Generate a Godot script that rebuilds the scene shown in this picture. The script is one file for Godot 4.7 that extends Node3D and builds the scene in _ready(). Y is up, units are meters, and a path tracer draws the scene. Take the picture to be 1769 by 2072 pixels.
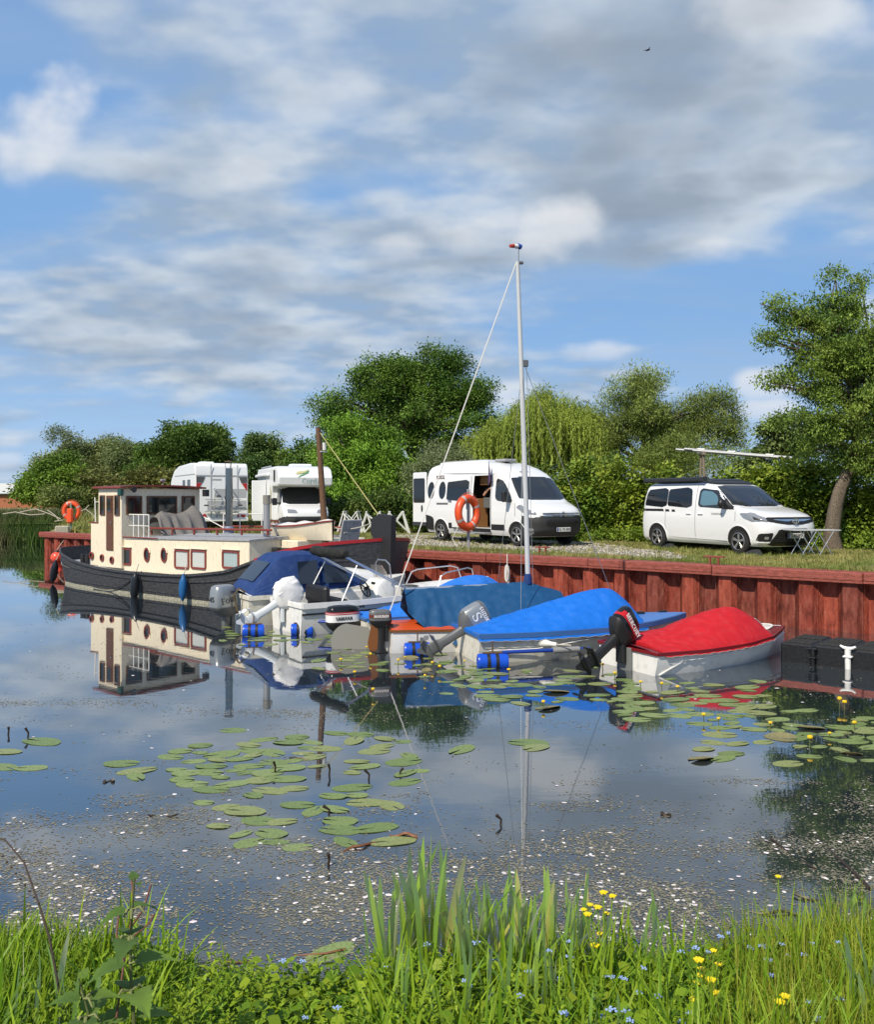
extends Node3D
# A pond-side mooring: steel quay wall, barge, small boats, camper vans, trees, reeds.
# World: y up, water at y = 0, camera at the origin looking along -z. "d" is depth (-z).

const EYE := 2.5        # metres above the water
const FOCAL := 1810.0   # pixels of a 1769 x 2072 picture
const LAND := 1.08      # level of the quay

class Soup:
	var v := PackedVector3Array()
	var t := Transform3D()
	func tri(a: Vector3, b: Vector3, c: Vector3) -> void:
		v.append(t * a); v.append(t * b); v.append(t * c)
	func quad(a: Vector3, b: Vector3, c: Vector3, d: Vector3) -> void:
		tri(a, b, c); tri(a, c, d)
	func box(c: Vector3, s: Vector3, bev := 0.0) -> Soup:
		var h := s * 0.5
		if bev <= 0.0:
			for ax in 3:
				for sg in [-1.0, 1.0]:
					var n := Vector3.ZERO; n[ax] = sg
					var u := Vector3.ZERO; u[(ax + 1) % 3] = 1.0
					var w := n.cross(u)
					var o := c + n * h
					var uu := u * h; var ww := w * h
					quad(o - uu - ww, o + uu - ww, o + uu + ww, o - uu + ww)
			return self
		bev = minf(bev, minf(h.x, minf(h.y, h.z)) * 0.95)
		var pt := func(sx: float, sy: float, sz: float, ax: int) -> Vector3:
			var p := Vector3(sx * (h.x - bev), sy * (h.y - bev), sz * (h.z - bev))
			p[ax] += signf(p[ax]) * bev
			return c + p
		for ax in 3:
			var b := (ax + 1) % 3; var d := (ax + 2) % 3
			for sg in [-1.0, 1.0]:
				var q := []
				for k in [[-1, -1], [1, -1], [1, 1], [-1, 1]]:
					var s3 := [0.0, 0.0, 0.0]
					s3[ax] = sg; s3[b] = k[0]; s3[d] = k[1]
					q.append(pt.call(s3[0], s3[1], s3[2], ax))
				if sg > 0: quad(q[0], q[1], q[2], q[3])
				else: quad(q[3], q[2], q[1], q[0])
			for sb in [-1.0, 1.0]:
				for sd in [-1.0, 1.0]:
					var q2 := []
					for k2 in [[-1, b], [1, b], [1, d], [-1, d]]:
						var s4 := [0.0, 0.0, 0.0]
						s4[ax] = k2[0]; s4[b] = sb; s4[d] = sd
						q2.append(pt.call(s4[0], s4[1], s4[2], k2[1]))
					if sb * sd > 0: quad(q2[0], q2[1], q2[2], q2[3])
					else: quad(q2[3], q2[2], q2[1], q2[0])
		for sx in [-1.0, 1.0]:
			for sy in [-1.0, 1.0]:
				for sz in [-1.0, 1.0]:
					var a: Vector3 = pt.call(sx, sy, sz, 0); var b3: Vector3 = pt.call(sx, sy, sz, 1); var c3: Vector3 = pt.call(sx, sy, sz, 2)
					if sx * sy * sz > 0: tri(a, b3, c3)
					else: tri(a, c3, b3)
		return self
	func rows(g: Array, close := false) -> Soup:
		for i in g.size() - 1:
			var a = g[i]; var b = g[i + 1]
			var n: int = a.size()
			for j in (n if close else n - 1):
				var k := (j + 1) % n
				var p0: Vector3 = a[j]; var p1: Vector3 = a[k]; var p2: Vector3 = b[k]; var p3: Vector3 = b[j]
				if p0.distance_squared_to(p1) > 1e-10: tri(p0, p1, p2)
				if p2.distance_squared_to(p3) > 1e-10: tri(p0, p2, p3)
		return self
	func fan(r: Array, flip := false) -> Soup:
		var c := Vector3.ZERO
		for p in r: c += p
		c /= r.size()
		for j in r.size():
			var k := (j + 1) % r.size()
			if flip: tri(c, r[k], r[j])
			else: tri(c, r[j], r[k])
		return self
	func loft(g: Array, caps := true) -> Soup:
		rows(g, true)
		if caps:
			fan(g[0], true); fan(g[g.size() - 1])
		return self
	func loft_open(g: Array) -> Soup:
		return rows(g, false)
	func tube(pts: Array, r, n := 6, caps := true) -> Soup:
		var g := []
		var up := Vector3.UP
		for i in pts.size():
			var d: Vector3 = ((pts[mini(i + 1, pts.size() - 1)] as Vector3) - (pts[maxi(i - 1, 0)] as Vector3)).normalized()
			if absf(d.dot(up)) > 0.95: up = Vector3.RIGHT if absf(d.x) < 0.9 else Vector3.BACK
			var s := d.cross(up).normalized()
			up = s.cross(d).normalized()
			var ring := []
			var rr: float = r[i] if r is Array else r
			for j in n:
				var a := TAU * j / n
				ring.append(pts[i] + (s * cos(a) + up * sin(a)) * rr)
			g.append(ring)
		return loft(g, caps)
	func cyl(a: Vector3, b: Vector3, ra: float, rb := -1.0, n := 10) -> Soup:
		return tube([a, b], [ra, rb if rb >= 0.0 else ra], n)
	func lathe(prof: Array, n := 16, base := Transform3D(), caps := true) -> Soup:
		var g := []
		for p in prof:
			var ring := []
			for j in n:
				var a := -TAU * j / n
				ring.append(base * Vector3(p.x * cos(a), p.y, p.x * sin(a)))
			g.append(ring)
		return loft(g, caps)
	func ball(c: Vector3, r: Vector3, n := 12) -> Soup:
		var g := []
		for i in range(1, n / 2):
			var f := PI * i / (n / 2.0) - PI / 2
			var ring := []
			for j in n:
				var a := -TAU * j / n
				ring.append(c + Vector3(cos(f) * cos(a), sin(f), cos(f) * sin(a)) * r)
			g.append(ring)
		rows(g, true)
		var lo := c - Vector3(0, r.y, 0); var hi := c + Vector3(0, r.y, 0)
		for j in n:
			tri(lo, g[0][(j + 1) % n], g[0][j])
			tri(hi, g[g.size() - 1][j], g[g.size() - 1][(j + 1) % n])
		return self
	func prism(poly: PackedVector2Array, depth: float, x := Transform3D()) -> Soup:
		# polygon in the x-y plane, extruded from z = 0 to depth
		if Geometry2D.is_polygon_clockwise(poly): poly.reverse()
		var ix := Geometry2D.triangulate_polygon(poly)
		for k in range(0, ix.size(), 3):
			var a := poly[ix[k]]; var b := poly[ix[k + 1]]; var c := poly[ix[k + 2]]
			if (b - a).cross(c - a) < 0:
				var q := b; b = c; c = q
			tri(x * Vector3(a.x, a.y, depth), x * Vector3(b.x, b.y, depth), x * Vector3(c.x, c.y, depth))
			tri(x * Vector3(a.x, a.y, 0), x * Vector3(c.x, c.y, 0), x * Vector3(b.x, b.y, 0))
		for k in poly.size():
			var p := poly[k]; var q2 := poly[(k + 1) % poly.size()]
			quad(x * Vector3(p.x, p.y, 0), x * Vector3(q2.x, q2.y, 0), x * Vector3(q2.x, q2.y, depth), x * Vector3(p.x, p.y, depth))
		return self
	func mesh(crease := 38.0) -> ArrayMesh:
		var n := v.size() / 3
		var fn := PackedVector3Array(); fn.resize(n)
		var at := {}
		var keys := []
		keys.resize(v.size())
		for f in n:
			var nn := (v[f * 3 + 1] - v[f * 3]).cross(v[f * 3 + 2] - v[f * 3])
			fn[f] = nn
			for k in 3:
				var p := v[f * 3 + k]
				var key := Vector3i(roundi(p.x * 3000), roundi(p.y * 3000), roundi(p.z * 3000))
				keys[f * 3 + k] = key
				if not at.has(key): at[key] = PackedInt32Array()
				at[key].append(f)
		var cs := cos(deg_to_rad(crease))
		var ov := PackedVector3Array(); var on := PackedVector3Array()
		ov.resize(n * 3); on.resize(n * 3)
		for f in n:
			var me := fn[f].normalized()
			for k in 3:
				var s := Vector3.ZERO
				for g in at[keys[f * 3 + k]]:
					if fn[g].normalized().dot(me) >= cs: s += fn[g]
				s = s.normalized() if s.length_squared() > 1e-20 else me
				var o: int = f * 3 + [0, 2, 1][k]
				ov[o] = v[f * 3 + k]; on[o] = s
		var arr := []
		arr.resize(Mesh.ARRAY_MAX)
		arr[Mesh.ARRAY_VERTEX] = ov; arr[Mesh.ARRAY_NORMAL] = on
		var m := ArrayMesh.new()
		if n > 0: m.add_surface_from_arrays(Mesh.PRIMITIVE_TRIANGLES, arr)
		return m

var M := {}
var used := {}
var rng := RandomNumberGenerator.new()

func numbered(n: String) -> String:
	used[n] = used.get(n, -1) + 1
	return n if used[n] == 0 else "%s_%03d" % [n, used[n]]

func tag(o: Node, label: String, category: String, group := "", kind := "") -> Node:
	if label: o.set_meta("label", label)
	if category: o.set_meta("category", category)
	if group: o.set_meta("group", group)
	if kind: o.set_meta("kind", kind)
	return o

func thing(called: String, label: String, category: String, at := Vector3.ZERO, turn := 0.0, group := "") -> Node3D:
	var o := Node3D.new()
	o.name = numbered(called)
	add_child(o)
	o.position = at; o.rotation.y = turn
	tag(o, label, category, group)
	return o

func part(parent: Node, called: String, s, m: Material, crease := 38.0) -> MeshInstance3D:
	var o := MeshInstance3D.new()
	o.name = called
	o.mesh = s.mesh(crease) if s is Soup else s
	o.material_override = m
	parent.add_child(o, true)
	return o

func single(called: String, label: String, category: String, s, m: Material, at := Vector3.ZERO, turn := 0.0, group := "", crease := 38.0) -> MeshInstance3D:
	var o := MeshInstance3D.new()
	o.name = numbered(called)
	o.mesh = s.mesh(crease) if s is Soup else s
	o.material_override = m
	add_child(o)
	o.position = at; o.rotation.y = turn
	tag(o, label, category, group)
	return o

func structure(called: String, s, m: Material, crease := 38.0) -> MeshInstance3D:
	var o := MeshInstance3D.new()
	o.name = numbered(called)
	o.mesh = s.mesh(crease) if s is Soup else s
	o.material_override = m
	add_child(o)
	o.set_meta("kind", "structure")
	return o

func copy_of(o: Node3D, at: Vector3, turn := 0.0) -> Node3D:
	var base: String = String(o.name)
	if base.length() > 4 and base[-4] == "_" and base.right(3).is_valid_int(): base = base.left(-4)
	var c: Node3D = o.duplicate()
	c.name = numbered(base)
	add_child(c)
	c.position = at; c.rotation.y = turn
	return c

func many(parent: Node, called: String, mesh: Mesh, m: Material, xfs: Array, cols := PackedColorArray()) -> MultiMeshInstance3D:
	var mm := MultiMesh.new()
	mm.transform_format = MultiMesh.TRANSFORM_3D
	mm.use_colors = cols.size() > 0
	mm.mesh = mesh
	mm.instance_count = xfs.size()
	for i in xfs.size():
		mm.set_instance_transform(i, xfs[i])
		if cols.size(): mm.set_instance_color(i, cols[i])
	var o := MultiMeshInstance3D.new()
	o.name = called if parent != self else numbered(called)
	o.multimesh = mm
	o.material_override = m
	parent.add_child(o, true)
	return o

func lin(r: float, g: float, b: float) -> Color:
	return Color(r, g, b).linear_to_srgb()

func mat(key: String, c: Color, rough := 0.6, metal := 0.0, spec := 0.5) -> StandardMaterial3D:
	if M.has(key): return M[key]
	var m := StandardMaterial3D.new()
	m.resource_name = key
	m.albedo_color = c.linear_to_srgb()
	m.roughness = rough; m.metallic = metal; m.metallic_specular = spec
	m.cull_mode = BaseMaterial3D.CULL_DISABLED
	M[key] = m
	return m

func noise_tex(cols: Array, stops: Array, freq: float, size := 512, seed_ := 1, oct := 5, type := FastNoiseLite.TYPE_SIMPLEX_SMOOTH) -> NoiseTexture2D:
	var n := FastNoiseLite.new()
	n.noise_type = type
	n.seed = seed_; n.frequency = freq
	n.fractal_octaves = oct; n.fractal_gain = 0.55
	var g := Gradient.new()
	var cc := PackedColorArray()
	for c in cols: cc.append((c as Color).linear_to_srgb())
	g.offsets = PackedFloat32Array(stops); g.colors = cc
	var t := NoiseTexture2D.new()
	t.width = size; t.height = size
	t.seamless = true; t.noise = n; t.color_ramp = g
	return t

func bump_tex(freq: float, size := 512, seed_ := 7, oct := 4) -> NoiseTexture2D:
	return noise_tex([Color(0, 0, 0), Color(1, 1, 1)], [0.0, 1.0], freq, size, seed_, oct)

# a material with a computed mottling; scale = texture repeats per metre
func mottled(key: String, cols: Array, stops: Array, freq: float, scale, rough := 0.7, bump := 0.0, bump_freq := 0.05, world := false, seed_ := 1) -> StandardMaterial3D:
	if M.has(key): return M[key]
	var m := mat(key, Color(1, 1, 1), rough)
	m.albedo_texture = noise_tex(cols, stops, freq, 512, seed_)
	m.uv1_triplanar = true
	m.uv1_world_triplanar = world
	m.uv1_scale = scale if scale is Vector3 else Vector3.ONE * scale
	if bump > 0.0:
		m.heightmap_enabled = true
		m.heightmap_scale = bump
		m.heightmap_texture = bump_tex(bump_freq, 512, seed_ + 31)
	return m

# pixel of the 1769 x 2072 picture -> the point of height y that it shows (its distance comes from that height)
func on_level(px: float, py: float, y := 0.0) -> Vector3:
	var d := (EYE - y) * FOCAL / (py - 1010.0)
	return Vector3((px - 884.5) * d / FOCAL, y, -d)

func at_depth(px: float, py: float, d: float) -> Vector3:
	return Vector3((px - 884.5) * d / FOCAL, EYE - (py - 1010.0) * d / FOCAL, -d)

func text(parent: Node, words: String, height: float, m: Material, x: Transform3D, called := "lettering", serif := false, squash := 1.0) -> MeshInstance3D:
	var f := SystemFont.new()
	f.font_names = PackedStringArray(["Droid Serif" if serif else "Droid Sans"])
	if not serif: f.font_weight = 700
	var t := TextMesh.new()
	t.text = words; t.font = f; t.font_size = 32
	t.pixel_size = height / 24.0
	t.depth = 0.002
	t.curve_step = 2.0
	var o := MeshInstance3D.new()
	o.name = called
	o.mesh = t
	o.material_override = m
	parent.add_child(o, true)
	o.transform = x * Transform3D(Basis.from_scale(Vector3(squash, 1, 1)), Vector3.ZERO)
	return o

func lerp_in(tab: Array, x: float) -> float:
	# tab: [[x, y], ...] piecewise, smoothed
	if x <= tab[0][0]: return tab[0][1]
	for i in tab.size() - 1:
		if x <= tab[i + 1][0]:
			var f: float = (x - tab[i][0]) / maxf(tab[i + 1][0] - tab[i][0], 1e-6)
			return lerpf(tab[i][1], tab[i + 1][1], f)
	return tab[tab.size() - 1][1]

func smooth_in(tab: Array, x: float) -> float:
	# Catmull-Rom through the table
	var n := tab.size()
	if x <= tab[0][0]: return tab[0][1]
	if x >= tab[n - 1][0]: return tab[n - 1][1]
	for i in n - 1:
		if x <= tab[i + 1][0]:
			var f: float = (x - tab[i][0]) / maxf(tab[i + 1][0] - tab[i][0], 1e-6)
			return cubic_interpolate(tab[i][1], tab[i + 1][1], tab[maxi(i - 1, 0)][1], tab[mini(i + 2, n - 1)][1], f)
	return tab[n - 1][1]

func steps(a: float, b: float, n: int) -> Array:
	var o := []
	for i in n + 1: o.append(lerpf(a, b, float(i) / n))
	return o

func _ready() -> void:
	rng.seed = 4711
	var cam := Camera3D.new()
	cam.name = "camera"
	cam.position = Vector3(0, EYE, 0)
	add_child(cam)
	cam.set_frustum(0.1 * 2072.0 / FOCAL, Vector2(0, -0.1 * 26.0 / FOCAL), 0.1, 3000.0)
	cam.current = true
	var sun := DirectionalLight3D.new()
	sun.name = "sun"
	sun.light_energy = 1.6
	sun.light_color = Color(1.0, 0.955, 0.88)
	sun.light_angular_distance = 0.53
	sun.shadow_enabled = true
	add_child(sun)
	sun.look_at_from_position(Vector3.ZERO, -Vector3(-0.38, 0.72, 0.58), Vector3.UP)
	var env := Environment.new()
	env.background_mode = Environment.BG_SKY
	env.sky = Sky.new()
	var pano := PanoramaSkyMaterial.new()
	pano.panorama = sky_picture()
	env.sky.sky_material = pano
	env.tonemap_mode = Environment.TONE_MAPPER_LINEAR
	env.tonemap_exposure = 1.06
	env.sdfgi_enabled = true; env.ssao_enabled = true; env.ssil_enabled = true
	var we := WorldEnvironment.new()
	we.name = "environment"
	we.environment = env
	add_child(we)
	build_setting()
	build_quay()
	build_barge()
	build_boats()
	build_vehicles()
	build_quay_things()
	build_trees()
	build_water_plants()
	build_near_bank()

const SKY_W := 3200
var n_big := FastNoiseLite.new()
var n_mid := FastNoiseLite.new()
var n_thin := FastNoiseLite.new()
var n_puff := FastNoiseLite.new()
# soft banks of cloud and gaps as the photograph shows them: x, y (picture plane), radius x, radius y, amount
var banks := []
var puffs := []

func sky_picture() -> ImageTexture:
	for q in [[n_big, 11, 0.75, 5], [n_mid, 12, 2.2, 5], [n_thin, 13, 1.1, 4], [n_puff, 14, 9.0, 5]]:
		q[0].seed = q[1]; q[0].frequency = q[2]; q[0].fractal_octaves = q[3]
		q[0].noise_type = FastNoiseLite.TYPE_SIMPLEX_SMOOTH
		q[0].fractal_gain = 0.5
	var P := func(x: float, y: float, rx: float, ry: float, a: float) -> Array:
		return [(x - 884.5) / FOCAL, (1010.0 - y) / FOCAL, rx / FOCAL, ry / FOCAL, a]
	banks = [
		P.call(1450, 110, 520, 230, 0.80), P.call(1500, 380, 420, 110, 0.42), P.call(700, 180, 330, 190, 0.30), P.call(480, 360, 300, 120, 0.35),
		P.call(900, 560, 480, 110, 0.42), P.call(260, 560, 330, 110, 0.22), P.call(300, 700, 450, 80, 0.26), P.call(640, 660, 320, 60, 0.2),
		P.call(20, 110, 110, 110, -0.75), P.call(30, 400, 170, 55, -0.5), P.call(800, 350, 110, 40, -0.30), P.call(1390, 590, 260, 60, -0.5),
		P.call(1330, 690, 330, 75, -0.5), P.call(1680, 480, 160, 70, -0.2), P.call(1560, 680, 150, 130, -0.55),
		P.call(100, 800, 240, 50, -0.2), P.call(470, 220, 40, 40, -0.3), P.call(1180, 560, 120, 40, -0.3), P.call(650, 400, 70, 30, -0.4), P.call(420, 830, 500, 60, -0.15)]
	puffs = [
		P.call(100, 245, 98, 86, 1.0), P.call(80, 300, 110, 46, 0.85), P.call(1150, 455, 130, 54, 0.85), P.call(980, 450, 110, 40, 0.65), P.call(1220, 710, 60, 18, 0.6),
		P.call(510, 340, 80, 34, 0.4), P.call(800, 500, 60, 26, 0.5), P.call(680, 180, 80, 40, 0.25), P.call(1540, 775, 75, 30, 0.75), P.call(1560, 830, 80, 26, 0.7), P.call(1050, 800, 70, 40, 0.6),
		P.call(1450, 500, 70, 24, 0.5), P.call(20, 890, 30, 10, 0.5), P.call(10, 930, 40, 14, 0.5), P.call(1600, 30, 220, 50, 0.5), P.call(1760, 640, 60, 50, 0.5), P.call(1320, 260, 200, 50, 0.15)]
	# a coarse sky all round, then the part towards the camera's view with finer grain: the same clouds
	var q4 := SKY_W / 4
	var im := sky_block(0, q4, 0, q4 / 4, q4)
	im.resize(SKY_W, SKY_W / 4, Image.INTERPOLATE_CUBIC)
	var fw := SKY_W / 10
	var y0 := SKY_W / 4 - SKY_W / 8
	var fine := sky_block(-fw, fw * 2, y0, SKY_W / 8, SKY_W)
	im.blit_rect(fine, Rect2i(fw, 0, fw, SKY_W / 8), Vector2i(0, y0))
	im.blit_rect(fine, Rect2i(0, 0, fw, SKY_W / 8), Vector2i(SKY_W - fw, y0))
	var all := Image.create_empty(SKY_W, SKY_W / 2, false, Image.FORMAT_RGBF)
	all.fill(Color(0.20, 0.23, 0.20))
	all.blit_rect(im, Rect2i(0, 0, SKY_W, SKY_W / 4), Vector2i.ZERO)
	return ImageTexture.create_from_image(all)

func sky_block(x0: int, w: int, y0: int, h: int, full: int) -> Image:
	var out := PackedFloat32Array()
	out.resize(w * h * 3)
	for j in h:
		var el := PI / 2 - PI * (y0 + j + 0.5) / (full / 2.0)
		for i in w:
			var col := sky_color(el, TAU * (x0 + i + 0.5) / full)
			var o := (j * w + i) * 3
			out[o] = col.r; out[o + 1] = col.g; out[o + 2] = col.b
	return Image.create_from_data(w, h, false, Image.FORMAT_RGBF, out.to_byte_array())

func sky_color(el: float, az: float) -> Color:
	var y := sin(el)
	var c := cos(el)
	# the first column looks along -z, as the camera does
	var dir := Vector3(sin(az) * c, y, -cos(az) * c)
	var k := 1.0 / (y + 0.16)
	var p := Vector3(dir.x * k, 0.0, dir.z * k)
	var w := n_mid.get_noise_3d(p.x * 0.6 + 7.0, 3.0, p.z * 0.6) * 0.22
	var cover := 0.50 + n_big.get_noise_3d(p.x + w, 0.0, p.z + w) * 0.55 + n_mid.get_noise_3d(p.x, 5.0, p.z * 1.15) * 0.34
	var thin := 0.5 + 0.75 * n_thin.get_noise_3d(p.x * 0.9 + p.z * 0.5, 1.0, p.z * 2.6)
	var puff := 0.0
	if dir.z < -0.2:
		var u := dir.x / -dir.z
		var v := dir.y / -dir.z
		var e := n_puff.get_noise_3d(u * 1.0, v * 1.3, 2.0)
		for b in banks:
			var dx: float = (u - b[0]) / b[2]; var dy: float = (v - b[1]) / b[3]
			var q := dx * dx + dy * dy
			if q < 6.0: cover += b[4] * exp(-q * 0.9)
		for b in puffs:
			var dx2: float = (u - b[0]) / b[2]; var dy2: float = (v - b[1]) / b[3]
			if dy2 < 0.0: dy2 *= 0.75
			var q2 := sqrt(dx2 * dx2 + dy2 * dy2) - e * 0.85
			if q2 < 1.3: puff = maxf(puff, b[4] * smoothstep(1.25, 0.25, q2) * (0.78 + 0.22 * smoothstep(-0.5, 0.8, dy2 + e)))
	var fine := n_puff.get_noise_3d(p.x * 0.55, 9.0, p.z * 0.8)
	var streak := n_mid.get_noise_3d(p.x * 0.45 + p.z * 0.25, 21.0, p.z * 2.4 - p.x * 0.5)
	cover += 0.22 * fine + 0.18 * streak
	var h := clampf(y, 0.0, 1.0)
	var blue := Color(0.37, 0.57, 0.83).lerp(Color(0.20, 0.40, 0.72), smoothstep(0.02, 0.24, h)).lerp(Color(0.06, 0.175, 0.49), smoothstep(0.24, 0.75, h))
	var a := smoothstep(0.22, 0.88, cover)
	var veil := clampf(0.42 * smoothstep(0.2, 0.95, thin) + 0.12, 0.0, 0.6)
	var dark := smoothstep(0.75, 1.35, cover)
	var lit := n_mid.get_noise_3d(p.x - 0.12, 5.0, (p.z - 0.12) * 1.15) - n_mid.get_noise_3d(p.x + 0.10, 5.0, (p.z + 0.1) * 1.15)
	var white := Color(0.315, 0.415, 0.55).lerp(Color(0.575, 0.645, 0.725), clampf(0.46 + lit * 0.9 + fine * 0.8, 0.0, 1.0)).lerp(Color(0.26, 0.315, 0.39), dark * 0.85)
	var col := blue.lerp(Color(0.33, 0.46, 0.66), veil).lerp(white, a * 0.93)
	col = col.lerp(Color(0.80, 0.81, 0.83), clampf(puff, 0.0, 1.0) * 0.9)
	col = col.lerp(Color(0.46, 0.61, 0.80), smoothstep(0.10, 0.0, h) * 0.35)
	return col

var gravel_edge := PackedVector2Array()
const WALL_X := -16.2
const WALL_D := 37.04
const WALL_TURN := -0.7018   # the quay runs to the right and towards the camera
var wall_dir := Vector3(0.764, 0, 0.6452)
var wall_out := Vector3(-0.6452, 0, 0.764)   # from the quay to the water

func flat(poly: Array, y: float) -> Soup:
	var s := Soup.new()
	var p := PackedVector2Array()
	for q in poly: p.append(Vector2(q[0], q[1]))
	var ix := Geometry2D.triangulate_polygon(p)
	for k in range(0, ix.size(), 3):
		var a := p[ix[k]]; var b := p[ix[k + 1]]; var c := p[ix[k + 2]]
		if (b - a).cross(c - a) < 0:
			var h := b; b = c; c = h
		s.tri(Vector3(a.x, y, -a.y), Vector3(b.x, y, -b.y), Vector3(c.x, y, -c.y))
	return s

func shore(x: float) -> float:
	# depth of the near water's edge
	return smooth_in([[-14, 5.4], [-6, 5.0], [-3, 4.75], [-1.6, 4.75], [-1.0, 4.5], [-0.3, 4.45], [0.4, 4.6], [1.2, 4.6], [1.7, 4.7], [2.3, 4.85], [3.2, 5.05], [5, 5.6], [8, 6.2], [14, 6.4]], x)

func near_height(x: float, d: float) -> float:
	var b := shore(x) - d
	return lerp_in([[-3.0, -0.9], [0.0, -0.03], [0.25, 0.07], [1.0, 0.22], [2.2, 0.5], [4.0, 0.85], [30.0, 0.9]], b)

func build_setting() -> void:
	var water := mat("water", Color(0.018, 0.026, 0.032), 0.02, 0.0, 0.68)
	water.clearcoat_enabled = true; water.clearcoat = 1.0; water.clearcoat_roughness = 0.015
	water.heightmap_enabled = true
	water.heightmap_scale = 0.07
	var nt := bump_tex(0.012, 1024, 91, 4)
	water.heightmap_texture = nt
	water.uv1_triplanar = true
	water.uv1_world_triplanar = true
	water.uv1_scale = Vector3(0.09, 1, 0.22)
	structure("water", flat([[-400, -2], [40, -2], [40, 60], [-21.2, 60], [-400, 90]], 0.0), water)

	var lawn := mottled("lawn", [Color(0.085, 0.12, 0.025), Color(0.18, 0.19, 0.055), Color(0.28, 0.25, 0.11), Color(0.36, 0.31, 0.18)], [0.08, 0.38, 0.64, 0.92], 0.012, 0.16, 0.95, 6.0, 0.09, true, 5)
	var land := flat([[13, 12.37], [WALL_X, WALL_D], [-21.5, 51.5], [-60, 54.5], [-400, 92], [-1500, 1500], [1500, 1500], [1500, -30], [13.2, 2.0]], LAND)
	structure("quay_ground", land, lawn)
	var meadow := mottled("meadow", [Color(0.05, 0.08, 0.016), Color(0.10, 0.13, 0.03), Color(0.17, 0.16, 0.07)], [0.1, 0.5, 0.9], 0.02, 0.1, 0.95, 6.0, 0.09, true, 8)
	var sl := Soup.new()
	var e := [[-16.0, 37.2], [-21.3, 50.2], [-40, 50.6], [-60, 52.6], [-130, 60], [-400, 90]]
	var f := [[-15.4, 37.4], [-20.8, 51.8], [-40, 53.6], [-60, 55.6], [-130, 63], [-400, 93]]
	sl.rows([e.map(func(q): return Vector3(q[0], -0.3, -q[1])), f.map(func(q): return Vector3(q[0], LAND + 0.006, -q[1]))])
	structure("far_bank", sl, meadow, 80.0)
	# near bank, where the photographer stands
	var nb := Soup.new()
	var g := []
	for i in 85:
		var x := -14.0 + 28.0 * i / 84.0
		var row := []
		for b in [-2.5, -1.2, -0.5, 0.0, 0.15, 0.3, 0.6, 1.0, 1.5, 2.2, 3.0, 4.0, 8.0, 16.0]:
			var d: float = shore(x) - b
			row.append(Vector3(x, near_height(x, d) + 0.03 * n_mid.get_noise_2d(x * 2.0, d * 2.0), -d))
		g.append(row)
	nb.rows(g)
	var soil := mottled("bank_soil", [Color(0.02, 0.018, 0.01), Color(0.05, 0.055, 0.018), Color(0.07, 0.06, 0.03)], [0.1, 0.5, 0.9], 0.02, 0.6, 0.95, 4.0, 0.1, true, 9)
	structure("near_bank", nb, soil, 60.0)
	# gravel track behind the quay edge
	var track := mottled("gravel", [Color(0.16, 0.14, 0.105), Color(0.33, 0.295, 0.23), Color(0.46, 0.42, 0.345)], [0.15, 0.5, 0.9], 0.09, 0.9, 0.95, 3.0, 0.16, true, 3)
	var edge := []
	var top := [[770, 1083], [850, 1083], [950, 1087], [1050, 1089], [1160, 1094], [1230, 1102], [1290, 1110], [1360, 1118]]
	var bot := [[1400, 1131], [1330, 1133], [1250, 1128], [1180, 1121], [1080, 1116], [980, 1112], [880, 1108], [800, 1104], [740, 1098]]
	for q in top + bot:
		var p := on_level(q[0] + rng.randf_range(-6, 6), q[1], LAND)
		edge.append([p.x, -p.z])
	structure("gravel_track", flat(edge, LAND + 0.006), track)
	var chip := Soup.new()
	chip.ball(Vector3.ZERO, Vector3(0.5, 0.3, 0.42), 6)
	var xf := []
	var cols := PackedColorArray()
	var poly := PackedVector2Array()
	for q in edge: poly.append(Vector2(q[0], q[1]))
	gravel_edge = poly
	while xf.size() < 6500:
		var q := Vector2(rng.randf_range(-4, 7), rng.randf_range(20, 36))
		if Geometry2D.is_point_in_polygon(q + Vector2(rng.randf_range(-0.4, 0.4), rng.randf_range(-0.4, 0.4)), gravel_edge):
			xf.append(Transform3D(Basis.from_euler(Vector3(rng.randf() * 0.5, rng.randf() * TAU, rng.randf() * 0.5)).scaled(Vector3.ONE * rng.randf_range(0.02, 0.065)), Vector3(q.x, LAND + 0.012, -q.y)))
			var k := rng.randf_range(0.2, 0.58)
			cols.append(Color(k, k * 0.93, k * 0.8))
	var stone := mat("stone_chip", Color(1, 1, 1), 0.9)
	stone.vertex_color_use_as_albedo = true
	tag(many(self, "gravel", chip.mesh(80), stone, xf, cols), "pale loose gravel of the track along the quay", "gravel", "", "stuff")

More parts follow.
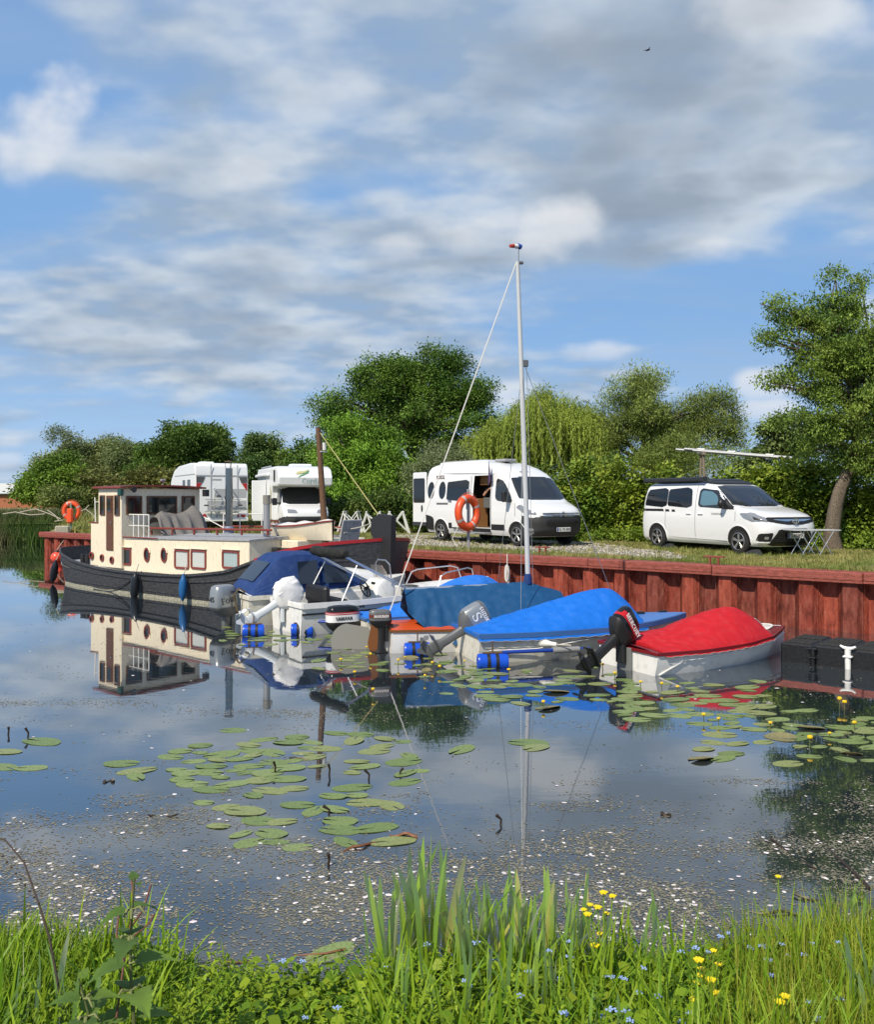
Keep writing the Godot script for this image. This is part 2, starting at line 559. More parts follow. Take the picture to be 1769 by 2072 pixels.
func build_quay() -> void:
	var rust: Array[Material] = []
	var tones := [[0.27, 0.052, 0.030], [0.225, 0.045, 0.028], [0.31, 0.066, 0.040], [0.19, 0.046, 0.031]]
	for k in 4:
		var c := Color(tones[k][0], tones[k][1], tones[k][2])
		var m := mottled("quay_steel_%d" % k, [c * 0.38, c * 0.8, c, c.lerp(Color(0.36, 0.17, 0.13), 0.5)], [0.16, 0.36, 0.58, 0.92], 0.02, Vector3(1.1, 0.22, 1.1), 0.62, 1.2, 0.08, true, 20 + k)
		m.metallic_specular = 0.35
		rust.append(m)
	var w := thing("quay_wall", "red painted sheet pile quay wall with flat steel coping", "quay wall", Vector3(WALL_X, 0, -WALL_D), WALL_TURN)
	var hp := 0.40
	var mk := func(out: bool, pitch: float) -> ArrayMesh:
		var s := Soup.new()
		var zo := 0.11 if out else -0.11
		var fl := pitch * 0.31
		var hw := pitch * 0.5 - 0.002
		var path := [Vector2(-hw, 0), Vector2(-fl, zo), Vector2(fl, zo), Vector2(hw, 0)]
		var back := [Vector2(hw, -0.014), Vector2(fl, zo - 0.014), Vector2(-fl, zo - 0.014), Vector2(-hw, -0.014)]
		var ring := path + back
		s.loft([ring.map(func(q): return Vector3(q.x, -0.7, q.y)), ring.map(func(q): return Vector3(q.x, 0.985, q.y))])
		if out:   # interlock bead between two piles
			s.cyl(Vector3(hw, -0.7, 0.012), Vector3(hw, 0.98, 0.012), 0.016, 0.016, 6)
		return s.mesh(25)
	var mo: ArrayMesh = mk.call(true, hp)
	var mi: ArrayMesh = mk.call(false, hp)
	var length := 38.4
	for k in int(length / hp):
		var o := part(w, "sheet_pile", mo if k % 2 == 0 else mi, rust[rng.randi() % 4])
		o.position = Vector3((k + 0.5) * hp, 0, 0)
	# return of the wall at its far end
	for k in 6:
		var o := part(w, "sheet_pile", mo if k % 2 == 0 else mi, rust[rng.randi() % 4])
		o.position = Vector3(-0.02, 0, -(k + 0.6) * hp); o.rotation.y = -PI / 2
	var capm := mottled("coping_steel", [Color(0.13, 0.035, 0.025), Color(0.27, 0.06, 0.04), Color(0.34, 0.10, 0.075)], [0.12, 0.5, 0.95], 0.02, Vector3(0.8, 1.5, 0.8), 0.6, 0.8, 0.06, true, 33)
	var cl := 2.9
	var x0 := -0.25
	var n := 0
	while x0 < length:
		var s := Soup.new()
		s.box(Vector3(cl * 0.5, 1.065, -0.02), Vector3(cl - 0.012, 0.165, 0.46), 0.018)
		s.box(Vector3(cl * 0.5, 0.967, 0.185), Vector3(cl - 0.012, 0.05, 0.03), 0.006)
		var o := part(w, "coping", s, capm)
		o.position = Vector3(x0, sin(n * 1.7) * 0.006, sin(n * 2.9) * 0.006)
		x0 += cl; n += 1
	var rs := Soup.new()
	rs.box(Vector3(-0.02, 1.068, -1.3), Vector3(0.42, 0.16, 2.1), 0.018)
	part(w, "coping", rs, capm)
	# black modular pontoon
	var bl := mottled("pontoon_plastic", [Color(0.006, 0.006, 0.007), Color(0.011, 0.011, 0.012), Color(0.022, 0.022, 0.022)], [0.2, 0.55, 0.9], 0.03, 1.3, 0.42, 0.15, 0.12, false, 44)
	var dirt := mottled("pontoon_top", [Color(0.012, 0.012, 0.011), Color(0.025, 0.024, 0.021), Color(0.05, 0.046, 0.036)], [0.2, 0.55, 0.9], 0.03, 1.6, 0.8, 0.8, 0.12, false, 45)
	var po := thing("pontoon", "low black plastic pontoon of joined cubes in front of the quay wall", "pontoon", Vector3(5.32, -0.09, -13.85), WALL_TURN)
	var cube := Soup.new()
	cube.box(Vector3(0, 0.16, 0), Vector3(0.496, 0.44, 0.496), 0.03)
	for sx in [-1.0, 1.0]:
		for sy in [0.30, 0.02]:
			cube.box(Vector3(sx * 0.18, sy, 0.246), Vector3(0.09, 0.03, 0.012), 0.004)
	var cm := cube.mesh(50)
	var pad := Soup.new()
	pad.box(Vector3(0, 0.386, 0), Vector3(0.40, 0.016, 0.40), 0.006)
	for a in 5:
		pad.box(Vector3(-0.14 + 0.07 * a, 0.396, 0), Vector3(0.02, 0.010, 0.36), 0.004)
	var pm := pad.mesh()
	for i in 11:
		for j in 2:
			var o := part(po, "float_cube", cm, bl)
			o.position = Vector3(0.25 + i * 0.5, sin(i * 1.9 + j) * 0.006, -0.25 - j * 0.5)
			part(o, "tread_pad", pm, dirt)
	var lug := Soup.new()
	lug.box(Vector3(0, 0.33, 0.0), Vector3(0.13, 0.03, 0.11), 0.012)
	lug.cyl(Vector3(0, 0.06, 0.01), Vector3(0, 0.34, 0.01), 0.035, 0.045, 8)
	lug.box(Vector3(0, 0.2, 0.02), Vector3(0.11, 0.025, 0.09), 0.01)
	lug.box(Vector3(0, 0.08, 0.02), Vector3(0.10, 0.02, 0.08), 0.008)
	var lm := lug.mesh(40)
	for i in range(1, 11):
		if i == 2: continue
		var o := part(po, "connector_lug", lm, bl)
		o.position = Vector3(i * 0.5, 0.0, 0.03)
	var cl2 := Soup.new()
	cl2.cyl(Vector3(0, 0.06, 0.01), Vector3(0, 0.37, 0.01), 0.04, 0.045, 10)
	cl2.box(Vector3(0, 0.27, 0.015), Vector3(0.13, 0.03, 0.10), 0.012)
	cl2.tube([Vector3(-0.11, 0.425, 0.01), Vector3(-0.06, 0.40, 0.01), Vector3(0, 0.39, 0.01), Vector3(0.06, 0.40, 0.01), Vector3(0.11, 0.425, 0.01)], [0.014, 0.022, 0.026, 0.022, 0.014], 8)
	var c3 := part(po, "cleat", cl2, mat("white_plastic", Color(0.75, 0.75, 0.73), 0.4))
	c3.position = Vector3(1.0, 0, 0.03)
	c3.set_meta("label", "white plastic mooring cleat")

func round_rect(w: float, h: float, r: float, n := 4) -> Array:
	var o := []
	for q in [[1, 1, 0.0], [-1, 1, PI / 2], [-1, -1, PI], [1, -1, PI * 1.5]]:
		for k in n + 1:
			var a: float = q[2] + PI / 2 * k / n
			o.append(Vector2(q[0] * (w / 2 - r) + cos(a) * r, q[1] * (h / 2 - r) + sin(a) * r))
	return o

func ring_frame(s: Soup, outer: Array, inner: Array, z0: float, z1: float) -> Soup:
	var a := outer.map(func(p): return Vector3(p.x, p.y, z0))
	var b := outer.map(func(p): return Vector3(p.x, p.y, z1))
	var c := inner.map(func(p): return Vector3(p.x, p.y, z1))
	var d := inner.map(func(p): return Vector3(p.x, p.y, z0))
	s.rows([a, b, c, d], true)
	return s

# window facing +z at x: frame part with a pane under it
func window(parent: Node, x: Transform3D, w: float, h: float, r: float, rim: float, fm: Material, gm: Material, deep := 0.03, called := "window") -> MeshInstance3D:
	var s := Soup.new()
	ring_frame(s, round_rect(w, h, r), round_rect(w - 2 * rim, h - 2 * rim, maxf(r - rim, 0.004)), -0.01, deep)
	var o := part(parent, called, s, fm, 30)
	o.transform = x
	var g := Soup.new()
	g.prism(PackedVector2Array(round_rect(w - 2 * rim + 0.004, h - 2 * rim + 0.004, maxf(r - rim, 0.006))), 0.008, Transform3D(Basis(), Vector3(0, 0, 0.002)))
	part(o, "pane", g, gm)
	return o

func porthole(parent: Node, x: Transform3D, r: float, rim: float, fm: Material, gm: Material) -> MeshInstance3D:
	var s := Soup.new()
	var oc := []; var ic := []
	for k in 20:
		var a := TAU * k / 20
		oc.append(Vector2(cos(a), sin(a)) * r); ic.append(Vector2(cos(a), sin(a)) * (r - rim))
	ring_frame(s, oc, ic, -0.01, 0.035)
	var o := part(parent, "porthole", s, fm, 30)
	o.transform = x
	var g := Soup.new()
	g.prism(PackedVector2Array(ic), 0.008, Transform3D(Basis(), Vector3(0, 0, 0.002)))
	part(o, "pane", g, gm)
	return o

func hull_rings(st: Array, n_mid := 5, keel := -0.35, flare := 0.5) -> Array:
	# st rows: x, half beam at the sheer, half beam at the waterline, sheer height
	var g := []
	for q in st:
		var side := []
		for k in n_mid + 1:
			var f := float(k) / n_mid
			var y: float = lerpf(q[3], 0.0, f)
			var b: float = lerpf(q[1], q[2], pow(f, 1.0 / flare * 0.5 + 0.5))
			side.append(Vector2(b, y))
		var kk: float = q[4] if q.size() > 4 else keel
		side.append(Vector2(q[2] * 0.96, kk * 0.35))
		side.append(Vector2(q[2] * 0.72, kk * 0.8))
		side.append(Vector2(0.0, kk))
		var ring := []
		for p in side: ring.append(Vector3(q[0], p.y, p.x))
		for k in range(side.size() - 2, -1, -1): ring.append(Vector3(q[0], side[k].y, -side[k].x))
		g.append(ring)
	return g

func resample(st: Array, n: int) -> Array:
	var cols: int = st[0].size()
	var o := []
	for i in n + 1:
		var x: float = lerpf(st[0][0], st[st.size() - 1][0], float(i) / n)
		var row := [x]
		for c in range(1, cols):
			var tab := st.map(func(q): return [q[0], q[c]])
			row.append(smooth_in(tab, x) if c == 3 else lerp_in(tab, x))
		o.append(row)
	return o

# a strip that follows the hull side at a share f of its height
func strake(s: Soup, st: Array, side: float, yf: Callable, wide: float, high: float) -> void:
	var g := []
	for q in st:
		var y: float = yf.call(q)
		var f: float = clampf(1.0 - y / q[3], 0.0, 1.0)
		var b: float = lerpf(q[1], q[2], pow(f, 1.5)) * side
		var o := wide * side
		g.append([Vector3(q[0], y - high / 2, b - 0.004 * side), Vector3(q[0], y - high / 2, b + o), Vector3(q[0], y + high / 2, b + o), Vector3(q[0], y + high / 2, b - 0.004 * side)])
	s.loft(g)

func build_barge() -> void:
	var bg := thing("houseboat", "cream houseboat barge with dark grey hull, wheelhouse and steel flue", "houseboat", Vector3(-8.58, 0, -26.78), WALL_TURN)
	var hullm := mottled("barge_hull", [Color(0.022, 0.023, 0.026), Color(0.042, 0.043, 0.048), Color(0.075, 0.074, 0.075)], [0.15, 0.5, 0.95], 0.02, Vector3(0.7, 1.2, 0.7), 0.55, 0.7, 0.05, false, 51)
	var cream := mottled("cream_paint", [Color(0.34, 0.20, 0.10), Color(0.60, 0.51, 0.36), Color(0.73, 0.655, 0.50), Color(0.76, 0.69, 0.545)], [0.02, 0.14, 0.36, 0.9], 0.022, Vector3(1.6, 0.28, 1.6), 0.42, 0.3, 0.04, false, 52)
	var maroon := mat("maroon_paint", Color(0.20, 0.035, 0.022), 0.4)
	var wood := mottled("varnished_wood", [Color(0.05, 0.018, 0.008), Color(0.12, 0.045, 0.018), Color(0.18, 0.075, 0.03)], [0.15, 0.5, 0.9], 0.03, Vector3(6, 0.8, 6), 0.35, 0.2, 0.05, false, 53)
	var glass := mat("dark_glass", Color(0.012, 0.014, 0.015), 0.04, 0.0, 0.6)
	var greyroof := mottled("deck_grey", [Color(0.20, 0.21, 0.22), Color(0.30, 0.31, 0.33), Color(0.38, 0.38, 0.39)], [0.15, 0.5, 0.9], 0.02, 0.8, 0.7, 0.4, 0.06, false, 54)
	var black := mat("black_steel", Color(0.02, 0.02, 0.022), 0.5)
	var steel := mat("bright_steel", Color(0.62, 0.62, 0.60), 0.22, 1.0)
	var white := mat("white_paint", Color(0.74, 0.73, 0.69), 0.4)
	var redrim := mat("red_rim", Color(0.36, 0.018, 0.022), 0.4)
	var lace := mat("curtain", Color(0.62, 0.62, 0.58), 0.9)
	var pane := mat("clear_pane", Color(0.6, 0.66, 0.66, 1.0), 0.03)
	pane.transparency = BaseMaterial3D.TRANSPARENCY_ALPHA
	pane.albedo_color.a = 0.16
	var st := [[-3.02, 0.25, 0.15, 1.02], [-2.9, 0.95, 0.75, 1.02], [-2.55, 1.5, 1.3, 1.0], [-1.7, 1.92, 1.78, 0.9], [-0.6, 2.12, 2.02, 0.75], [1.0, 2.22, 2.15, 0.63], [3.0, 2.26, 2.2, 0.60], [5.0, 2.28, 2.2, 0.65], [6.8, 2.28, 2.16, 0.84], [7.7, 2.22, 1.95, 1.10], [8.4, 2.02, 1.5, 1.32], [8.95, 1.65, 0.95, 1.45], [9.3, 1.15, 0.5, 1.52], [9.55, 0.55, 0.2, 1.55], [9.66, 0.06, 0.05, 1.57]]
	var rs := resample(st, 60)
	var rings := hull_rings(rs, 6, -0.5)
	var hs := Soup.new()
	hs.loft_open(rings)
	part(bg, "hull", hs, hullm, 55)
	var inner := Soup.new()
	inner.rows([rs.map(func(q): return Vector3(q[0], q[3] - lerp_in([[-3.1, 0.42], [-1.0, 0.3], [0.2, 0.05], [7.0, 0.06], [8.0, 0.26], [9.7, 0.3]], q[0]), q[1] - 0.01)), rs.map(func(q): return Vector3(q[0], q[3] - lerp_in([[-3.1, 0.42], [-1.0, 0.3], [0.2, 0.05], [7.0, 0.06], [8.0, 0.26], [9.7, 0.3]], q[0]), -q[1] + 0.01))])
	part(bg, "deck", inner, greyroof, 60)
	var gw := Soup.new(); var gr := Soup.new()
	var aft := rs.filter(func(q): return q[0] <= 7.8)
	var fwd := rs.filter(func(q): return q[0] >= 7.6)
	for sd in [-1.0, 1.0]:
		strake(gw, aft, sd, func(q): return q[3] - 0.01, 0.045, 0.06)
		strake(gr, fwd, sd, func(q): return q[3] + 0.005, 0.05, 0.075)
	part(bg, "gunwale", gw, hullm)
	part(bg, "bow_rim", gr, redrim)
	for sd in [-1.0, 1.0]:
		var r1 := Soup.new()
		strake(r1, rs, sd, func(q): return q[3] * 0.74, 0.028, 0.035)
		strake(r1, rs, sd, func(q): return 0.16, 0.012, 0.02)
		part(bg, "rubbing_strake", r1, hullm)
	var boot := mottled("boot_top", [Color(0.10, 0.11, 0.06), Color(0.30, 0.29, 0.23), Color(0.48, 0.46, 0.40)], [0.2, 0.5, 0.85], 0.03, Vector3(0.8, 2, 0.8), 0.7, 0.0, 0.05, false, 55)
	for sd in [-1.0, 1.0]:
		var bs := Soup.new()
		strake(bs, rs, sd, func(_q): return 0.015, 0.014, 0.11)
		part(bg, "waterline_stripe", bs, boot)
	# stem post and its knee
	var sp := Soup.new()
	sp.prism(PackedVector2Array([Vector2(9.50, -0.45), Vector2(9.86, -0.4), Vector2(9.92, 1.2), Vector2(9.95, 2.12), Vector2(9.55, 2.16), Vector2(9.32, 2.05), Vector2(9.28, 1.75), Vector2(9.42, 1.5)]), 0.17, Transform3D(Basis(), Vector3(0, 0, -0.085)))
	part(bg, "stem_post", sp, black)
	# cabin trunk
	var zc := 1.75
	var cab := Soup.new()
	var g := []
	for s in steps(1.0, 6.95, 12):
		var yb: float = lerp_in([[1.0, 0.55], [5.0, 0.58], [6.95, 0.76]], s)
		var yt: float = 1.41 + 0.1 * (s - 1.0) / 5.95
		g.append([Vector3(s, yb, zc), Vector3(s, yt, zc), Vector3(s, yt + 0.07, 0), Vector3(s, yt, -zc), Vector3(s, yb, -zc)])
	cab.loft(g)
	part(bg, "cabin", cab, cream, 25)
	var rf := Soup.new()
	var g2 := []
	for s in steps(1.55, 6.99, 10):
		var yt: float = 1.412 + 0.1 * (s - 1.0) / 5.95
		g2.append([Vector3(s, yt + 0.003, zc + 0.03), Vector3(s, yt + 0.035, zc + 0.03), Vector3(s, yt + 0.11, 0), Vector3(s, yt + 0.035, -zc - 0.03), Vector3(s, yt + 0.003, -zc - 0.03)])
	rf.loft(g2)
	part(bg, "cabin_roof", rf, greyroof, 25)
	# maroon moulding along the roof edge aft, handrails along the roof
	var mo := Soup.new()
	mo.box(Vector3(2.1, 1.47, zc + 0.035), Vector3(2.15, 0.03, 0.035), 0.008)
	part(bg, "moulding", mo, maroon)
	for zz in [1.15, -1.25]:
		var hr := Soup.new()
		hr.box(Vector3(4.4, 1.645 + 0.03, zz), Vector3(5.3, 0.055, 0.06), 0.015)
		for k in 6:
			hr.box(Vector3(1.9 + k, 1.56 + 0.012 * k, zz), Vector3(0.05, 0.14, 0.045), 0.008)
		var h := part(bg, "handrail", hr, maroon)
		h.rotation.z = 0.012
	for w in [[1.29, 1.86, 1.17, 0.70], [3.91, 4.55, 1.22, 0.73], [4.63, 5.27, 1.24, 0.755], [5.92, 6.58, 1.27, 0.83]]:
		var x := Transform3D(Basis(), Vector3((w[0] + w[1]) / 2, (w[2] + w[3]) / 2, zc))
		var o := window(bg, x, w[1] - w[0], w[2] - w[3], 0.07, 0.05, maroon, glass if w[0] < 2.0 else pane)
		if w[0] > 2.0:
			var cu := Soup.new()
			var cg := []
			for yy in [0.19, -0.19]:
				var row := []
				for k in 25:
					row.append(Vector3((k / 24.0 - 0.5) * (w[1] - w[0] - 0.11), yy + 0.012 * sin(k * 2.2), 0.0005 + 0.0006 * sin(k * 1.4)))
				cg.append(row)
			cu.rows(cg)
			part(o, "curtain", cu, lace if w[0] < 5.5 else mat("teal_blind", Color(0.30, 0.42, 0.42), 0.8), 80)
		# drip lip above the window
		var lip := Soup.new()
		lip.box(Vector3(0, (w[2] - w[3]) / 2 + 0.025, 0.03), Vector3(w[1] - w[0] + 0.04, 0.022, 0.06), 0.006)
		part(o, "drip_lip", lip, cream)
	for p in [[2.64, 1.02], [3.44, 1.045]]:
		var o := porthole(bg, Transform3D(Basis(), Vector3(p[0], p[1], zc)), 0.185, 0.04, maroon, glass)
		o.scale.x = 0.72
		var eb := Soup.new()
		var arc := []
		for k in 9:
			var a := PI * (0.1 + 0.8 * k / 8)
			arc.append(Vector3(cos(a) * 0.21, sin(a) * 0.21, 0.02))
		eb.tube(arc, 0.018, 6)
		part(o, "eyebrow", eb, cream)
	for p in [[0.53, 0.86], [1.05, 0.82], [-0.05, 0.9]]:
		porthole(bg, Transform3D(Basis(), Vector3(p[0], p[1], 1.85)), 0.10, 0.03, maroon, glass)
	# cabin front return: wedge step and cream house forward
	var fs := Soup.new()
	fs.box(Vector3(7.25, 1.15, -0.35), Vector3(0.6, 0.72, 2.3), 0.02)
	part(bg, "fore_cabin", fs, cream)
	# wheelhouse
	var wh := Soup.new()
	wh.box(Vector3(0.9, 1.70, 0.58), Vector3(1.2, 2.2, 2.54), 0.02)
	wh.box(Vector3(0.07, 1.22, 0.58), Vector3(0.45, 1.2, 2.5), 0.02)
	part(bg, "wheelhouse", wh, cream)
	var wr := Soup.new()
	var wg := []
	for z in steps(-0.80, 1.96, 10):
		var yy: float = 2.80 + 0.05 * (1.0 - pow((z - 0.58) / 1.38, 2.0))
		wg.append([Vector3(0.18, yy, z), Vector3(0.18, yy + 0.05, z), Vector3(1.66, yy + 0.05, z), Vector3(1.66, yy, z)])
	wr.loft(wg)
	var wroof := part(bg, "wheelhouse_roof", wr, maroon)
	var lamp := Soup.new()
	lamp.cyl(Vector3(0.8, 2.88, 0.1), Vector3(0.8, 3.02, 0.1), 0.015)
	lamp.box(Vector3(0.8, 3.05, 0.1), Vector3(0.08, 0.08, 0.16), 0.02)
	part(wroof, "floodlight", lamp, mat("grey_plastic", Color(0.25, 0.25, 0.25), 0.5))
	var horn := Soup.new()
	horn.lathe([Vector2(0.02, 0.0), Vector2(0.04, 0.1), Vector2(0.085, 0.17)], 12, Transform3D(Basis(Vector3(0, 0, 1), -PI / 2), Vector3(1.6, 2.76, 1.62)))
	part(wroof, "horn", horn, black)
	var nav := Soup.new()
	nav.box(Vector3(1.56, 2.68, 1.90), Vector3(0.16, 0.18, 0.12), 0.02)
	part(wroof, "side_lamp", nav, mat("green_lamp", Color(0.01, 0.06, 0.055), 0.3))
	var nav2 := Soup.new()
	nav2.box(Vector3(1.72, 2.68, -0.74), Vector3(0.14, 0.2, 0.16), 0.01)
	part(wroof, "side_lamp", nav2, black)
	for w in [[0.42, 0.68, 2.61, 2.05], [1.19, 1.45, 2.61, 2.05]]:
		window(bg, Transform3D(Basis(), Vector3((w[0] + w[1]) / 2, (w[2] + w[3]) / 2, 1.85)), w[1] - w[0], w[2] - w[3], 0.02, 0.035, wood, glass)
	var rot := Basis(Vector3.UP, PI / 2)
	for w in [[1.70, 1.22, 2.59, 2.07], [1.07, 0.10, 2.59, 2.07], [-0.06, -0.50, 2.59, 2.07]]:
		window(bg, Transform3D(rot, Vector3(1.5, (w[2] + w[3]) / 2, (w[0] + w[1]) / 2)), w[0] - w[1], w[2] - w[3], 0.02, 0.045, wood, glass)
	var dr := Soup.new()
	dr.box(Vector3(0.94, 1.84, 1.86), Vector3(0.35, 1.52, 0.04), 0.01)
	var door := part(bg, "door", dr, wood)
	window(door, Transform3D(Basis(), Vector3(0.94, 2.34, 1.88)), 0.25, 0.42, 0.015, 0.03, wood, glass, 0.012)
	var kn := Soup.new()
	kn.ball(Vector3(1.06, 1.85, 1.90), Vector3.ONE * 0.025, 8)
	part(door, "handle", kn, steel)
	# stern rail and poles
	var pl := Soup.new()
	for q in [[-0.02, 1.75, 2.55], [0.06, 1.60, 2.66], [0.14, 1.45, 2.5]]:
		pl.cyl(Vector3(q[0], 1.82, q[1]), Vector3(q[0] - 0.04, q[2], q[1]), 0.022, 0.018, 6)
	pl.cyl(Vector3(-0.05, 2.42, 1.75), Vector3(0.16, 2.42, 1.44), 0.015, 0.015, 6)
	part(bg, "stern_rail", pl, white)
	var er := Soup.new()
	er.box(Vector3(0.07, 1.84, 1.7), Vector3(0.5, 0.03, 0.3), 0.008)
	part(bg, "moulding", er, maroon)
	# railing on the roof before the wheelhouse
	var ra := Soup.new()
	for q in [[1.75, 1.62], [2.0, 1.62], [2.25, 1.62], [2.5, 1.62]]:
		ra.cyl(Vector3(q[0], 1.45, q[1]), Vector3(q[0], 2.08, q[1]), 0.016, 0.016, 6)
	ra.cyl(Vector3(1.52, 2.08, 1.62), Vector3(2.5, 2.08, 1.62), 0.016, 0.016, 6)
	ra.cyl(Vector3(1.52, 1.78, 1.62), Vector3(2.5, 1.78, 1.62), 0.012, 0.012, 6)
	part(bg, "railing", ra, white)
	ra = Soup.new()
	for q in [[2.9, -0.5], [3.2, -0.84], [3.6, -1.3]]:
		ra.cyl(Vector3(q[0], 1.45, q[1]), Vector3(q[0], 2.08, q[1]), 0.016, 0.016, 6)
	ra.cyl(Vector3(2.9, 2.08, -0.5), Vector3(3.6, 2.08, -1.3), 0.016, 0.016, 6)
	ra.cyl(Vector3(1.6, 2.05, -0.6), Vector3(2.9, 1.5, -0.9), 0.013, 0.013, 6)
	part(bg, "railing", ra, white)
	# flue
	var fl := Soup.new()
	var base := Transform3D(Basis(), Vector3(3.34, 1.5, -0.36))
	fl.lathe([Vector2(0.10, 0.1), Vector2(0.10, 1.0), Vector2(0.118, 1.0), Vector2(0.118, 1.08), Vector2(0.10, 1.08), Vector2(0.10, 1.86)], 20, base)
	var flue := part(bg, "flue", fl, mat("flue_steel", Color(0.30, 0.30, 0.29), 0.16, 1.0))
	var fb := Soup.new()
	fb.lathe([Vector2(0.13, 0.02), Vector2(0.13, 0.12), Vector2(0.17, 0.14), Vector2(0.13, 0.24), Vector2(0.102, 0.25)], 16, base)
	part(flue, "flue_collar", fb, mat("blue_grey_paint", Color(0.15, 0.18, 0.25), 0.5))
	var fc := Soup.new()
	fc.lathe([Vector2(0.13, 2.03), Vector2(0.13, 2.045), Vector2(0.02, 2.07)], 16, base)
	for k in 3:
		var a := TAU * k / 3
		fc.cyl(base * Vector3(0.085 * cos(a), 1.84, 0.085 * sin(a)), base * Vector3(0.11 * cos(a), 2.04, 0.11 * sin(a)), 0.008, 0.008, 5)
	part(flue, "rain_cap", fc, mat("rusty_tin", Color(0.12, 0.07, 0.04), 0.6, 0.3))
	# grey pole, bollards, mast, name board
	var gp := Soup.new()
	gp.cyl(Vector3(6.6, 0.85, 0.95), Vector3(6.6, 2.38, 0.95), 0.085, 0.085, 14)
	part(bg, "grey_pole", gp, mat("galvanised", Color(0.36, 0.37, 0.38), 0.45, 0.5))
	var gc := Soup.new()
	gc.cyl(Vector3(6.6, 2.38, 0.95), Vector3(6.6, 2.6, 0.95), 0.095, 0.095, 14)
	gc.box(Vector3(6.7, 2.46, 0.9), Vector3(0.05, 0.12, 0.06), 0.01)
	part(bg, "pole_sleeve", gc, mat("dull_sleeve", Color(0.20, 0.19, 0.17), 0.6))
	var bo := Soup.new()
	for k in 2:
		bo.lathe([Vector2(0.11, 0.88), Vector2(0.11, 1.26), Vector2(0.125, 1.27), Vector2(0.125, 1.33), Vector2(0.10, 1.34)], 14, Transform3D(Basis(), Vector3(7.05 + k * 0.32, 0, 1.0)))
	part(bg, "bollard", bo, black)
	var bo2 := Soup.new()
	for k in 2:
		bo2.lathe([Vector2(0.07, 0.5), Vector2(0.07, 0.9), Vector2(0.085, 0.92)], 12, Transform3D(Basis(), Vector3(-0.55 + k * 0.25, 0, 1.85)))
	part(bg, "bollard", bo2, black)
	var brown := mottled("mast_wood", [Color(0.06, 0.028, 0.012), Color(0.13, 0.065, 0.03), Color(0.19, 0.11, 0.055)], [0.15, 0.5, 0.9], 0.03, Vector3(8, 0.6, 8), 0.55, 0.3, 0.05, false, 56)
	var ms := Soup.new()
	ms.cyl(Vector3(7.95, 1.0, 0.22), Vector3(7.80, 4.22, 0.36), 0.085, 0.062, 12)
	var mast := part(bg, "mast", ms, brown)
	var ml := Soup.new()
	ml.cyl(Vector3(7.88, 3.68, 0.24), Vector3(7.88, 3.86, 0.24), 0.055, 0.05, 10)
	ml.box(Vector3(7.86, 3.64, 0.27), Vector3(0.1, 0.03, 0.2), 0.005)
	part(mast, "mast_light", ml, mat("lamp_white", Color(0.62, 0.62, 0.60), 0.3))
	var mb := Soup.new()
	mb.cyl(Vector3(7.965, 0.95, 0.21), Vector3(7.945, 1.35, 0.225), 0.10, 0.098, 12)
	part(mast, "tabernacle", mb, black)
	var rope := mat("yellow_rope", Color(0.42, 0.38, 0.15), 0.8)
	for k in 2:
		var r2 := Soup.new()
		r2.cyl(Vector3(7.80, 4.16, 0.36), Vector3(9.5 + 0.04 * k, 2.1, 0.05 * k), 0.012, 0.012, 5)
		part(mast, "forestay", r2, rope)
	var r3 := Soup.new()
	var pts := []
	for k in 9:
		var f := k / 8.0
		pts.append(Vector3(lerpf(8.0, 9.3, f), 1.85 + 0.12 * f - 0.45 * f * (1 - f), lerpf(0.2, 0.0, f)))
	r3.tube(pts, 0.013, 5)
	part(bg, "rope", r3, mat("pale_rope", Color(0.42, 0.40, 0.34), 0.9))
	var nb := Soup.new()
	nb.box(Vector3(3.75, 1.76, -1.55), Vector3(0.60, 0.30, 0.035), 0.012)
	nb.box(Vector3(4.08, 1.66, -1.55), Vector3(0.09, 0.34, 0.05), 0.02)
	var board := part(bg, "name_board", nb, wood)
	text(board, "Handfair", 0.13, white, Transform3D(Basis(), Vector3(3.73, 1.775, -1.527)), "lettering", true, 0.92)
	var hb := Soup.new()
	hb.t = Transform3D(Basis(Vector3(0, 0, 1), -0.25) , Vector3(8.55, 1.6, 0.05))
	hb.box(Vector3(0, 0.05, 0), Vector3(0.05, 0.75, 0.62), 0.01)
	hb.box(Vector3(0.04, 0.12, 0), Vector3(0.03, 0.05, 0.5), 0.01)
	part(bg, "hatch_board", hb, greyroof)
	var rp := Soup.new()
	pts = []
	for k in 13:
		var f := k / 12.0
		pts.append(Vector3(lerpf(0.55, 3.2, f), 0.12 + 0.52 * f * f - 0.12 * sin(f * PI), 2.235 + 0.03 * f))
	rp.tube(pts, 0.014, 5)
	part(bg, "rope", rp, black)

	# covered gear before the wheelhouse: a grey tarpaulin with hanging folds
	var tp := Soup.new()
	var rows := []
	var nf := FastNoiseLite.new(); nf.seed = 5; nf.frequency = 1.4
	for i in 15:
		var a := i / 14.0
		var row := []
		for j in 41:
			var b := j / 40.0
			var z := lerpf(1.12, -0.42, b)
			var ridge := smooth_in([[0, 2.0], [0.15, 2.14], [0.4, 2.08], [0.62, 2.12], [0.85, 2.30], [1.0, 2.02]], b)
			var fold := sin(b * 34.0 + 2.0 * sin(b * 5.0)) * 0.05 * absf(a - 0.45) * 2.0
			var x := lerpf(-0.26, 0.45, a) * (1.0 + 0.25 * pow(absf(a - 0.4) * 1.7, 2.0)) + fold + 0.03 * nf.get_noise_2d(b * 3, a * 3)
			var down := pow(absf(a - 0.40) * 1.75, 2.4) * (0.62 + 0.12 * sin(b * 9.0))
			row.append(Vector3(1.90 + x, maxf(ridge - down + 0.05 * nf.get_noise_2d(b * 4, a * 4 + 9), 1.52), z + 0.03 * sin(a * 8.0 + b * 20.0)))
		rows.append(row)
	tp.rows(rows)
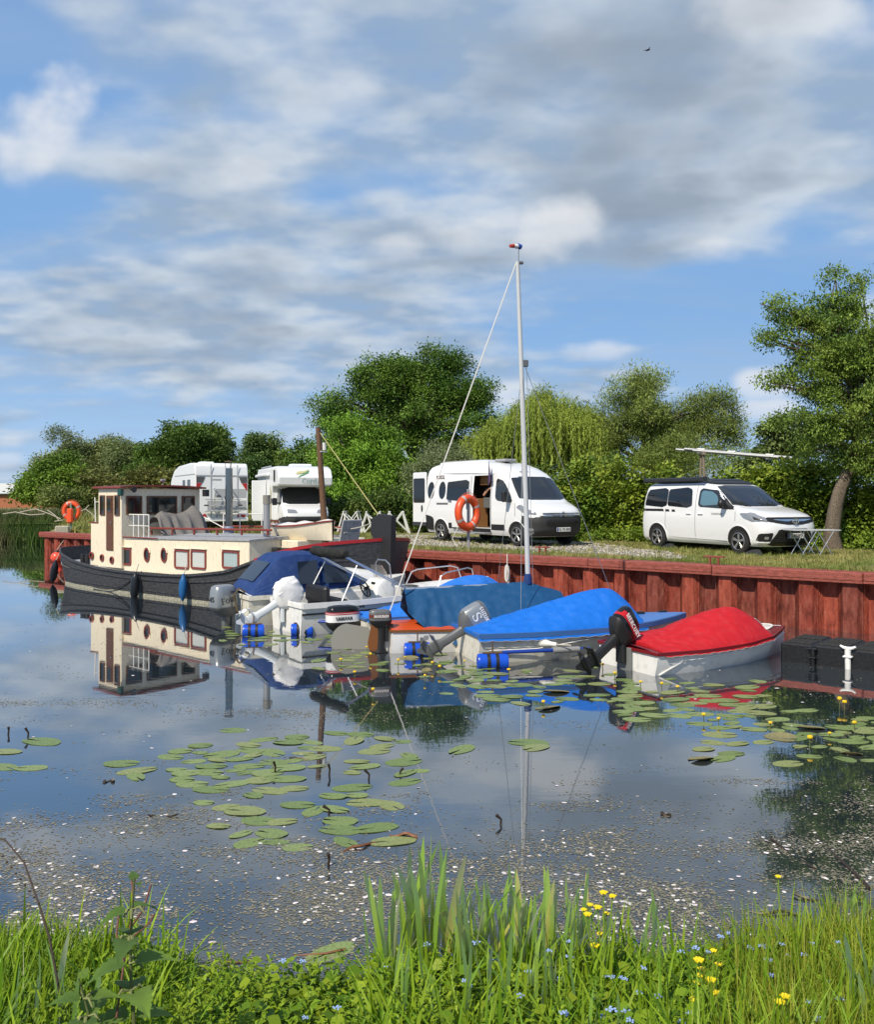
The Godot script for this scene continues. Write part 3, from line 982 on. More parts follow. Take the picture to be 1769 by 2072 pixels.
	var tarp := mottled("grey_canvas", [Color(0.105, 0.10, 0.095), Color(0.16, 0.15, 0.142), Color(0.20, 0.19, 0.18)], [0.15, 0.5, 0.9], 0.03, 1.2, 0.9, 0.4, 0.2, false, 57)
	single("tarpaulin", "grey tarpaulin draped over gear before the barge wheelhouse", "tarpaulin", tp, tarp, bg.position, WALL_TURN, "", 70)

	# small cream tender stowed on the foredeck
	var td := thing("tender", "small cream tender with maroon rim stowed on the barge foredeck", "dinghy", bg.transform * Vector3(7.15, 1.52, 0.2), WALL_TURN - 0.05)
	var ts := [[-0.95, 0.42, 0.25, 0.34], [-0.4, 0.55, 0.38, 0.32], [0.3, 0.5, 0.32, 0.35], [0.8, 0.28, 0.12, 0.42], [1.05, 0.03, 0.02, 0.46]]
	var tr := resample(ts, 16)
	var th := Soup.new()
	th.loft_open(hull_rings(tr, 3, -0.02))
	th.fan(hull_rings(tr, 3, -0.02)[0], true)
	part(td, "hull", th, cream, 50)
	var tg := Soup.new()
	for sd in [-1.0, 1.0]: strake(tg, tr, sd, func(q): return q[3], 0.025, 0.04)
	part(td, "gunwale", tg, maroon)
	var tc := Soup.new()
	tc.rows(tr.map(func(q): return [Vector3(q[0], q[3] + 0.01, q[1]), Vector3(q[0], q[3] + 0.10 * (1 - absf(q[0]) * 0.7) + 0.03 * sin(q[0] * 9), q[1] * 0.3), Vector3(q[0], q[3] + 0.01, -q[1])]))
	part(td, "cover", tc, mat("off_white_canvas", Color(0.66, 0.63, 0.60), 0.9), 70)

	# fenders along the barge
	var fm := mat("black_fender", Color(0.012, 0.014, 0.018), 0.3)
	fender("black sausage fender hanging at the barge stern quarter", bg.transform * Vector3(-1.85, 0.36, 2.05), 0.11, 0.62, fm, "black fenders on the barge", 0.28)
	fender("black sausage fender hanging amidships below the barge portholes", bg.transform * Vector3(3.1, 0.26, 2.40), 0.115, 0.66, fm, "black fenders on the barge", 0.1)
	fender("blue sausage fender hanging on the barge near the square window", bg.transform * Vector3(5.25, 0.36, 2.41), 0.10, 0.58, mat("blue_fender", Color(0.012, 0.10, 0.28), 0.35), "", 0.06)

func fender(label: String, at: Vector3, r: float, h: float, m: Material, group := "", lean := 0.0) -> void:
	var o := thing("fender", label, "fender", at, WALL_TURN, group)
	var s := Soup.new()
	var b := Transform3D(Basis(Vector3(0, 0, 1), -lean), Vector3.ZERO)
	s.lathe([Vector2(0.02, -h / 2 - 0.03), Vector2(0.03, -h / 2), Vector2(r * 0.62, -h / 2 + 0.05), Vector2(r * 0.95, -h / 2 + 0.15), Vector2(r, 0), Vector2(r * 0.95, h / 2 - 0.15), Vector2(r * 0.62, h / 2 - 0.05), Vector2(0.035, h / 2), Vector2(0.03, h / 2 + 0.05)], 16, b)
	part(o, "body", s, m, 50)
	var l := Soup.new()
	l.cyl(b * Vector3(0, h / 2 + 0.02, 0), b * Vector3(0, h / 2 + 0.25, -0.08), 0.012, 0.012, 5)
	part(o, "lanyard", l, mat("pale_rope", Color(0.42, 0.40, 0.34), 0.9))

func heading(hx: float, hd: float) -> float:
	return atan2(hd, hx)

func super_ring(c: Vector3, a: float, b: float, p := 3.0, n := 20) -> Array:
	# rounded rectangle in the x-z plane
	var o := []
	for k in n:
		var t := -TAU * k / n
		var cx := cos(t); var sz := sin(t)
		o.append(c + Vector3(a * signf(cx) * pow(absf(cx), 2.0 / p), 0, b * signf(sz) * pow(absf(sz), 2.0 / p)))
	return o

# outboard motor as a part of a boat: origin on the transom's top edge, aft is -x
func outboard(boat: Node, at: Vector3, turn: float, size: float, tilt: float, cowl: Material, pan: Material, leg: Material, kind: int) -> MeshInstance3D:
	var bs := Soup.new()
	bs.box(Vector3(-0.05, -0.12, 0), Vector3(0.07, 0.36, 0.16), 0.012)
	bs.box(Vector3(0.03, 0.03, 0.05), Vector3(0.12, 0.06, 0.03), 0.01)
	bs.box(Vector3(0.03, 0.03, -0.05), Vector3(0.12, 0.06, 0.03), 0.01)
	bs.cyl(Vector3(-0.07, 0.04, -0.10), Vector3(-0.07, 0.04, 0.10), 0.03, 0.03, 8)
	var root := part(boat, "outboard_motor", bs, leg)
	root.transform = Transform3D(Basis(Vector3.UP, turn).scaled(Vector3.ONE * size), at)
	var tx := Transform3D(Basis(Vector3(0, 0, 1), -deg_to_rad(tilt)), Vector3(-0.07, 0.04, 0)) * Transform3D(Basis(), Vector3(0.07, -0.04, 0))
	var c := Soup.new()
	var prof := []
	match kind:
		0: prof = [[0.14, 0.235, 0.150, -0.20], [0.16, 0.245, 0.158, -0.20], [0.30, 0.24, 0.155, -0.205], [0.42, 0.225, 0.145, -0.21], [0.49, 0.20, 0.125, -0.215], [0.515, 0.15, 0.09, -0.22], [0.52, 0.05, 0.03, -0.22]]
		1: prof = [[0.13, 0.23, 0.12, -0.18], [0.15, 0.235, 0.125, -0.18], [0.25, 0.235, 0.125, -0.185], [0.32, 0.225, 0.12, -0.19], [0.355, 0.20, 0.10, -0.195], [0.37, 0.12, 0.06, -0.2]]
		2: prof = [[0.13, 0.235, 0.135, -0.17], [0.16, 0.25, 0.145, -0.17], [0.26, 0.25, 0.142, -0.18], [0.36, 0.235, 0.13, -0.20], [0.42, 0.205, 0.105, -0.215], [0.45, 0.15, 0.07, -0.225], [0.46, 0.05, 0.02, -0.23]]
	c.loft(prof.map(func(q): return super_ring(Vector3(q[3], q[0], 0), q[1], q[2], 3.2, 24)))
	var co := part(root, "cowling", c, cowl, 45)
	co.transform = tx
	var p := Soup.new()
	var w0: float = prof[1][1]; var z0: float = prof[1][2]
	p.loft([super_ring(Vector3(-0.15, -0.02, 0), w0 * 0.5, z0 * 0.55, 3.0), super_ring(Vector3(-0.17, 0.06, 0), w0 * 0.86, z0 * 0.86, 3.2), super_ring(Vector3(-0.18, 0.125, 0), w0 * 1.03, z0 * 1.05, 3.2), super_ring(Vector3(-0.18, 0.145, 0), w0 * 1.03, z0 * 1.05, 3.2)])
	part(root, "lower_pan", p, pan, 45).transform = tx
	var l := Soup.new()
	l.loft([super_ring(Vector3(-0.15, 0.0, 0), 0.085, 0.075, 2.4, 14), super_ring(Vector3(-0.15, -0.2, 0), 0.075, 0.055, 2.4, 14), super_ring(Vector3(-0.16, -0.44, 0), 0.08, 0.045, 2.4, 14), super_ring(Vector3(-0.16, -0.52, 0), 0.12, 0.05, 2.4, 14)])
	l.loft([super_ring(Vector3(-0.17, -0.54, 0), 0.11, 0.03, 2.2, 14), super_ring(Vector3(-0.18, -0.68, 0), 0.10, 0.022, 2.2, 14)])
	l.tube([Vector3(-0.02, -0.70, 0), Vector3(-0.06, -0.70, 0), Vector3(-0.16, -0.70, 0), Vector3(-0.28, -0.70, 0), Vector3(-0.36, -0.70, 0)], [0.008, 0.035, 0.052, 0.05, 0.036], 10)
	l.prism(PackedVector2Array([Vector2(-0.10, -0.72), Vector2(-0.30, -0.72), Vector2(-0.31, -0.86), Vector2(-0.26, -0.88)]), 0.012, Transform3D(Basis(), Vector3(0, 0, -0.006)))
	part(root, "leg", l, leg, 40).transform = tx
	var cv := Soup.new()
	cv.prism(PackedVector2Array([Vector2(-0.02, -0.05), Vector2(-0.02, 0.05), Vector2(-0.2, 0.09), Vector2(-0.38, 0.10), Vector2(-0.38, -0.10), Vector2(-0.2, -0.09)]), 0.014, Transform3D(Basis(Vector3(1, 0, 0), PI / 2), Vector3(0, -0.52, 0)))
	part(root, "cavitation_plate", cv, leg).transform = tx
	var pr := Soup.new()
	for k in 3:
		var b := Basis(Vector3(1, 0, 0), TAU * k / 3) * Basis(Vector3(0, 1, 0), 0.5)
		var g := []
		for q in [[0.02, 0.02], [0.05, 0.045], [0.09, 0.055], [0.12, 0.03], [0.13, 0.008]]:
			g.append([Vector3(-0.39, -0.70, 0) + b * Vector3(0.004, q[0], -q[1]), Vector3(-0.39, -0.70, 0) + b * Vector3(0.004, q[0], q[1]), Vector3(-0.39, -0.70, 0) + b * Vector3(-0.004, q[0], q[1]), Vector3(-0.39, -0.70, 0) + b * Vector3(-0.004, q[0], -q[1])])
		pr.loft(g)
	pr.cyl(Vector3(-0.355, -0.70, 0), Vector3(-0.44, -0.70, 0), 0.036, 0.02, 10)
	part(root, "propeller", pr, leg).transform = tx
	root.set_meta("tilted", tx)
	return root

func plane_hull(boat: Node, st: Array, m: Material, keel := -0.2, n := 26) -> Array:
	var rs := resample(st, n)
	var rings := hull_rings(rs, 4, keel)
	var s := Soup.new()
	s.loft_open(rings)
	s.fan(rings[0], true)
	part(boat, "hull", s, m, 45)
	return rs

func gunwale(boat: Node, rs: Array, m: Material, wide := 0.025, high := 0.045, called := "gunwale") -> void:
	for sd in [-1.0, 1.0]:
		var s := Soup.new()
		strake(s, rs, sd, func(q): return q[3] + 0.004, wide, high)
		part(boat, called, s, m)
	var t := Soup.new()
	t.box(Vector3(rs[0][0] - 0.012, rs[0][3] + 0.004, 0), Vector3(0.035, high, rs[0][1] * 2 + wide), 0.008)
	part(boat, called, t, m)

func deck(boat: Node, rs: Array, x0: float, x1: float, m: Material, lift := 0.0, crown := 0.05, called := "deck") -> void:
	var s := Soup.new()
	var g := []
	for q in rs:
		if q[0] < x0 - 0.001 or q[0] > x1 + 0.001: continue
		var row := []
		for k in 9:
			var f := k / 4.0 - 1.0
			row.append(Vector3(q[0], q[3] + lift + crown * (1 - f * f) * minf(1.0, q[1] / 0.5), f * (q[1] - 0.005)))
		g.append(row)
	s.rows(g)
	part(boat, called, s, m, 60)

# a tarpaulin over a boat: ridge heights along x, hem at the gunwale, with slack folds
func cover(called: String, label: String, boat: Node3D, rs: Array, x0: float, x1: float, ridge: Array, m: Material, sharp := 1.0, over := 0.03, drop := 0.05, fold := 0.02, seed_ := 1, group := "") -> Node3D:
	var nf := FastNoiseLite.new(); nf.seed = seed_; nf.frequency = 1.0
	var g := []
	for i in 57:
		var f := i / 56.0
		var x := lerpf(x0, x1, f)
		var b := lerp_in(rs.map(func(q): return [q[0], q[1]]), x) + over
		var sh := lerp_in(rs.map(func(q): return [q[0], q[3]]), x)
		var top := smooth_in(ridge, x)
		var row := []
		for k in 33:
			var t := k / 16.0 - 1.0
			var a := absf(t)
			var z := t * b
			var y := lerpf(sh + 0.015, top, pow(1.0 - pow(a, 1.0 + sharp), 0.9))
			if a > 0.94:
				y = sh + 0.02 - drop * (a - 0.94) / 0.06
				z = signf(t) * (b + 0.012)
			var slack := (1.0 - a) * a * 4.0
			var cr := sin(x * 9.0 - a * 9.0 + 4.0 * nf.get_noise_2d(x * 0.8, z))
			y += fold * slack * (nf.get_noise_2d(x * 1.6 + z * 1.2, z * 0.6) * 1.4 - 0.9 * pow(absf(cr), 6.0) + 0.5 * pow(absf(sin(x * 23.0 + a * 13.0 + seed_)), 10.0))
			if a > 0.9: y += 0.5 * fold * nf.get_noise_2d(x * 3.0, seed_ * 3.0)
			row.append(Vector3(x, y, z))
		g.append(row)
	var s := Soup.new()
	s.rows(g)
	# closing flaps at both ends
	for e in [0, 56]:
		var r: Array = g[e]
		var lowr: Array = r.map(func(p): return Vector3(p.x, minf(p.y, lerp_in(rs.map(func(q): return [q[0], q[3]]), p.x) - 0.0), p.z))
		s.rows([r, lowr] if e == 56 else [lowr, r])
	var o := single(called, label, "boat cover", s, m, boat.position, boat.rotation.y, group, 62)
	# sewn seams across the cloth and a lashing cord under the hem
	for i in [14, 28, 42]:
		var sm := Soup.new()
		var pts := []
		for k in range(1, 32): pts.append(g[i][k] + Vector3(0, 0.002, 0))
		sm.tube(pts, 0.005, 5, false)
		part(o, "seam", sm, m, 60)
	for side in [0, 32]:
		var cd := Soup.new()
		var cp := []
		for i in range(0, 57, 2):
			var p: Vector3 = g[i][side]
			cp.append(p + Vector3(0, (-0.012 if (i / 2) % 2 else 0.004), signf(p.z) * 0.008))
		cd.tube(cp, 0.005, 5, false)
		part(o, "lashing_cord", cd, mat("grey_cord", Color(0.30, 0.30, 0.30), 0.9), 60)
	return o

func build_boats() -> void:
	var gel := mottled("white_gelcoat", [Color(0.58, 0.58, 0.54), Color(0.72, 0.72, 0.70), Color(0.76, 0.76, 0.74)], [0.1, 0.4, 0.9], 0.012, Vector3(0.7, 0.7, 0.7), 0.28, 0.0, 0.05, false, 61)
	var cream := mottled("aged_gelcoat", [Color(0.48, 0.45, 0.35), Color(0.64, 0.62, 0.54), Color(0.70, 0.69, 0.63)], [0.1, 0.45, 0.9], 0.015, 0.8, 0.4, 0.0, 0.05, false, 62)
	var grey := mat("silver_paint", Color(0.34, 0.36, 0.37), 0.3, 0.55)
	var mid := mat("grey_paint", Color(0.13, 0.135, 0.14), 0.4, 0.2)
	var blk := mat("black_gloss", Color(0.008, 0.008, 0.009), 0.18)
	var blkm := mat("black_matt", Color(0.012, 0.012, 0.013), 0.5)
	var red := mat("signal_red", Color(0.42, 0.008, 0.012), 0.3)
	var wht := mat("white_gloss", Color(0.76, 0.77, 0.77), 0.25)
	var letter := mat("white_letter", Color(0.8, 0.8, 0.8), 0.4)
	var dletter := mat("dark_letter", Color(0.015, 0.015, 0.018), 0.4)
	var alu := mat("aluminium", Color(0.66, 0.67, 0.68), 0.3, 0.9)
	var redc := cloth("red_canvas", Color(0.46, 0.011, 0.018), 71)
	var bluec := cloth("bright_blue_canvas", Color(0.005, 0.135, 0.56), 72)
	var teal := cloth("teal_blue_canvas", Color(0.006, 0.062, 0.165), 73)
	var navy := cloth("navy_canvas", Color(0.014, 0.042, 0.155), 74)
	var skyc := cloth("light_blue_canvas", Color(0.02, 0.16, 0.58), 75)
	var rope := mat("white_rope", Color(0.62, 0.61, 0.58), 0.9)
	var vinyl := mat("smoked_vinyl", Color(0.014, 0.022, 0.04), 0.12, 0.0, 0.6)

	# --- boat with the red cover
	var f := thing("motorboat", "small white motorboat with red rim and tilted black outboard", "motorboat", Vector3(2.80, 0, -13.15), heading(0.885, 0.465))
	var rs := plane_hull(f, [[0.0, 0.66, 0.60, 0.31], [0.9, 0.70, 0.62, 0.30], [1.8, 0.64, 0.50, 0.315], [2.5, 0.46, 0.28, 0.35], [3.0, 0.18, 0.08, 0.39], [3.25, 0.02, 0.01, 0.41]], gel)
	gunwale(f, rs, mat("dark_red_rim", Color(0.16, 0.008, 0.012), 0.3), 0.022, 0.05)
	deck(f, rs, 0.0, 3.25, mat("dark_red_rim", Color(0.16, 0.008, 0.012), 0.3), 0.012)
	var tpad := Soup.new()
	tpad.box(Vector3(-0.03, 0.13, -0.02), Vector3(0.045, 0.40, 0.30), 0.006)
	part(f, "transom_pad", tpad, mat("pad_grey", Color(0.16, 0.17, 0.17), 0.6))
	for sd in [-1.0, 1.0]:
		var kn := Soup.new()
		strake(kn, rs.filter(func(q): return q[0] > 0.45), sd, func(q): return 0.17 + 0.045 * q[0], 0.012, 0.02)
		kn.tube([Vector3(0.46, 0.19, sd * 0.672), Vector3(0.06, 0.01, sd * 0.615)], 0.012, 5)
		part(f, "spray_rail", kn, gel)
	var ob := outboard(f, Vector3(-0.06, 0.40, -0.02), 0.10, 0.98, 56, blk, blkm, blkm, 2)
	var tx: Transform3D = ob.get_meta("tilted")
	var band := Soup.new()
	band.loft([super_ring(Vector3(-0.176, 0.215, 0), 0.2525, 0.1455, 3.2, 24), super_ring(Vector3(-0.187, 0.315, 0), 0.245, 0.1385, 3.2, 24)], false)
	part(ob, "red_stripe", band, red).transform = tx
	text(ob, "MERCURY", 0.075, letter, tx * Transform3D(Basis(), Vector3(-0.18, 0.275, 0.147)), "lettering", false, 0.95)
	cover("boat_cover", "red canvas cover stretched over the small white motorboat", f, rs, 0.12, 2.55, [[0.0, 0.40], [0.35, 0.47], [0.8, 0.55], [1.3, 0.68], [1.8, 0.79], [2.15, 0.79], [2.42, 0.66], [2.6, 0.44]], redc, 0.55, 0.02, 0.05, 0.016, 3)
	var coil := Soup.new()
	for k in 5:
		var pts := []
		for j in 17:
			var a := TAU * j / 16.0
			pts.append(Vector3(2.78 + (0.10 + 0.012 * k) * cos(a), 0.425 + 0.012 * k + 0.01 * sin(a * 2 + k), 0.05 * sin(a) + 0.07 * sin(a + k * 0.4)))
		coil.tube(pts, 0.011, 5, false)
	coil.tube([Vector3(2.5, 0.60, 0.1), Vector3(2.75, 0.47, 0.04), Vector3(3.2, 0.43, 0.0)], 0.009, 5)
	single("rope_coil", "white mooring rope coiled on the red rimmed bow", "rope", coil, rope, f.position, f.rotation.y)

	# --- boat under the big bright blue cover
	var e := thing("motorboat", "white motorboat with blue foredeck and tilted silver outboard", "motorboat", Vector3(0.46, 0, -14.15), heading(0.957, 0.29))
	rs = plane_hull(e, [[0.0, 0.66, 0.56, 0.42], [1.0, 0.72, 0.62, 0.42], [2.2, 0.70, 0.52, 0.44], [3.0, 0.52, 0.30, 0.47], [3.6, 0.24, 0.10, 0.50], [3.95, 0.02, 0.01, 0.52]], cream)
	gunwale(e, rs, mat("blue_band", Color(0.04, 0.115, 0.31), 0.35), 0.03, 0.075)
	deck(e, rs, 2.2, 3.95, mat("blue_deck", Color(0.055, 0.16, 0.44), 0.35), 0.045, 0.07, "foredeck")
	deck(e, rs, 0.0, 2.4, cream, 0.0, 0.0)
	var vent := Soup.new()
	vent.box(Vector3(3.05, 0.60, 0.05), Vector3(0.16, 0.035, 0.12), 0.01)
	part(e, "deck_hatch", vent, blkm)
	var cl := Soup.new()
	cl.box(Vector3(3.55, 0.59, -0.05), Vector3(0.16, 0.03, 0.05), 0.01)
	part(e, "cleat", cl, blkm)
	ob = outboard(e, Vector3(0.12, 0.34, -0.1), 0.05, 0.95, 60, grey, mid, mid, 0)
	tx = ob.get_meta("tilted")
	band = Soup.new()
	band.loft([super_ring(Vector3(-0.212, 0.44, 0), 0.2215, 0.1425, 3.2, 24), super_ring(Vector3(-0.2145, 0.485, 0), 0.204, 0.1305, 3.2, 24)], false)
	part(ob, "dark_stripe", band, mid).transform = tx
	text(ob, "SUZUKI", 0.07, letter, tx * Transform3D(Basis(), Vector3(-0.2, 0.41, 0.152)), "lettering", false, 0.95)
	text(ob, "S", 0.16, letter, tx * Transform3D(Basis(), Vector3(-0.25, 0.27, 0.160)), "lettering", true, 1.3)
	cover("boat_cover", "bright blue canvas cover peaked over the boat with blue foredeck", e, rs, -0.03, 2.92, [[-0.1, 0.46], [0.3, 0.56], [1.0, 0.72], [1.7, 0.90], [2.25, 1.01], [2.55, 1.0], [2.8, 0.82], [2.95, 0.58]], bluec, 0.40, 0.03, 0.09, 0.016, 8)
	# white side fender on that boat, held by a line
	fender("white fender lying along the blue covered boat's side", e.transform * Vector3(1.0, 0.29, 0.72), 0.06, 0.42, mat("white_fender", Color(0.66, 0.65, 0.60), 0.4), "", PI / 2 + e.rotation.y * 0.0)

	# --- sailing dinghy with orange deck under a boom tent
	var c := thing("sailing_dinghy", "white sailing dinghy with orange deck, tall aluminium mast and raised rudder", "sailboat", Vector3(-0.87, 0, -15.0), heading(0.97, 0.243))
	rs = plane_hull(c, [[0.0, 0.58, 0.54, 0.36], [1.0, 0.70, 0.62, 0.36], [2.2, 0.72, 0.58, 0.38], [3.2, 0.52, 0.32, 0.42], [4.0, 0.18, 0.08, 0.46], [4.3, 0.02, 0.01, 0.48]], gel, -0.2)
	gunwale(c, rs, mat("varnish", Color(0.17, 0.065, 0.02), 0.3), 0.02, 0.04)
	deck(c, rs, 0.0, 4.3, mat("orange_deck", Color(0.55, 0.075, 0.012), 0.4), 0.02, 0.05)
	var ms := Soup.new()
	var mp := [Vector3(2.55, 0.45, 0), Vector3(2.50, 2.2, 0.02), Vector3(2.42, 4.2, 0.04), Vector3(2.32, 6.62, 0.07)]
	ms.tube(mp, [0.045, 0.045, 0.043, 0.034], 12)
	var mast := part(c, "mast", ms, mat("mast_alu", Color(0.60, 0.61, 0.61), 0.38, 0.25))
	var fit := Soup.new()
	fit.box(Vector3(2.37, 6.60, 0.06), Vector3(0.11, 0.05, 0.06), 0.01)
	fit.box(Vector3(2.47, 4.86, 0.05), Vector3(0.10, 0.12, 0.05), 0.01)
	part(mast, "mast_fitting", fit, mid)
	var ww := Soup.new()
	ww.cyl(Vector3(2.34, 6.62, 0.07), Vector3(2.34, 6.86, 0.07), 0.006, 0.006, 5)
	part(mast, "wand", ww, mid)
	var socks := [[0.00, -0.07, 0.045, 0.042, Color(0.02, 0.07, 0.36)], [-0.07, -0.14, 0.042, 0.036, Color(0.7, 0.7, 0.7)], [-0.14, -0.22, 0.036, 0.028, Color(0.40, 0.04, 0.03)]]
	for k in 3:
		var q: Array = socks[k]
		var so := Soup.new()
		so.tube([Vector3(2.38 + q[0], 6.87, 0.07 - q[0] * 0.3), Vector3(2.38 + q[1], 6.87 - 0.015 * (k - 1), 0.07 - q[1] * 0.3)], [q[2], q[3]], 12)
		part(mast, "windsock", so, mat("sock_%d" % k, q[4], 0.7))
	for st in [[Vector3(2.30, 6.6, 0.07), Vector3(0.02, 0.62, 0.25), 0.011], [Vector3(2.42, 4.86, 0.05), Vector3(2.15, 0.42, 0.72), 0.005], [Vector3(2.42, 4.86, 0.05), Vector3(2.15, 0.42, -0.72), 0.005], [Vector3(2.44, 4.86, 0.05), Vector3(4.25, 0.5, 0.0), 0.006], [Vector3(2.49, 4.8, 0.06), Vector3(2.62, 0.6, 0.06), 0.005]]:
		var ss := Soup.new()
		ss.cyl(st[0], st[1], st[2], st[2], 5)
		part(c, "stay", ss, rope if st[2] > 0.01 else mat("wire", Color(0.33, 0.34, 0.35), 0.4, 0.7))
	var boot := Soup.new()
	boot.lathe([Vector2(0.07, 1.02), Vector2(0.075, 1.10), Vector2(0.055, 1.2)], 12, Transform3D(Basis(), Vector3(2.53, 0, 0.01)))
	part(c, "mast_boot", boot, navy)
	var bm := Soup.new()
	bm.cyl(Vector3(0.35, 0.98, 0), Vector3(2.5, 1.02, 0), 0.03, 0.03, 8)
	part(c, "boom", bm, alu)
	# rudder: varnished stock, blade swung up aft
	var ru := Soup.new()
	ru.prism(PackedVector2Array([Vector2(-0.05, 0.50), Vector2(-0.24, 0.48), Vector2(-0.31, 0.12), Vector2(-0.30, 0.02), Vector2(-0.2, -0.04), Vector2(-0.08, -0.02), Vector2(-0.04, 0.1)]), 0.04, Transform3D(Basis(Vector3.UP, -0.25), Vector3(0, 0, 0.12)))
	var rud := part(c, "rudder_stock", ru, mat("varnish", Color(0.17, 0.065, 0.02), 0.3))
	var bl := PackedVector2Array()
	for k in 13:
		var a := PI * (0.55 + 1.0 * k / 12.0)
		bl.append(Vector2(-0.62 + 0.30 * cos(a), 0.12 + 0.32 * sin(a) * 0.95))
	bl.append(Vector2(-0.25, -0.12)); bl.append(Vector2(-0.18, 0.16)); bl.append(Vector2(-0.3, 0.36))
	var rb := Soup.new()
	rb.prism(bl, 0.022, Transform3D(Basis(Vector3.UP, -0.25), Vector3(0, 0.0, 0.06)))
	part(rud, "rudder_blade", rb, mat("blade_grey", Color(0.22, 0.22, 0.20), 0.6))
	ob = outboard(c, Vector3(-0.02, 0.42, 0.42), 0.0, 0.78, 0, mid, blkm, blkm, 1)
	tx = ob.get_meta("tilted")
	band = Soup.new()
	band.loft([super_ring(Vector3(-0.184, 0.20, 0), 0.2375, 0.1275, 3.2, 24), super_ring(Vector3(-0.187, 0.27, 0), 0.236, 0.126, 3.2, 24)], false)
	part(ob, "brown_stripe", band, mat("brown_red", Color(0.12, 0.03, 0.02), 0.3)).transform = tx
	text(ob, "MARINER", 0.055, letter, tx * Transform3D(Basis(), Vector3(-0.18, 0.235, 0.1285)), "lettering", false, 0.95)
	# boom tent with hanging folds
	var nf := FastNoiseLite.new(); nf.seed = 17; nf.frequency = 1.0
	var g := []
	for i in 61:
		var x := lerpf(0.32, 3.15, i / 60.0)
		var top: float = lerp_in([[0.3, 1.00], [2.5, 1.06], [3.2, 0.86]], x)
		var hem: float = lerp_in([[0.3, 0.66], [0.45, 0.50], [0.75, 0.22], [1.05, 0.12], [1.3, 0.28], [3.2, 0.42]], x)
		var row := []
		for k in 25:
			var t := k / 12.0 - 1.0
			var a := absf(t)
			var z := t * 0.80 * lerp_in([[0.3, 0.35], [0.7, 0.75], [1.4, 1.0], [3.0, 0.95], [3.2, 0.8]], x)
			var yy := lerpf(top, hem if t > 0 else maxf(hem, 0.36), pow(a, 1.15))
			var fo := sin(x * 26.0 + 4.0 * nf.get_noise_2d(x * 1.5, a)) * 0.028 * a * lerp_in([[0.3, 1.4], [1.3, 0.9], [2.2, 0.15], [3.2, 0.1]], x)
			row.append(Vector3(x, yy + 0.02 * nf.get_noise_2d(x * 2, z * 2), z + fo * signf(t) + fo * 0.3))
		g.append(row)
	var ten := Soup.new()
	ten.rows(g)
	single("boom_tent", "teal blue tarpaulin hung over the dinghy's boom like a tent", "boat cover", ten, teal, c.position, c.rotation.y, "", 65)

	# --- narrow boat with light blue cover between dinghy and console boat
	var d := thing("motorboat", "narrow white boat half hidden beside the dinghy with striped outboard", "motorboat", Vector3(-1.42, 0, -15.95), heading(0.9, 0.436))
	rs = plane_hull(d, [[0.0, 0.46, 0.42, 0.40], [1.2, 0.52, 0.46, 0.40], [2.4, 0.48, 0.36, 0.44], [3.3, 0.26, 0.12, 0.50], [3.8, 0.02, 0.01, 0.54]], cream)
	gunwale(d, rs, mat("blue_band", Color(0.04, 0.115, 0.31), 0.35), 0.02, 0.05)
	cover("boat_cover", "light blue canvas cover rising behind the teal boom tent", d, rs, 0.0, 3.2, [[-0.1, 0.45], [0.5, 0.52], [1.2, 0.70], [1.9, 0.98], [2.4, 1.06], [2.8, 0.95], [3.2, 0.58]], skyc, 0.8, 0.03, 0.06, 0.025, 12)
	ob = outboard(d, Vector3(-0.06, 0.15, 0.05), 0.06, 1.3, 0, blk, blkm, blkm, 1)
	tx = ob.get_meta("tilted")
	band = Soup.new()
	band.loft([super_ring(Vector3(-0.182, 0.155, 0), 0.2375, 0.1275, 3.2, 24), super_ring(Vector3(-0.187, 0.29, 0), 0.2345, 0.1265, 3.2, 24)], false)
	part(ob, "white_panel", band, wht).transform = tx
	for k in 2:
		var sp := Soup.new()
		sp.loft([super_ring(Vector3(-0.186, 0.255 + k * 0.022, 0), 0.2385, 0.1285, 3.2, 24), super_ring(Vector3(-0.186, 0.268 + k * 0.022, 0), 0.2382, 0.1282, 3.2, 24)], false)
		part(ob, "red_stripe", sp, red).transform = tx
	text(ob, "YAMAHA", 0.05, dletter, tx * Transform3D(Basis(), Vector3(-0.22, 0.205, 0.1295)), "lettering", false, 0.9)

	# --- white console boat with bimini frame
	var b := thing("motorboat", "white open console boat with folded bimini and bow rails", "motorboat", Vector3(-2.85, 0, -16.9), heading(0.84, 0.5426))
	rs = plane_hull(b, [[0.0, 0.72, 0.64, 0.54], [1.2, 0.78, 0.68, 0.55], [2.6, 0.76, 0.56, 0.60], [3.7, 0.50, 0.24, 0.68], [4.4, 0.18, 0.06, 0.74], [4.7, 0.02, 0.01, 0.77]], gel, -0.25)
	gunwale(b, rs, gel, 0.04, 0.10)
	deck(b, rs, 2.75, 4.7, gel, 0.05, 0.06, "foredeck")
	var rr := Soup.new()
	for sd in [-1.0, 1.0]: strake(rr, rs, sd, func(q): return q[3] * 0.72, 0.022, 0.03)
	part(b, "rubbing_strake", rr, blkm)
	var fl := Soup.new()
	fl.rows(rs.filter(func(q): return q[0] < 2.9).map(func(q): return [Vector3(q[0], 0.22, q[1] - 0.04), Vector3(q[0], 0.22, -q[1] + 0.04)]))
	part(b, "cockpit_floor", fl, mat("floor_grey", Color(0.42, 0.42, 0.40), 0.7))
	var inn := Soup.new()
	for sd in [-1.0, 1.0]:
		inn.rows(rs.filter(func(q): return q[0] < 2.9).map(func(q): return [Vector3(q[0], 0.2, sd * (q[1] - 0.06)), Vector3(q[0], q[3] + 0.03, sd * (q[1] - 0.06)), Vector3(q[0], q[3] + 0.03, sd * (q[1] - 0.0))]))
	part(b, "inner_liner", inn, gel, 30)
	var well := Soup.new()
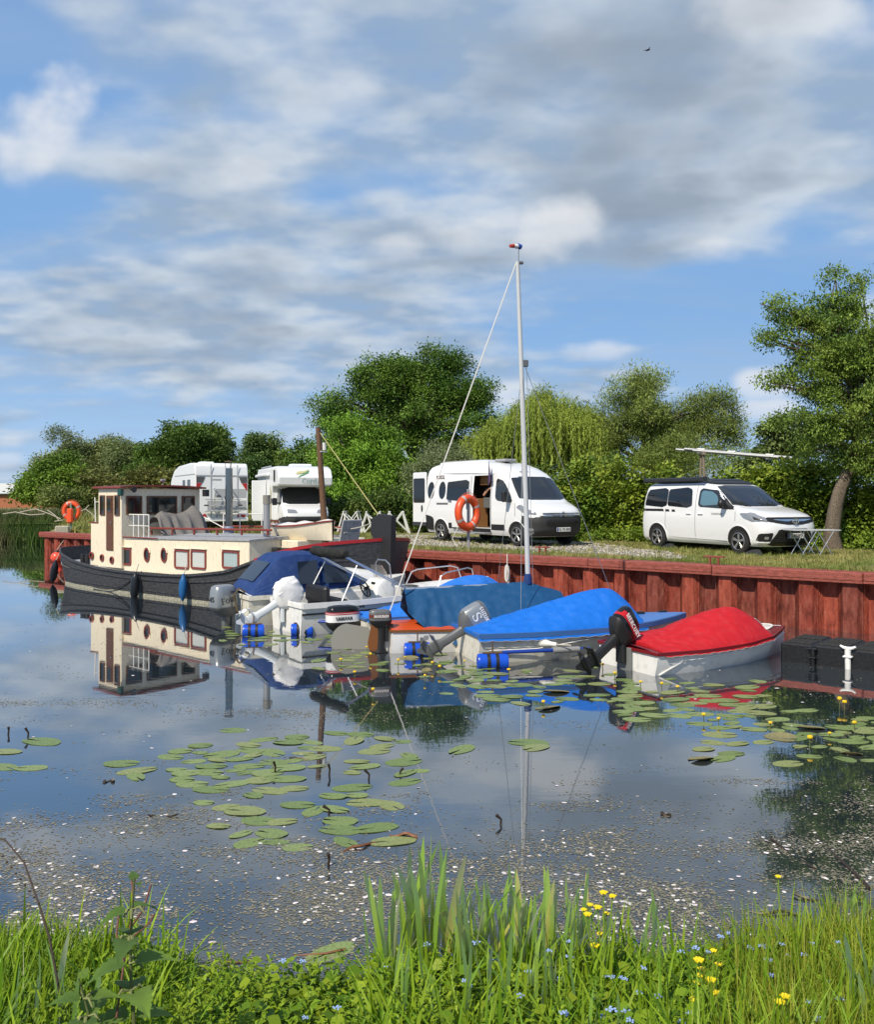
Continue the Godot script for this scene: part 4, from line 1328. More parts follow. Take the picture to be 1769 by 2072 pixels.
	well.box(Vector3(0.16, 0.40, 0), Vector3(0.3, 0.3, 1.3), 0.03)
	part(b, "splash_well", well, gel)
	var con := Soup.new()
	con.loft([super_ring(Vector3(1.95, 0.22, 0.05), 0.28, 0.32, 5, 16), super_ring(Vector3(1.98, 0.78, 0.05), 0.24, 0.30, 5, 16), super_ring(Vector3(2.04, 0.92, 0.05), 0.15, 0.28, 5, 16)])
	var cons := part(b, "console", con, gel, 40)
	var dial := Soup.new()
	dial.box(Vector3(1.79, 0.80, 0.15), Vector3(0.03, 0.12, 0.14), 0.01)
	part(cons, "dial", dial, blkm)
	var wsh := Soup.new()
	var wgd := []
	for q in [[0.86, 2.20, 0.30], [1.05, 2.10, 0.27], [1.18, 2.02, 0.2]]:
		var row := []
		for k in 9:
			var t := k / 4.0 - 1.0
			row.append(Vector3(q[1] - 0.14 * t * t, q[0], 0.05 + t * q[2]))
		wgd.append(row)
	wsh.rows(wgd)
	var scr := mat("smoked_screen", Color(0.25, 0.24, 0.22), 0.05)
	scr.transparency = BaseMaterial3D.TRANSPARENCY_ALPHA
	scr.albedo_color.a = 0.45
	part(cons, "windscreen", wsh, scr, 60)
	var whl := Soup.new()
	var wx := Transform3D(Basis(Vector3(0, 0, 1), 0.35), Vector3(1.66, 0.72, 0.05))
	var wp := []
	for k in 17:
		var a := TAU * k / 16.0
		wp.append(wx * Vector3(0, sin(a) * 0.17, cos(a) * 0.17))
	whl.tube(wp, 0.016, 6, false)
	for k in 3:
		var a := TAU * k / 3.0 + 0.5
		whl.cyl(wx * Vector3(0.03, 0, 0), wx * Vector3(0, sin(a) * 0.17, cos(a) * 0.17), 0.012, 0.012, 5)
	whl.cyl(wx * Vector3(-0.02, 0, 0), wx * Vector3(0.16, 0, 0), 0.035, 0.03, 8)
	part(cons, "steering_wheel", whl, blkm)
	var hoop := Soup.new()
	hoop.tube([Vector3(2.1, 0.8, -0.26), Vector3(2.06, 1.2, -0.24), Vector3(2.04, 1.28, -0.12), Vector3(2.04, 1.28, 0.2), Vector3(2.06, 1.2, 0.33), Vector3(2.1, 0.8, 0.35)], 0.014, 6)
	part(cons, "grab_rail", hoop, alu)
	var seat := Soup.new()
	seat.box(Vector3(0.85, 0.40, 0.05), Vector3(0.5, 0.38, 0.9), 0.05)
	seat.box(Vector3(0.62, 0.68, 0.05), Vector3(0.14, 0.34, 0.9), 0.05)
	part(b, "seat", seat, blkm)
	# folded bimini on its hoops
	for sd in [-1.0, 1.0]:
		for q in [[0.0, 0.012], [0.09, 0.012]]:
			var bt := Soup.new()
			bt.cyl(Vector3(0.90 + q[0], 1.42 - q[0] * 0.3, sd * 0.70 - 0.1), Vector3(2.35 + q[0], 0.66, sd * 0.74), q[1], q[1], 8)
			part(b, "bimini_hoop", bt, alu)
		var stt := Soup.new()
		stt.cyl(Vector3(1.18, 1.24, sd * 0.70 - 0.08), Vector3(0.80, 0.60, sd * 0.74), 0.013, 0.013, 8)
		part(b, "bimini_strut", stt, wht)
	var roll := Soup.new()
	var rp := []; var rr2 := []
	for k in 15:
		var t := k / 14.0
		rp.append(Vector3(0.92 + 0.02 * sin(t * 9), 1.46 + 0.008 * sin(t * 14), lerpf(-0.86, 0.66, t)))
		rr2.append(0.105 * (0.55 if k == 0 or k == 14 else 0.9 if k == 1 or k == 13 else 1.0) + 0.005 * sin(k * 2.1))
	roll.tube(rp, rr2, 14)
	part(b, "bimini_roll", roll, cloth("dark_canvas", Color(0.018, 0.018, 0.016), 76), 60)
	for sd in [-1.0, 1.0]:
		var rl := Soup.new()
		rl.tube([Vector3(3.0, 0.68, sd * 0.62), Vector3(3.12, 0.95, sd * 0.58), Vector3(3.25, 1.0, sd * 0.55), Vector3(3.95, 1.06, sd * 0.34), Vector3(4.1, 1.02, sd * 0.28), Vector3(4.18, 0.78, sd * 0.24)], 0.014, 8)
		part(b, "bow_rail", rl, alu)
	var cd := Soup.new()
	cd.box(Vector3(2.9, 0.72, 0.3), Vector3(0.15, 0.02, 0.3), 0.006)
	part(b, "deck_hatch", cd, gel)
	text(b, "08", 0.08, dletter, Transform3D(Basis(), Vector3(1.2, 0.49, 0.79)), "lettering", false, 1.0)
	ob = outboard(b, Vector3(-0.02, 0.46, -0.05), -0.15, 0.95, 58, wht, wht, mat("pale_blue_white", Color(0.60, 0.64, 0.67), 0.3), 0)
	# loose white bag over that motor's cowling
	var bx: Transform3D = ob.get_meta("tilted")
	var bag := Soup.new()
	var bgg := []
	for q in [[0.08, 0.27, 0.19, -0.17], [0.2, 0.29, 0.205, -0.19], [0.36, 0.28, 0.195, -0.20], [0.48, 0.25, 0.17, -0.20], [0.56, 0.19, 0.13, -0.21], [0.585, 0.08, 0.05, -0.21]]:
		var ring := super_ring(Vector3(q[3], q[0], 0), q[1], q[2], 2.6, 36)
		for k in ring.size():
			var n1 := 0.9 * pow(absf(sin(k * 0.55 + q[0] * 7.0)), 3.0) - 0.7 * pow(absf(sin(k * 0.9 - q[0] * 13.0)), 4.0) + 0.6 * nf.get_noise_2d(k * 0.9, q[0] * 9.0)
			ring[k] += Vector3(0, 0.006 * n1, 0) + (ring[k] - Vector3(q[3], q[0], 0)).normalized() * 0.028 * n1
		bgg.append(ring)
	bag.rows(bgg, true); bag.fan(bgg[5])
	var bn := single("motor_cover", "loose white plastic bag tied over a tilted outboard motor", "motor cover", bag, cloth("white_plastic_sheet", Color(0.66, 0.66, 0.67), 77, 0.35), Vector3.ZERO, 0, "", 50)
	bn.transform = b.transform * ob.transform * bx

	# --- cabin boat under navy canopy
	var a := thing("motorboat", "cream motorboat under navy canopy with upright silver outboard", "motorboat", Vector3(-4.05, 0, -18.1), heading(0.86, 0.51))
	rs = plane_hull(a, [[0.0, 0.74, 0.66, 0.56], [1.2, 0.80, 0.70, 0.58], [2.4, 0.74, 0.54, 0.64], [3.1, 0.48, 0.24, 0.70], [3.6, 0.18, 0.06, 0.75], [3.85, 0.02, 0.01, 0.78]], cream, -0.25)
	gunwale(a, rs, cream, 0.04, 0.09)
	deck(a, rs, 0.0, 3.85, gel, 0.05, 0.06, "deck")
	var cud := Soup.new()
	var cgd := []
	for q in [[2.1, 0.62, 1.02], [2.5, 0.56, 1.02], [2.9, 0.42, 0.96], [3.2, 0.26, 0.86], [3.35, 0.08, 0.8]]:
		var row := []
		for k in 11:
			var t := k / 5.0 - 1.0
			row.append(Vector3(q[0], lerpf(q[2], 0.72, pow(absf(t), 4.0)), t * q[1]))
		cgd.append(row)
	cud.rows(cgd)
	part(a, "cuddy_roof", cud, gel, 60)
	var ob2 := outboard(a, Vector3(-0.12, 0.20, 0.12), 0.35, 1.16, 0, grey, mid, mid, 0)
	tx = ob2.get_meta("tilted")
	text(ob2, "45", 0.09, dletter, tx * Transform3D(Basis(Vector3.UP, -PI / 2), Vector3(-0.449, 0.28, 0.0)), "lettering", false, 1.0)
	text(ob2, "HONDA", 0.035, dletter, tx * Transform3D(Basis(), Vector3(-0.08, 0.40, 0.150)), "lettering", false, 1.0)
	text(ob2, "Four", 0.11, dletter, tx * Transform3D(Basis(Vector3(0, 0, 1), 0.2), Vector3(-0.2, 0.27, 0.159)), "lettering", true, 1.0)
	for q in [[0.45, 0.18], [-0.05, -0.1]]:
		var hs := Soup.new()
		hs.tube([Vector3(0.02, 0.66, q[0]), Vector3(-0.1, 0.74, q[0]), Vector3(-0.2, 0.6, q[0] - 0.05), Vector3(-0.12, 0.3, q[1] + 0.2), Vector3(-0.05, 0.2, q[1] + 0.25)], 0.022, 7)
		part(a, "fuel_hose", hs, mat("hose_brown", Color(0.10, 0.075, 0.045), 0.6))
	# canopy
	var cs := Soup.new()
	g = []
	var cpr := [[0.02, 0.64, 0.98], [0.12, 0.78, 0.97], [0.62, 1.30, 0.88], [0.74, 1.385, 0.86], [1.1, 1.42, 0.86], [1.5, 1.41, 0.86], [1.66, 1.36, 0.88], [2.15, 1.10, 0.93], [2.6, 0.86, 0.92], [2.72, 0.80, 0.86]]
	for q in cpr:
		var w: float = lerp_in(rs.map(func(r): return [r[0], r[1]]), q[0])
		var row := []
		for k in 25:
			var t := k / 12.0 - 1.0
			var aa := absf(t)
			var y: float; var z: float
			if aa < 0.6:
				z = signf(t) * w * q[2] * 0.86 * aa / 0.6
				y = q[1] - 0.05 * pow(aa / 0.6, 2.5)
			else:
				var h: float = (aa - 0.6) / 0.4
				z = signf(t) * lerpf(w * q[2] * 0.86, w + 0.035, h)
				y = lerpf(q[1] - 0.05, 0.61, h)
			row.append(Vector3(q[0] + 0.012 * sin(t * 9.0), y + 0.006 * sin(t * 13.0 + q[0] * 7.0), z))
		g.append(row)
	cs.rows(g)
	var can := single("boat_canopy", "navy blue canvas canopy with smoked windows over the cream motorboat", "boat canopy", cs, navy, a.position, a.rotation.y, "", 30)
	var rw := Soup.new()   # window in the sloping back
	var wr := []
	for k in 7:
		var t := k / 6.0
		var xx := lerpf(0.19, 0.54, t)
		var yy := lerpf(0.85, 1.215, t)
		wr.append([Vector3(xx - 0.012, yy + 0.012, -0.44), Vector3(xx - 0.012, yy + 0.018, 0), Vector3(xx - 0.012, yy + 0.012, 0.44)])
	rw.rows(wr)
	part(can, "rear_window", rw, vinyl, 60)
	var sw := Soup.new()
	sw.rows([[Vector3(1.0, 0.80, 0.845), Vector3(1.0, 1.24, 0.745)], [Vector3(1.45, 0.80, 0.843), Vector3(1.42, 1.26, 0.742)]])
	part(can, "side_window", sw, vinyl)
	var sw2 := Soup.new()
	sw2.rows([[Vector3(1.56, 0.80, 0.838), Vector3(1.56, 1.22, 0.755)], [Vector3(2.2, 0.78, 0.80), Vector3(2.05, 1.02, 0.755)]])
	part(can, "side_window", sw2, vinyl)

	# --- blue barrel floats of the mooring booms
	var bb := mat("blue_barrel", Color(0.006, 0.07, 0.52), 0.3)
	var places := [[845, 1326, 0.44, "blue barrel float beside the orange decked dinghy"], [997, 1350, 0.47, "blue barrel float behind the transom of the blue covered boat"], [611, 1284, 0.41, "blue barrel float under the white console boat's quarter"], [513, 1286, 0.40, "blue barrel float under the bagged outboard motor"]]
	for q in places:
		var at := on_level(q[0], q[1])
		var o := thing("barrel_float", q[3], "float", at, 0.12, "blue barrel floats of the mooring booms")
		var s := Soup.new()
		var hl: float = q[2] / 2
		var rl := Transform3D(Basis(Vector3(0, 0, 1), PI / 2), Vector3(0, 0.08, 0))
		s.lathe([Vector2(0.06, -hl), Vector2(0.115, -hl + 0.01), Vector2(0.128, -hl + 0.04), Vector2(0.128, hl - 0.04), Vector2(0.115, hl - 0.01), Vector2(0.06, hl)], 18, rl)
		part(o, "barrel", s, bb, 35)
		for k in [-0.06, 0.07]:
			var sm := Soup.new()
			sm.lathe([Vector2(0.125, k - 0.025), Vector2(0.134, k - 0.025), Vector2(0.134, k + 0.025), Vector2(0.125, k + 0.025)], 18, rl)
			part(o, "strap", sm, blkm)
		var br := Soup.new()
		br.box(Vector3(0, 0.215, 0), Vector3(0.3, 0.02, 0.06), 0.005)
		br.cyl(Vector3(0.0, 0.21, 0), Vector3(0.0, 0.36, 0), 0.012, 0.012, 6)
		part(o, "bracket", br, mat("rusty_tin", Color(0.12, 0.07, 0.04), 0.6, 0.3))
	# mooring boom poles
	for q in [[Vector3(0.98, 0.22, -13.32), Vector3(2.35, 0.20, -13.75), "blue mooring boom pole alongside the blue covered boat"], [Vector3(-2.35, 0.24, -16.55), Vector3(-0.9, 0.26, -16.2), "blue mooring boom pole under the console boat"]]:
		var o := thing("mooring_boom", q[2], "mooring boom")
		var s := Soup.new()
		s.cyl(q[0], q[1], 0.028, 0.028, 10)
		part(o, "pole", s, mat("blue_paint", Color(0.01, 0.045, 0.30), 0.4))
		var m: Vector3 = q[0].lerp(q[1], 0.72)
		var dd: Vector3 = (q[1] - q[0]).normalized()
		var sl := Soup.new()
		sl.cyl(m - dd * 0.22, m + dd * 0.22, 0.045, 0.045, 12)
		part(o, "sleeve", sl, mat("grey_plastic", Color(0.25, 0.25, 0.25), 0.5))
		var hg := Soup.new()
		hg.cyl(q[0], Vector3(q[0].x, -0.2, q[0].z), 0.02, 0.02, 8)
		part(o, "stake", hg, mat("blue_paint", Color(0.01, 0.045, 0.30), 0.4))
	# white line from the blue covered boat's side
	var ln := Soup.new()
	ln.tube([e.transform * Vector3(0.15, 0.20, 0.66), e.transform * Vector3(0.9, 0.21, 0.74), e.transform * Vector3(2.0, 0.33, 0.70)], 0.011, 5)
	single("mooring_line", "white mooring line along the hull of the blue covered boat", "rope", ln, rope)

func cloth(key: String, c: Color, seed_: int, rough := 0.75) -> StandardMaterial3D:
	if M.has(key): return M[key]
	var m := mottled(key, [c * 0.88, c, c.lerp(Color(0.5, 0.5, 0.5), 0.05)], [0.15, 0.5, 0.95], 0.012, 0.8, rough, 0.45, 0.018, false, seed_)
	m.metallic_specular = 0.35
	return m

# A vehicle body is a stack of rounded plan outlines. Rows: y, rear x, front x, half width, front rounding, rear rounding
func row_at(sp: Array, y: float) -> Array:
	var o := [y]
	for c in range(1, 6): o.append(lerp_in(sp.map(func(q): return [q[0], q[c]]), y))
	return o

func side_z(sp: Array, x: float, y: float) -> float:
	var r := row_at(sp, y)
	var p := 3.2
	var lo: float = r[1] + r[5]; var hi: float = r[2] - r[4]
	if x > hi: return r[3] * pow(maxf(1.0 - pow(minf((x - hi) / r[4], 1.0), p), 0.0), 1.0 / p)
	if x < lo: return r[3] * pow(maxf(1.0 - pow(minf((lo - x) / r[5], 1.0), p), 0.0), 1.0 / p)
	return r[3]

func front_x(sp: Array, z: float, y: float, rear := false) -> float:
	var r := row_at(sp, y)
	var p := 3.2
	var k := pow(maxf(1.0 - pow(minf(absf(z) / r[3], 1.0), p), 0.0), 1.0 / p)
	return r[1] + r[5] - r[5] * k if rear else r[2] - r[4] + r[4] * k

func body_shell(sp: Array, ys: Array, xs: Array, holes: Array) -> Soup:
	var g := []
	var p := 3.2
	for y in ys:
		var r := row_at(sp, y)
		var lo: float = r[1] + r[5]; var hi: float = r[2] - r[4]
		var ring := []
		for k in 13:   # nose, from the right side to the left
			var a := PI / 2 - PI * k / 12.0
			ring.append(Vector3(hi + r[4] * pow(absf(cos(a)), 2.0 / p), y, r[3] * signf(sin(a)) * pow(absf(sin(a)), 2.0 / p)))
		for k in range(xs.size() - 1, -1, -1): ring.append(Vector3(clampf(xs[k], lo, hi), y, -r[3]))
		for k in 9:
			var a := -PI / 2 - PI * k / 8.0
			ring.append(Vector3(lo + r[5] * -pow(absf(cos(a)), 2.0 / p), y, r[3] * signf(sin(a)) * pow(absf(sin(a)), 2.0 / p)))
		for x in xs: ring.append(Vector3(clampf(x, lo, hi), y, r[3]))
		g.append(ring)
	var s := Soup.new()
	for i in g.size() - 1:
		var a: Array = g[i]; var b: Array = g[i + 1]
		var n := a.size()
		for j in n:
			var k := (j + 1) % n
			var c: Vector3 = (a[j] + a[k] + b[j] + b[k]) / 4.0
			var skip := false
			for h in holes:
				if c.z > 0.5 and c.x > h[0] and c.x < h[1] and c.y > h[2] and c.y < h[3]: skip = true
			if skip: continue
			if a[j].distance_squared_to(a[k]) > 1e-9 or b[j].distance_squared_to(b[k]) > 1e-9:
				s.quad(a[k], a[j], b[j], b[k])
	s.fan(g[0]); s.fan(g[g.size() - 1], true)
	return s

func soften(poly: Array, times := 2, cut := 0.12) -> Array:
	var p := poly
	for t in times:
		var o := []
		for k in p.size():
			var a: Vector2 = p[k]; var b: Vector2 = p[(k + 1) % p.size()]
			o.append(a.lerp(b, cut)); o.append(a.lerp(b, 1.0 - cut))
		p = o
	return p

# a thin panel lying on the body: polygon in (x, y) on a side, or (z, y) on the nose or tail
func patch(sp: Array, poly: Array, off: float, where: String, n := 12, m := 10) -> Soup:
	var y0 := INF; var y1 := -INF
	for q in poly:
		y0 = minf(y0, q.y); y1 = maxf(y1, q.y)
	var rows := []
	for i in n + 1:
		var y := lerpf(y0 + 1e-4, y1 - 1e-4, i / float(n))
		var a := INF; var b := -INF
		for k in poly.size():
			var p: Vector2 = poly[k]; var q: Vector2 = poly[(k + 1) % poly.size()]
			if (p.y <= y) != (q.y <= y):
				var x := lerpf(p.x, q.x, (y - p.y) / (q.y - p.y))
				a = minf(a, x); b = maxf(b, x)
		if a > b: continue
		var row := []
		for j in m + 1:
			var u := lerpf(a, b, j / float(m))
			match where:
				"right": row.append(Vector3(u, y, side_z(sp, u, y) + off))
				"left": row.append(Vector3(u, y, -side_z(sp, u, y) - off))
				"nose": row.append(Vector3(front_x(sp, u, y) + off, y, -u))
				"tail": row.append(Vector3(front_x(sp, u, y, true) - off, y, u))
		rows.append(row)
	var s := Soup.new()
	s.rows(rows)
	return s

func V(a: Array) -> Array:
	var o := []
	for k in range(0, a.size(), 2): o.append(Vector2(a[k], a[k + 1]))
	return o

func wheel(car: Node, at: Vector3, r: float, spokes: int, rimc: Material) -> void:
	var tyre := mat("tyre_rubber", Color(0.016, 0.016, 0.017), 0.8)
	var t := Soup.new()
	var x := Transform3D(Basis(Vector3(1, 0, 0), PI / 2), Vector3.ZERO)
	t.lathe([Vector2(r * 0.62, 0.02), Vector2(r * 0.66, 0.0), Vector2(r * 0.9, 0.0), Vector2(r * 0.98, -0.03), Vector2(r, -0.06), Vector2(r, -0.17), Vector2(r * 0.96, -0.21), Vector2(r * 0.6, -0.22)], 30, x, false)
	var o := part(car, "wheel", t, tyre, 35)
	o.position = at
	var d := Soup.new()
	d.lathe([Vector2(0.01, -0.07), Vector2(r * 0.6, -0.06), Vector2(r * 0.655, 0.004), Vector2(r * 0.67, 0.004)], 30, x, false)
	part(o, "rim", d, mat("rim_dark", Color(0.02, 0.02, 0.022), 0.35, 0.4), 35)
	var sp := Soup.new()
	for k in spokes:
		for e in [-0.11, 0.11]:
			var b := Basis(Vector3(0, 0, 1), TAU * k / spokes + e + 0.3)
			sp.t = Transform3D(b, Vector3.ZERO)
			sp.box(Vector3(r * 0.37, 0, -0.012), Vector3(r * 0.5, r * 0.09, 0.022), 0.004)
	sp.t = Transform3D()
	sp.cyl(Vector3(0, 0, -0.03), Vector3(0, 0, 0.005), r * 0.17, r * 0.13, 12)
	var ring := []
	for k in 25: ring.append(Vector3(cos(TAU * k / 24) * r * 0.645, sin(TAU * k / 24) * r * 0.645, 0.004))
	sp.tube(ring, 0.012, 6, false)
	part(o, "spokes", sp, rimc)

func wheels(car: Node, sp: Array, xs: Array, track: float, r: float, spokes: int, rimc: Material, white: Material) -> void:
	for xx in xs:
		var arc := []
		for k in 30: arc.append(Vector2(xx + cos(TAU * k / 30) * (r + 0.075), r + sin(TAU * k / 30) * (r + 0.065)))
		var cl := arc.filter(func(q): return q.y > sp[0][0])
		for sd in ["right", "left"]:
			part(car, "wheel_arch", patch(sp, cl, 0.004, sd, 14, 12), mat("arch_black", Color(0.006, 0.006, 0.006), 0.9), 60)
		var lip := Soup.new()
		var pts := []
		for k in 19:
			var a := PI * (k / 18.0) * 1.12 - PI * 0.06
			var q := Vector2(xx + cos(a) * (r + 0.085), r + sin(a) * (r + 0.075))
			pts.append(Vector3(q.x, q.y, side_z(sp, q.x, maxf(q.y, sp[0][0])) + 0.004))
		lip.tube(pts, 0.016, 6)
		part(car, "arch_lip", lip, white, 50)
		wheel(car, Vector3(xx, r, track), r, spokes, rimc)
		var rl := wheel_far(car, Vector3(xx, r, -track), r)

func wheel_far(car: Node, at: Vector3, r: float) -> MeshInstance3D:
	var t := Soup.new()
	t.lathe([Vector2(0.01, 0.0), Vector2(r * 0.9, 0.0), Vector2(r, 0.04), Vector2(r, 0.19), Vector2(r * 0.9, 0.22), Vector2(0.01, 0.22)], 24, Transform3D(Basis(Vector3(1, 0, 0), PI / 2), Vector3.ZERO))
	var o := part(car, "wheel", t, mat("tyre_rubber", Color(0.016, 0.016, 0.017), 0.8), 35)
	o.position = at
	return o

func number_plate(car: Node, x: Transform3D, words: String) -> void:
	var s := Soup.new()
	s.box(Vector3(0, 0, 0), Vector3(0.54, 0.125, 0.012), 0.003)
	var o := part(car, "number_plate", s, mat("plate_white", Color(0.72, 0.72, 0.70), 0.4))
	o.transform = x
	var b := Soup.new()
	b.box(Vector3(-0.245, 0, 0.004), Vector3(0.045, 0.12, 0.012), 0.002)
	part(o, "euro_band", b, mat("plate_blue", Color(0.01, 0.03, 0.30), 0.4))
	text(o, words, 0.085, mat("dark_letter", Color(0.015, 0.015, 0.018), 0.4), Transform3D(Basis(), Vector3(0.02, 0, 0.0075)), "lettering", false, 0.85)

func facing_x() -> Basis:
	return Basis(Vector3.UP, PI / 2)

func build_vehicles() -> void:
	var white := mat("white_car_paint", Color(0.74, 0.75, 0.76), 0.22)
	white.clearcoat_enabled = true; white.clearcoat = 0.6; white.clearcoat_roughness = 0.05
	var glass := mat("tinted_glass", Color(0.010, 0.012, 0.015), 0.05, 0.0, 0.55)
	var shield := mat("shield_glass", Color(0.020, 0.024, 0.028), 0.04, 0.0, 0.6)
	var trim := mat("trim_black", Color(0.012, 0.012, 0.013), 0.45)
	var plast := mat("bumper_plastic", Color(0.03, 0.031, 0.033), 0.6)
	var chrome := mat("chrome", Color(0.7, 0.7, 0.7), 0.12, 1.0)
	var seam := mat("panel_seam", Color(0.08, 0.08, 0.085), 0.6)
	var lens := mat("lamp_lens", Color(0.30, 0.31, 0.33), 0.08, 0.35, 0.8)
	var silver := mat("alloy", Color(0.42, 0.42, 0.42), 0.3, 0.7)

	# ------- white van with black roof
	var sp := [[0.22, -0.74, 4.05, 0.86, 0.45, 0.15], [0.32, -0.80, 4.17, 0.93, 0.50, 0.20], [0.55, -0.82, 4.23, 0.955, 0.55, 0.22], [0.75, -0.82, 4.23, 0.962, 0.58, 0.22], [0.92, -0.81, 4.17, 0.96, 0.60, 0.22], [1.02, -0.80, 4.03, 0.955, 0.60, 0.22], [1.10, -0.79, 3.78, 0.95, 0.58, 0.22], [1.17, -0.78, 3.46, 0.945, 0.50, 0.22], [1.22, -0.78, 3.16, 0.94, 0.40, 0.22], [1.35, -0.76, 2.96, 0.925, 0.34, 0.2], [1.55, -0.73, 2.64, 0.89, 0.30, 0.2], [1.72, -0.69, 2.36, 0.85, 0.28, 0.2], [1.80, -0.64, 2.20, 0.82, 0.28, 0.2], [1.86, -0.55, 2.02, 0.76, 0.3, 0.2], [1.89, -0.40, 1.80, 0.66, 0.3, 0.2]]
	var v := thing("camper_van", "white van with black pop-up roof parked on the grass before the hedge", "van", Vector3(7.27, LAND, -26.35), heading(0.413, -0.911))
	var ys := []
	for q in sp: ys.append(q[0])
	for y in [0.27, 0.42, 0.64, 0.84, 0.97, 1.06, 1.135, 1.195, 1.28, 1.45, 1.63, 1.76, 1.83]: ys.append(y)
	ys.sort()
	part(v, "body", body_shell(sp, ys, steps(-0.6, 3.7, 20), []), white, 33)
	part(v, "side_window", patch(sp, soften(V([-0.58, 1.20, 0.42, 1.19, 0.42, 1.745, -0.40, 1.73, -0.52, 1.60])), 0.006, "right"), glass, 60)
	part(v, "side_window", patch(sp, soften(V([0.435, 1.19, 1.50, 1.18, 1.42, 1.75, 0.435, 1.745])), 0.006, "right"), glass, 60)
	var dw := part(v, "door_window", patch(sp, soften(V([1.72, 1.18, 3.05, 1.16, 2.92, 1.28, 2.45, 1.62, 2.25, 1.70, 1.74, 1.72])), 0.006, "right"), shield, 60)
	dw.set_meta("label", "door window with a pale sunshade behind it")
	part(dw, "sunshade", patch(sp, soften(V([1.80, 1.24, 2.55, 1.26, 2.45, 1.52, 2.2, 1.64, 1.82, 1.66])), 0.009, "right"), mat("sunshade", Color(0.10, 0.20, 0.26), 0.12, 0.0, 0.6), 60)
	part(v, "quarter_trim", patch(sp, V([2.66, 1.16, 3.12, 1.16, 2.95, 1.27, 2.7, 1.45]), 0.010, "right"), trim, 60)
	part(v, "windscreen", patch(sp, soften(V([-0.87, 1.235, 0.87, 1.235, 0.80, 1.5, 0.70, 1.80, -0.70, 1.80, -0.80, 1.5]), 2, 0.1), 0.006, "nose", 16, 18), shield, 60)
	for z in [0.4, -0.4]:
		var wp := Soup.new()
		wp.tube([Vector3(3.14, 1.235, z), Vector3(3.10, 1.265, z + 0.25), Vector3(3.02, 1.29, z + 0.5)], 0.010, 5)
		part(v, "wiper", wp, trim)
	for q in [[1.62, 0.32, 1.80], [0.36, 0.30, 1.15], [3.15, 0.85, 1.15]]:
		part(v, "door_seam", patch(sp, V([q[0], q[1], q[0] + 0.012, q[1], q[0] + 0.012, q[2], q[0], q[2]]), 0.004, "right", 14, 1), seam, 60)
	part(v, "sill_crease", patch(sp, V([0.5, 0.36, 2.9, 0.33, 2.85, 0.40, 0.52, 0.385]), 0.012, "right", 3, 16), white, 60)
	for q in [[-0.80, 0.30, 1.075, 1.145], [0.36, 0.55, 1.07, 1.135], [0.64, 0.80, 1.065, 1.13]]:
		part(v, "stripe", patch(sp, V([q[0], q[2], q[1], q[2], q[1] - 0.04, q[3], q[0], q[3]]), 0.005, "right", 2, 8), trim, 60)
	for x in [1.36, 1.84]:
		var hd := Soup.new()
		hd.box(Vector3(x, 1.02, side_z(sp, x, 1.02) + 0.02), Vector3(0.2, 0.035, 0.03), 0.012)
		part(v, "door_handle", hd, white)
	text(v, "CROSSCAMP", 0.055, mat("grey_letter", Color(0.3, 0.31, 0.32), 0.4), Transform3D(Basis(), Vector3(2.48, 1.03, side_z(sp, 2.4, 1.03) + 0.006)), "lettering")
	var mi := Soup.new()
	mi.ball(Vector3(2.82, 1.30, 1.10), Vector3(0.09, 0.13, 0.12), 12)
	mi.cyl(Vector3(2.86, 1.2, 0.92), Vector3(2.83, 1.26, 1.05), 0.04, 0.04, 8)
	part(v, "mirror", mi, trim, 50)
	part(v, "headlight", patch(sp, soften(V([3.30, 1.06, 3.66, 1.09, 4.04, 0.95, 4.12, 0.84, 3.80, 0.85, 3.46, 0.93]), 1), 0.008, "right"), lens, 60)
	part(v, "headlight", patch(sp, soften(V([3.30, 1.06, 3.66, 1.09, 4.04, 0.95, 4.12, 0.84, 3.80, 0.85, 3.46, 0.93]), 1), 0.008, "left"), lens, 60)
	for sd in ["right", "left"]:
		part(v, "headlight_rim", patch(sp, V([3.75, 0.985, 3.95, 0.92, 4.07, 0.865, 3.82, 0.90]), 0.012, sd, 6, 6), trim, 60)
	var gr := part(v, "grille", patch(sp, soften(V([-0.78, 0.86, -0.3, 0.78, 0.3, 0.78, 0.78, 0.86, 0.78, 0.97, 0.3, 0.945, -0.3, 0.945, -0.78, 0.97]), 1), 0.008, "nose", 8, 16), trim, 60)
	part(gr, "chrome_bar", patch(sp, V([-0.62, 0.905, -0.3, 0.865, 0.3, 0.865, 0.62, 0.905, 0.62, 0.92, 0.3, 0.882, -0.3, 0.882, -0.62, 0.92]), 0.016, "nose", 4, 14), chrome, 60)
	var em := Soup.new()
	for e in [[0.10, 0.065], [0.035, 0.062], [0.09, 0.022]]:
		var pts := []
		for k in 21: pts.append(Vector3(4.255, 0.865 + sin(TAU * k / 20) * e[1] + (0.025 if e[1] < 0.03 else 0.0), cos(TAU * k / 20) * e[0]))
		em.tube(pts, 0.010, 6, false)
	part(gr, "emblem", em, chrome)
	var li := part(v, "lower_grille", patch(sp, soften(V([-0.74, 0.24, 0.74, 0.24, 0.68, 0.40, 0.50, 0.68, -0.50, 0.68, -0.68, 0.40]), 1), 0.007, "nose", 12, 16), trim, 60)
	for k in 4:
		part(li, "slat", patch(sp, V([-0.55, 0.30 + k * 0.05, 0.55, 0.30 + k * 0.05, 0.55, 0.318 + k * 0.05, -0.55, 0.318 + k * 0.05]), 0.014, "nose", 1, 14), plast, 60)
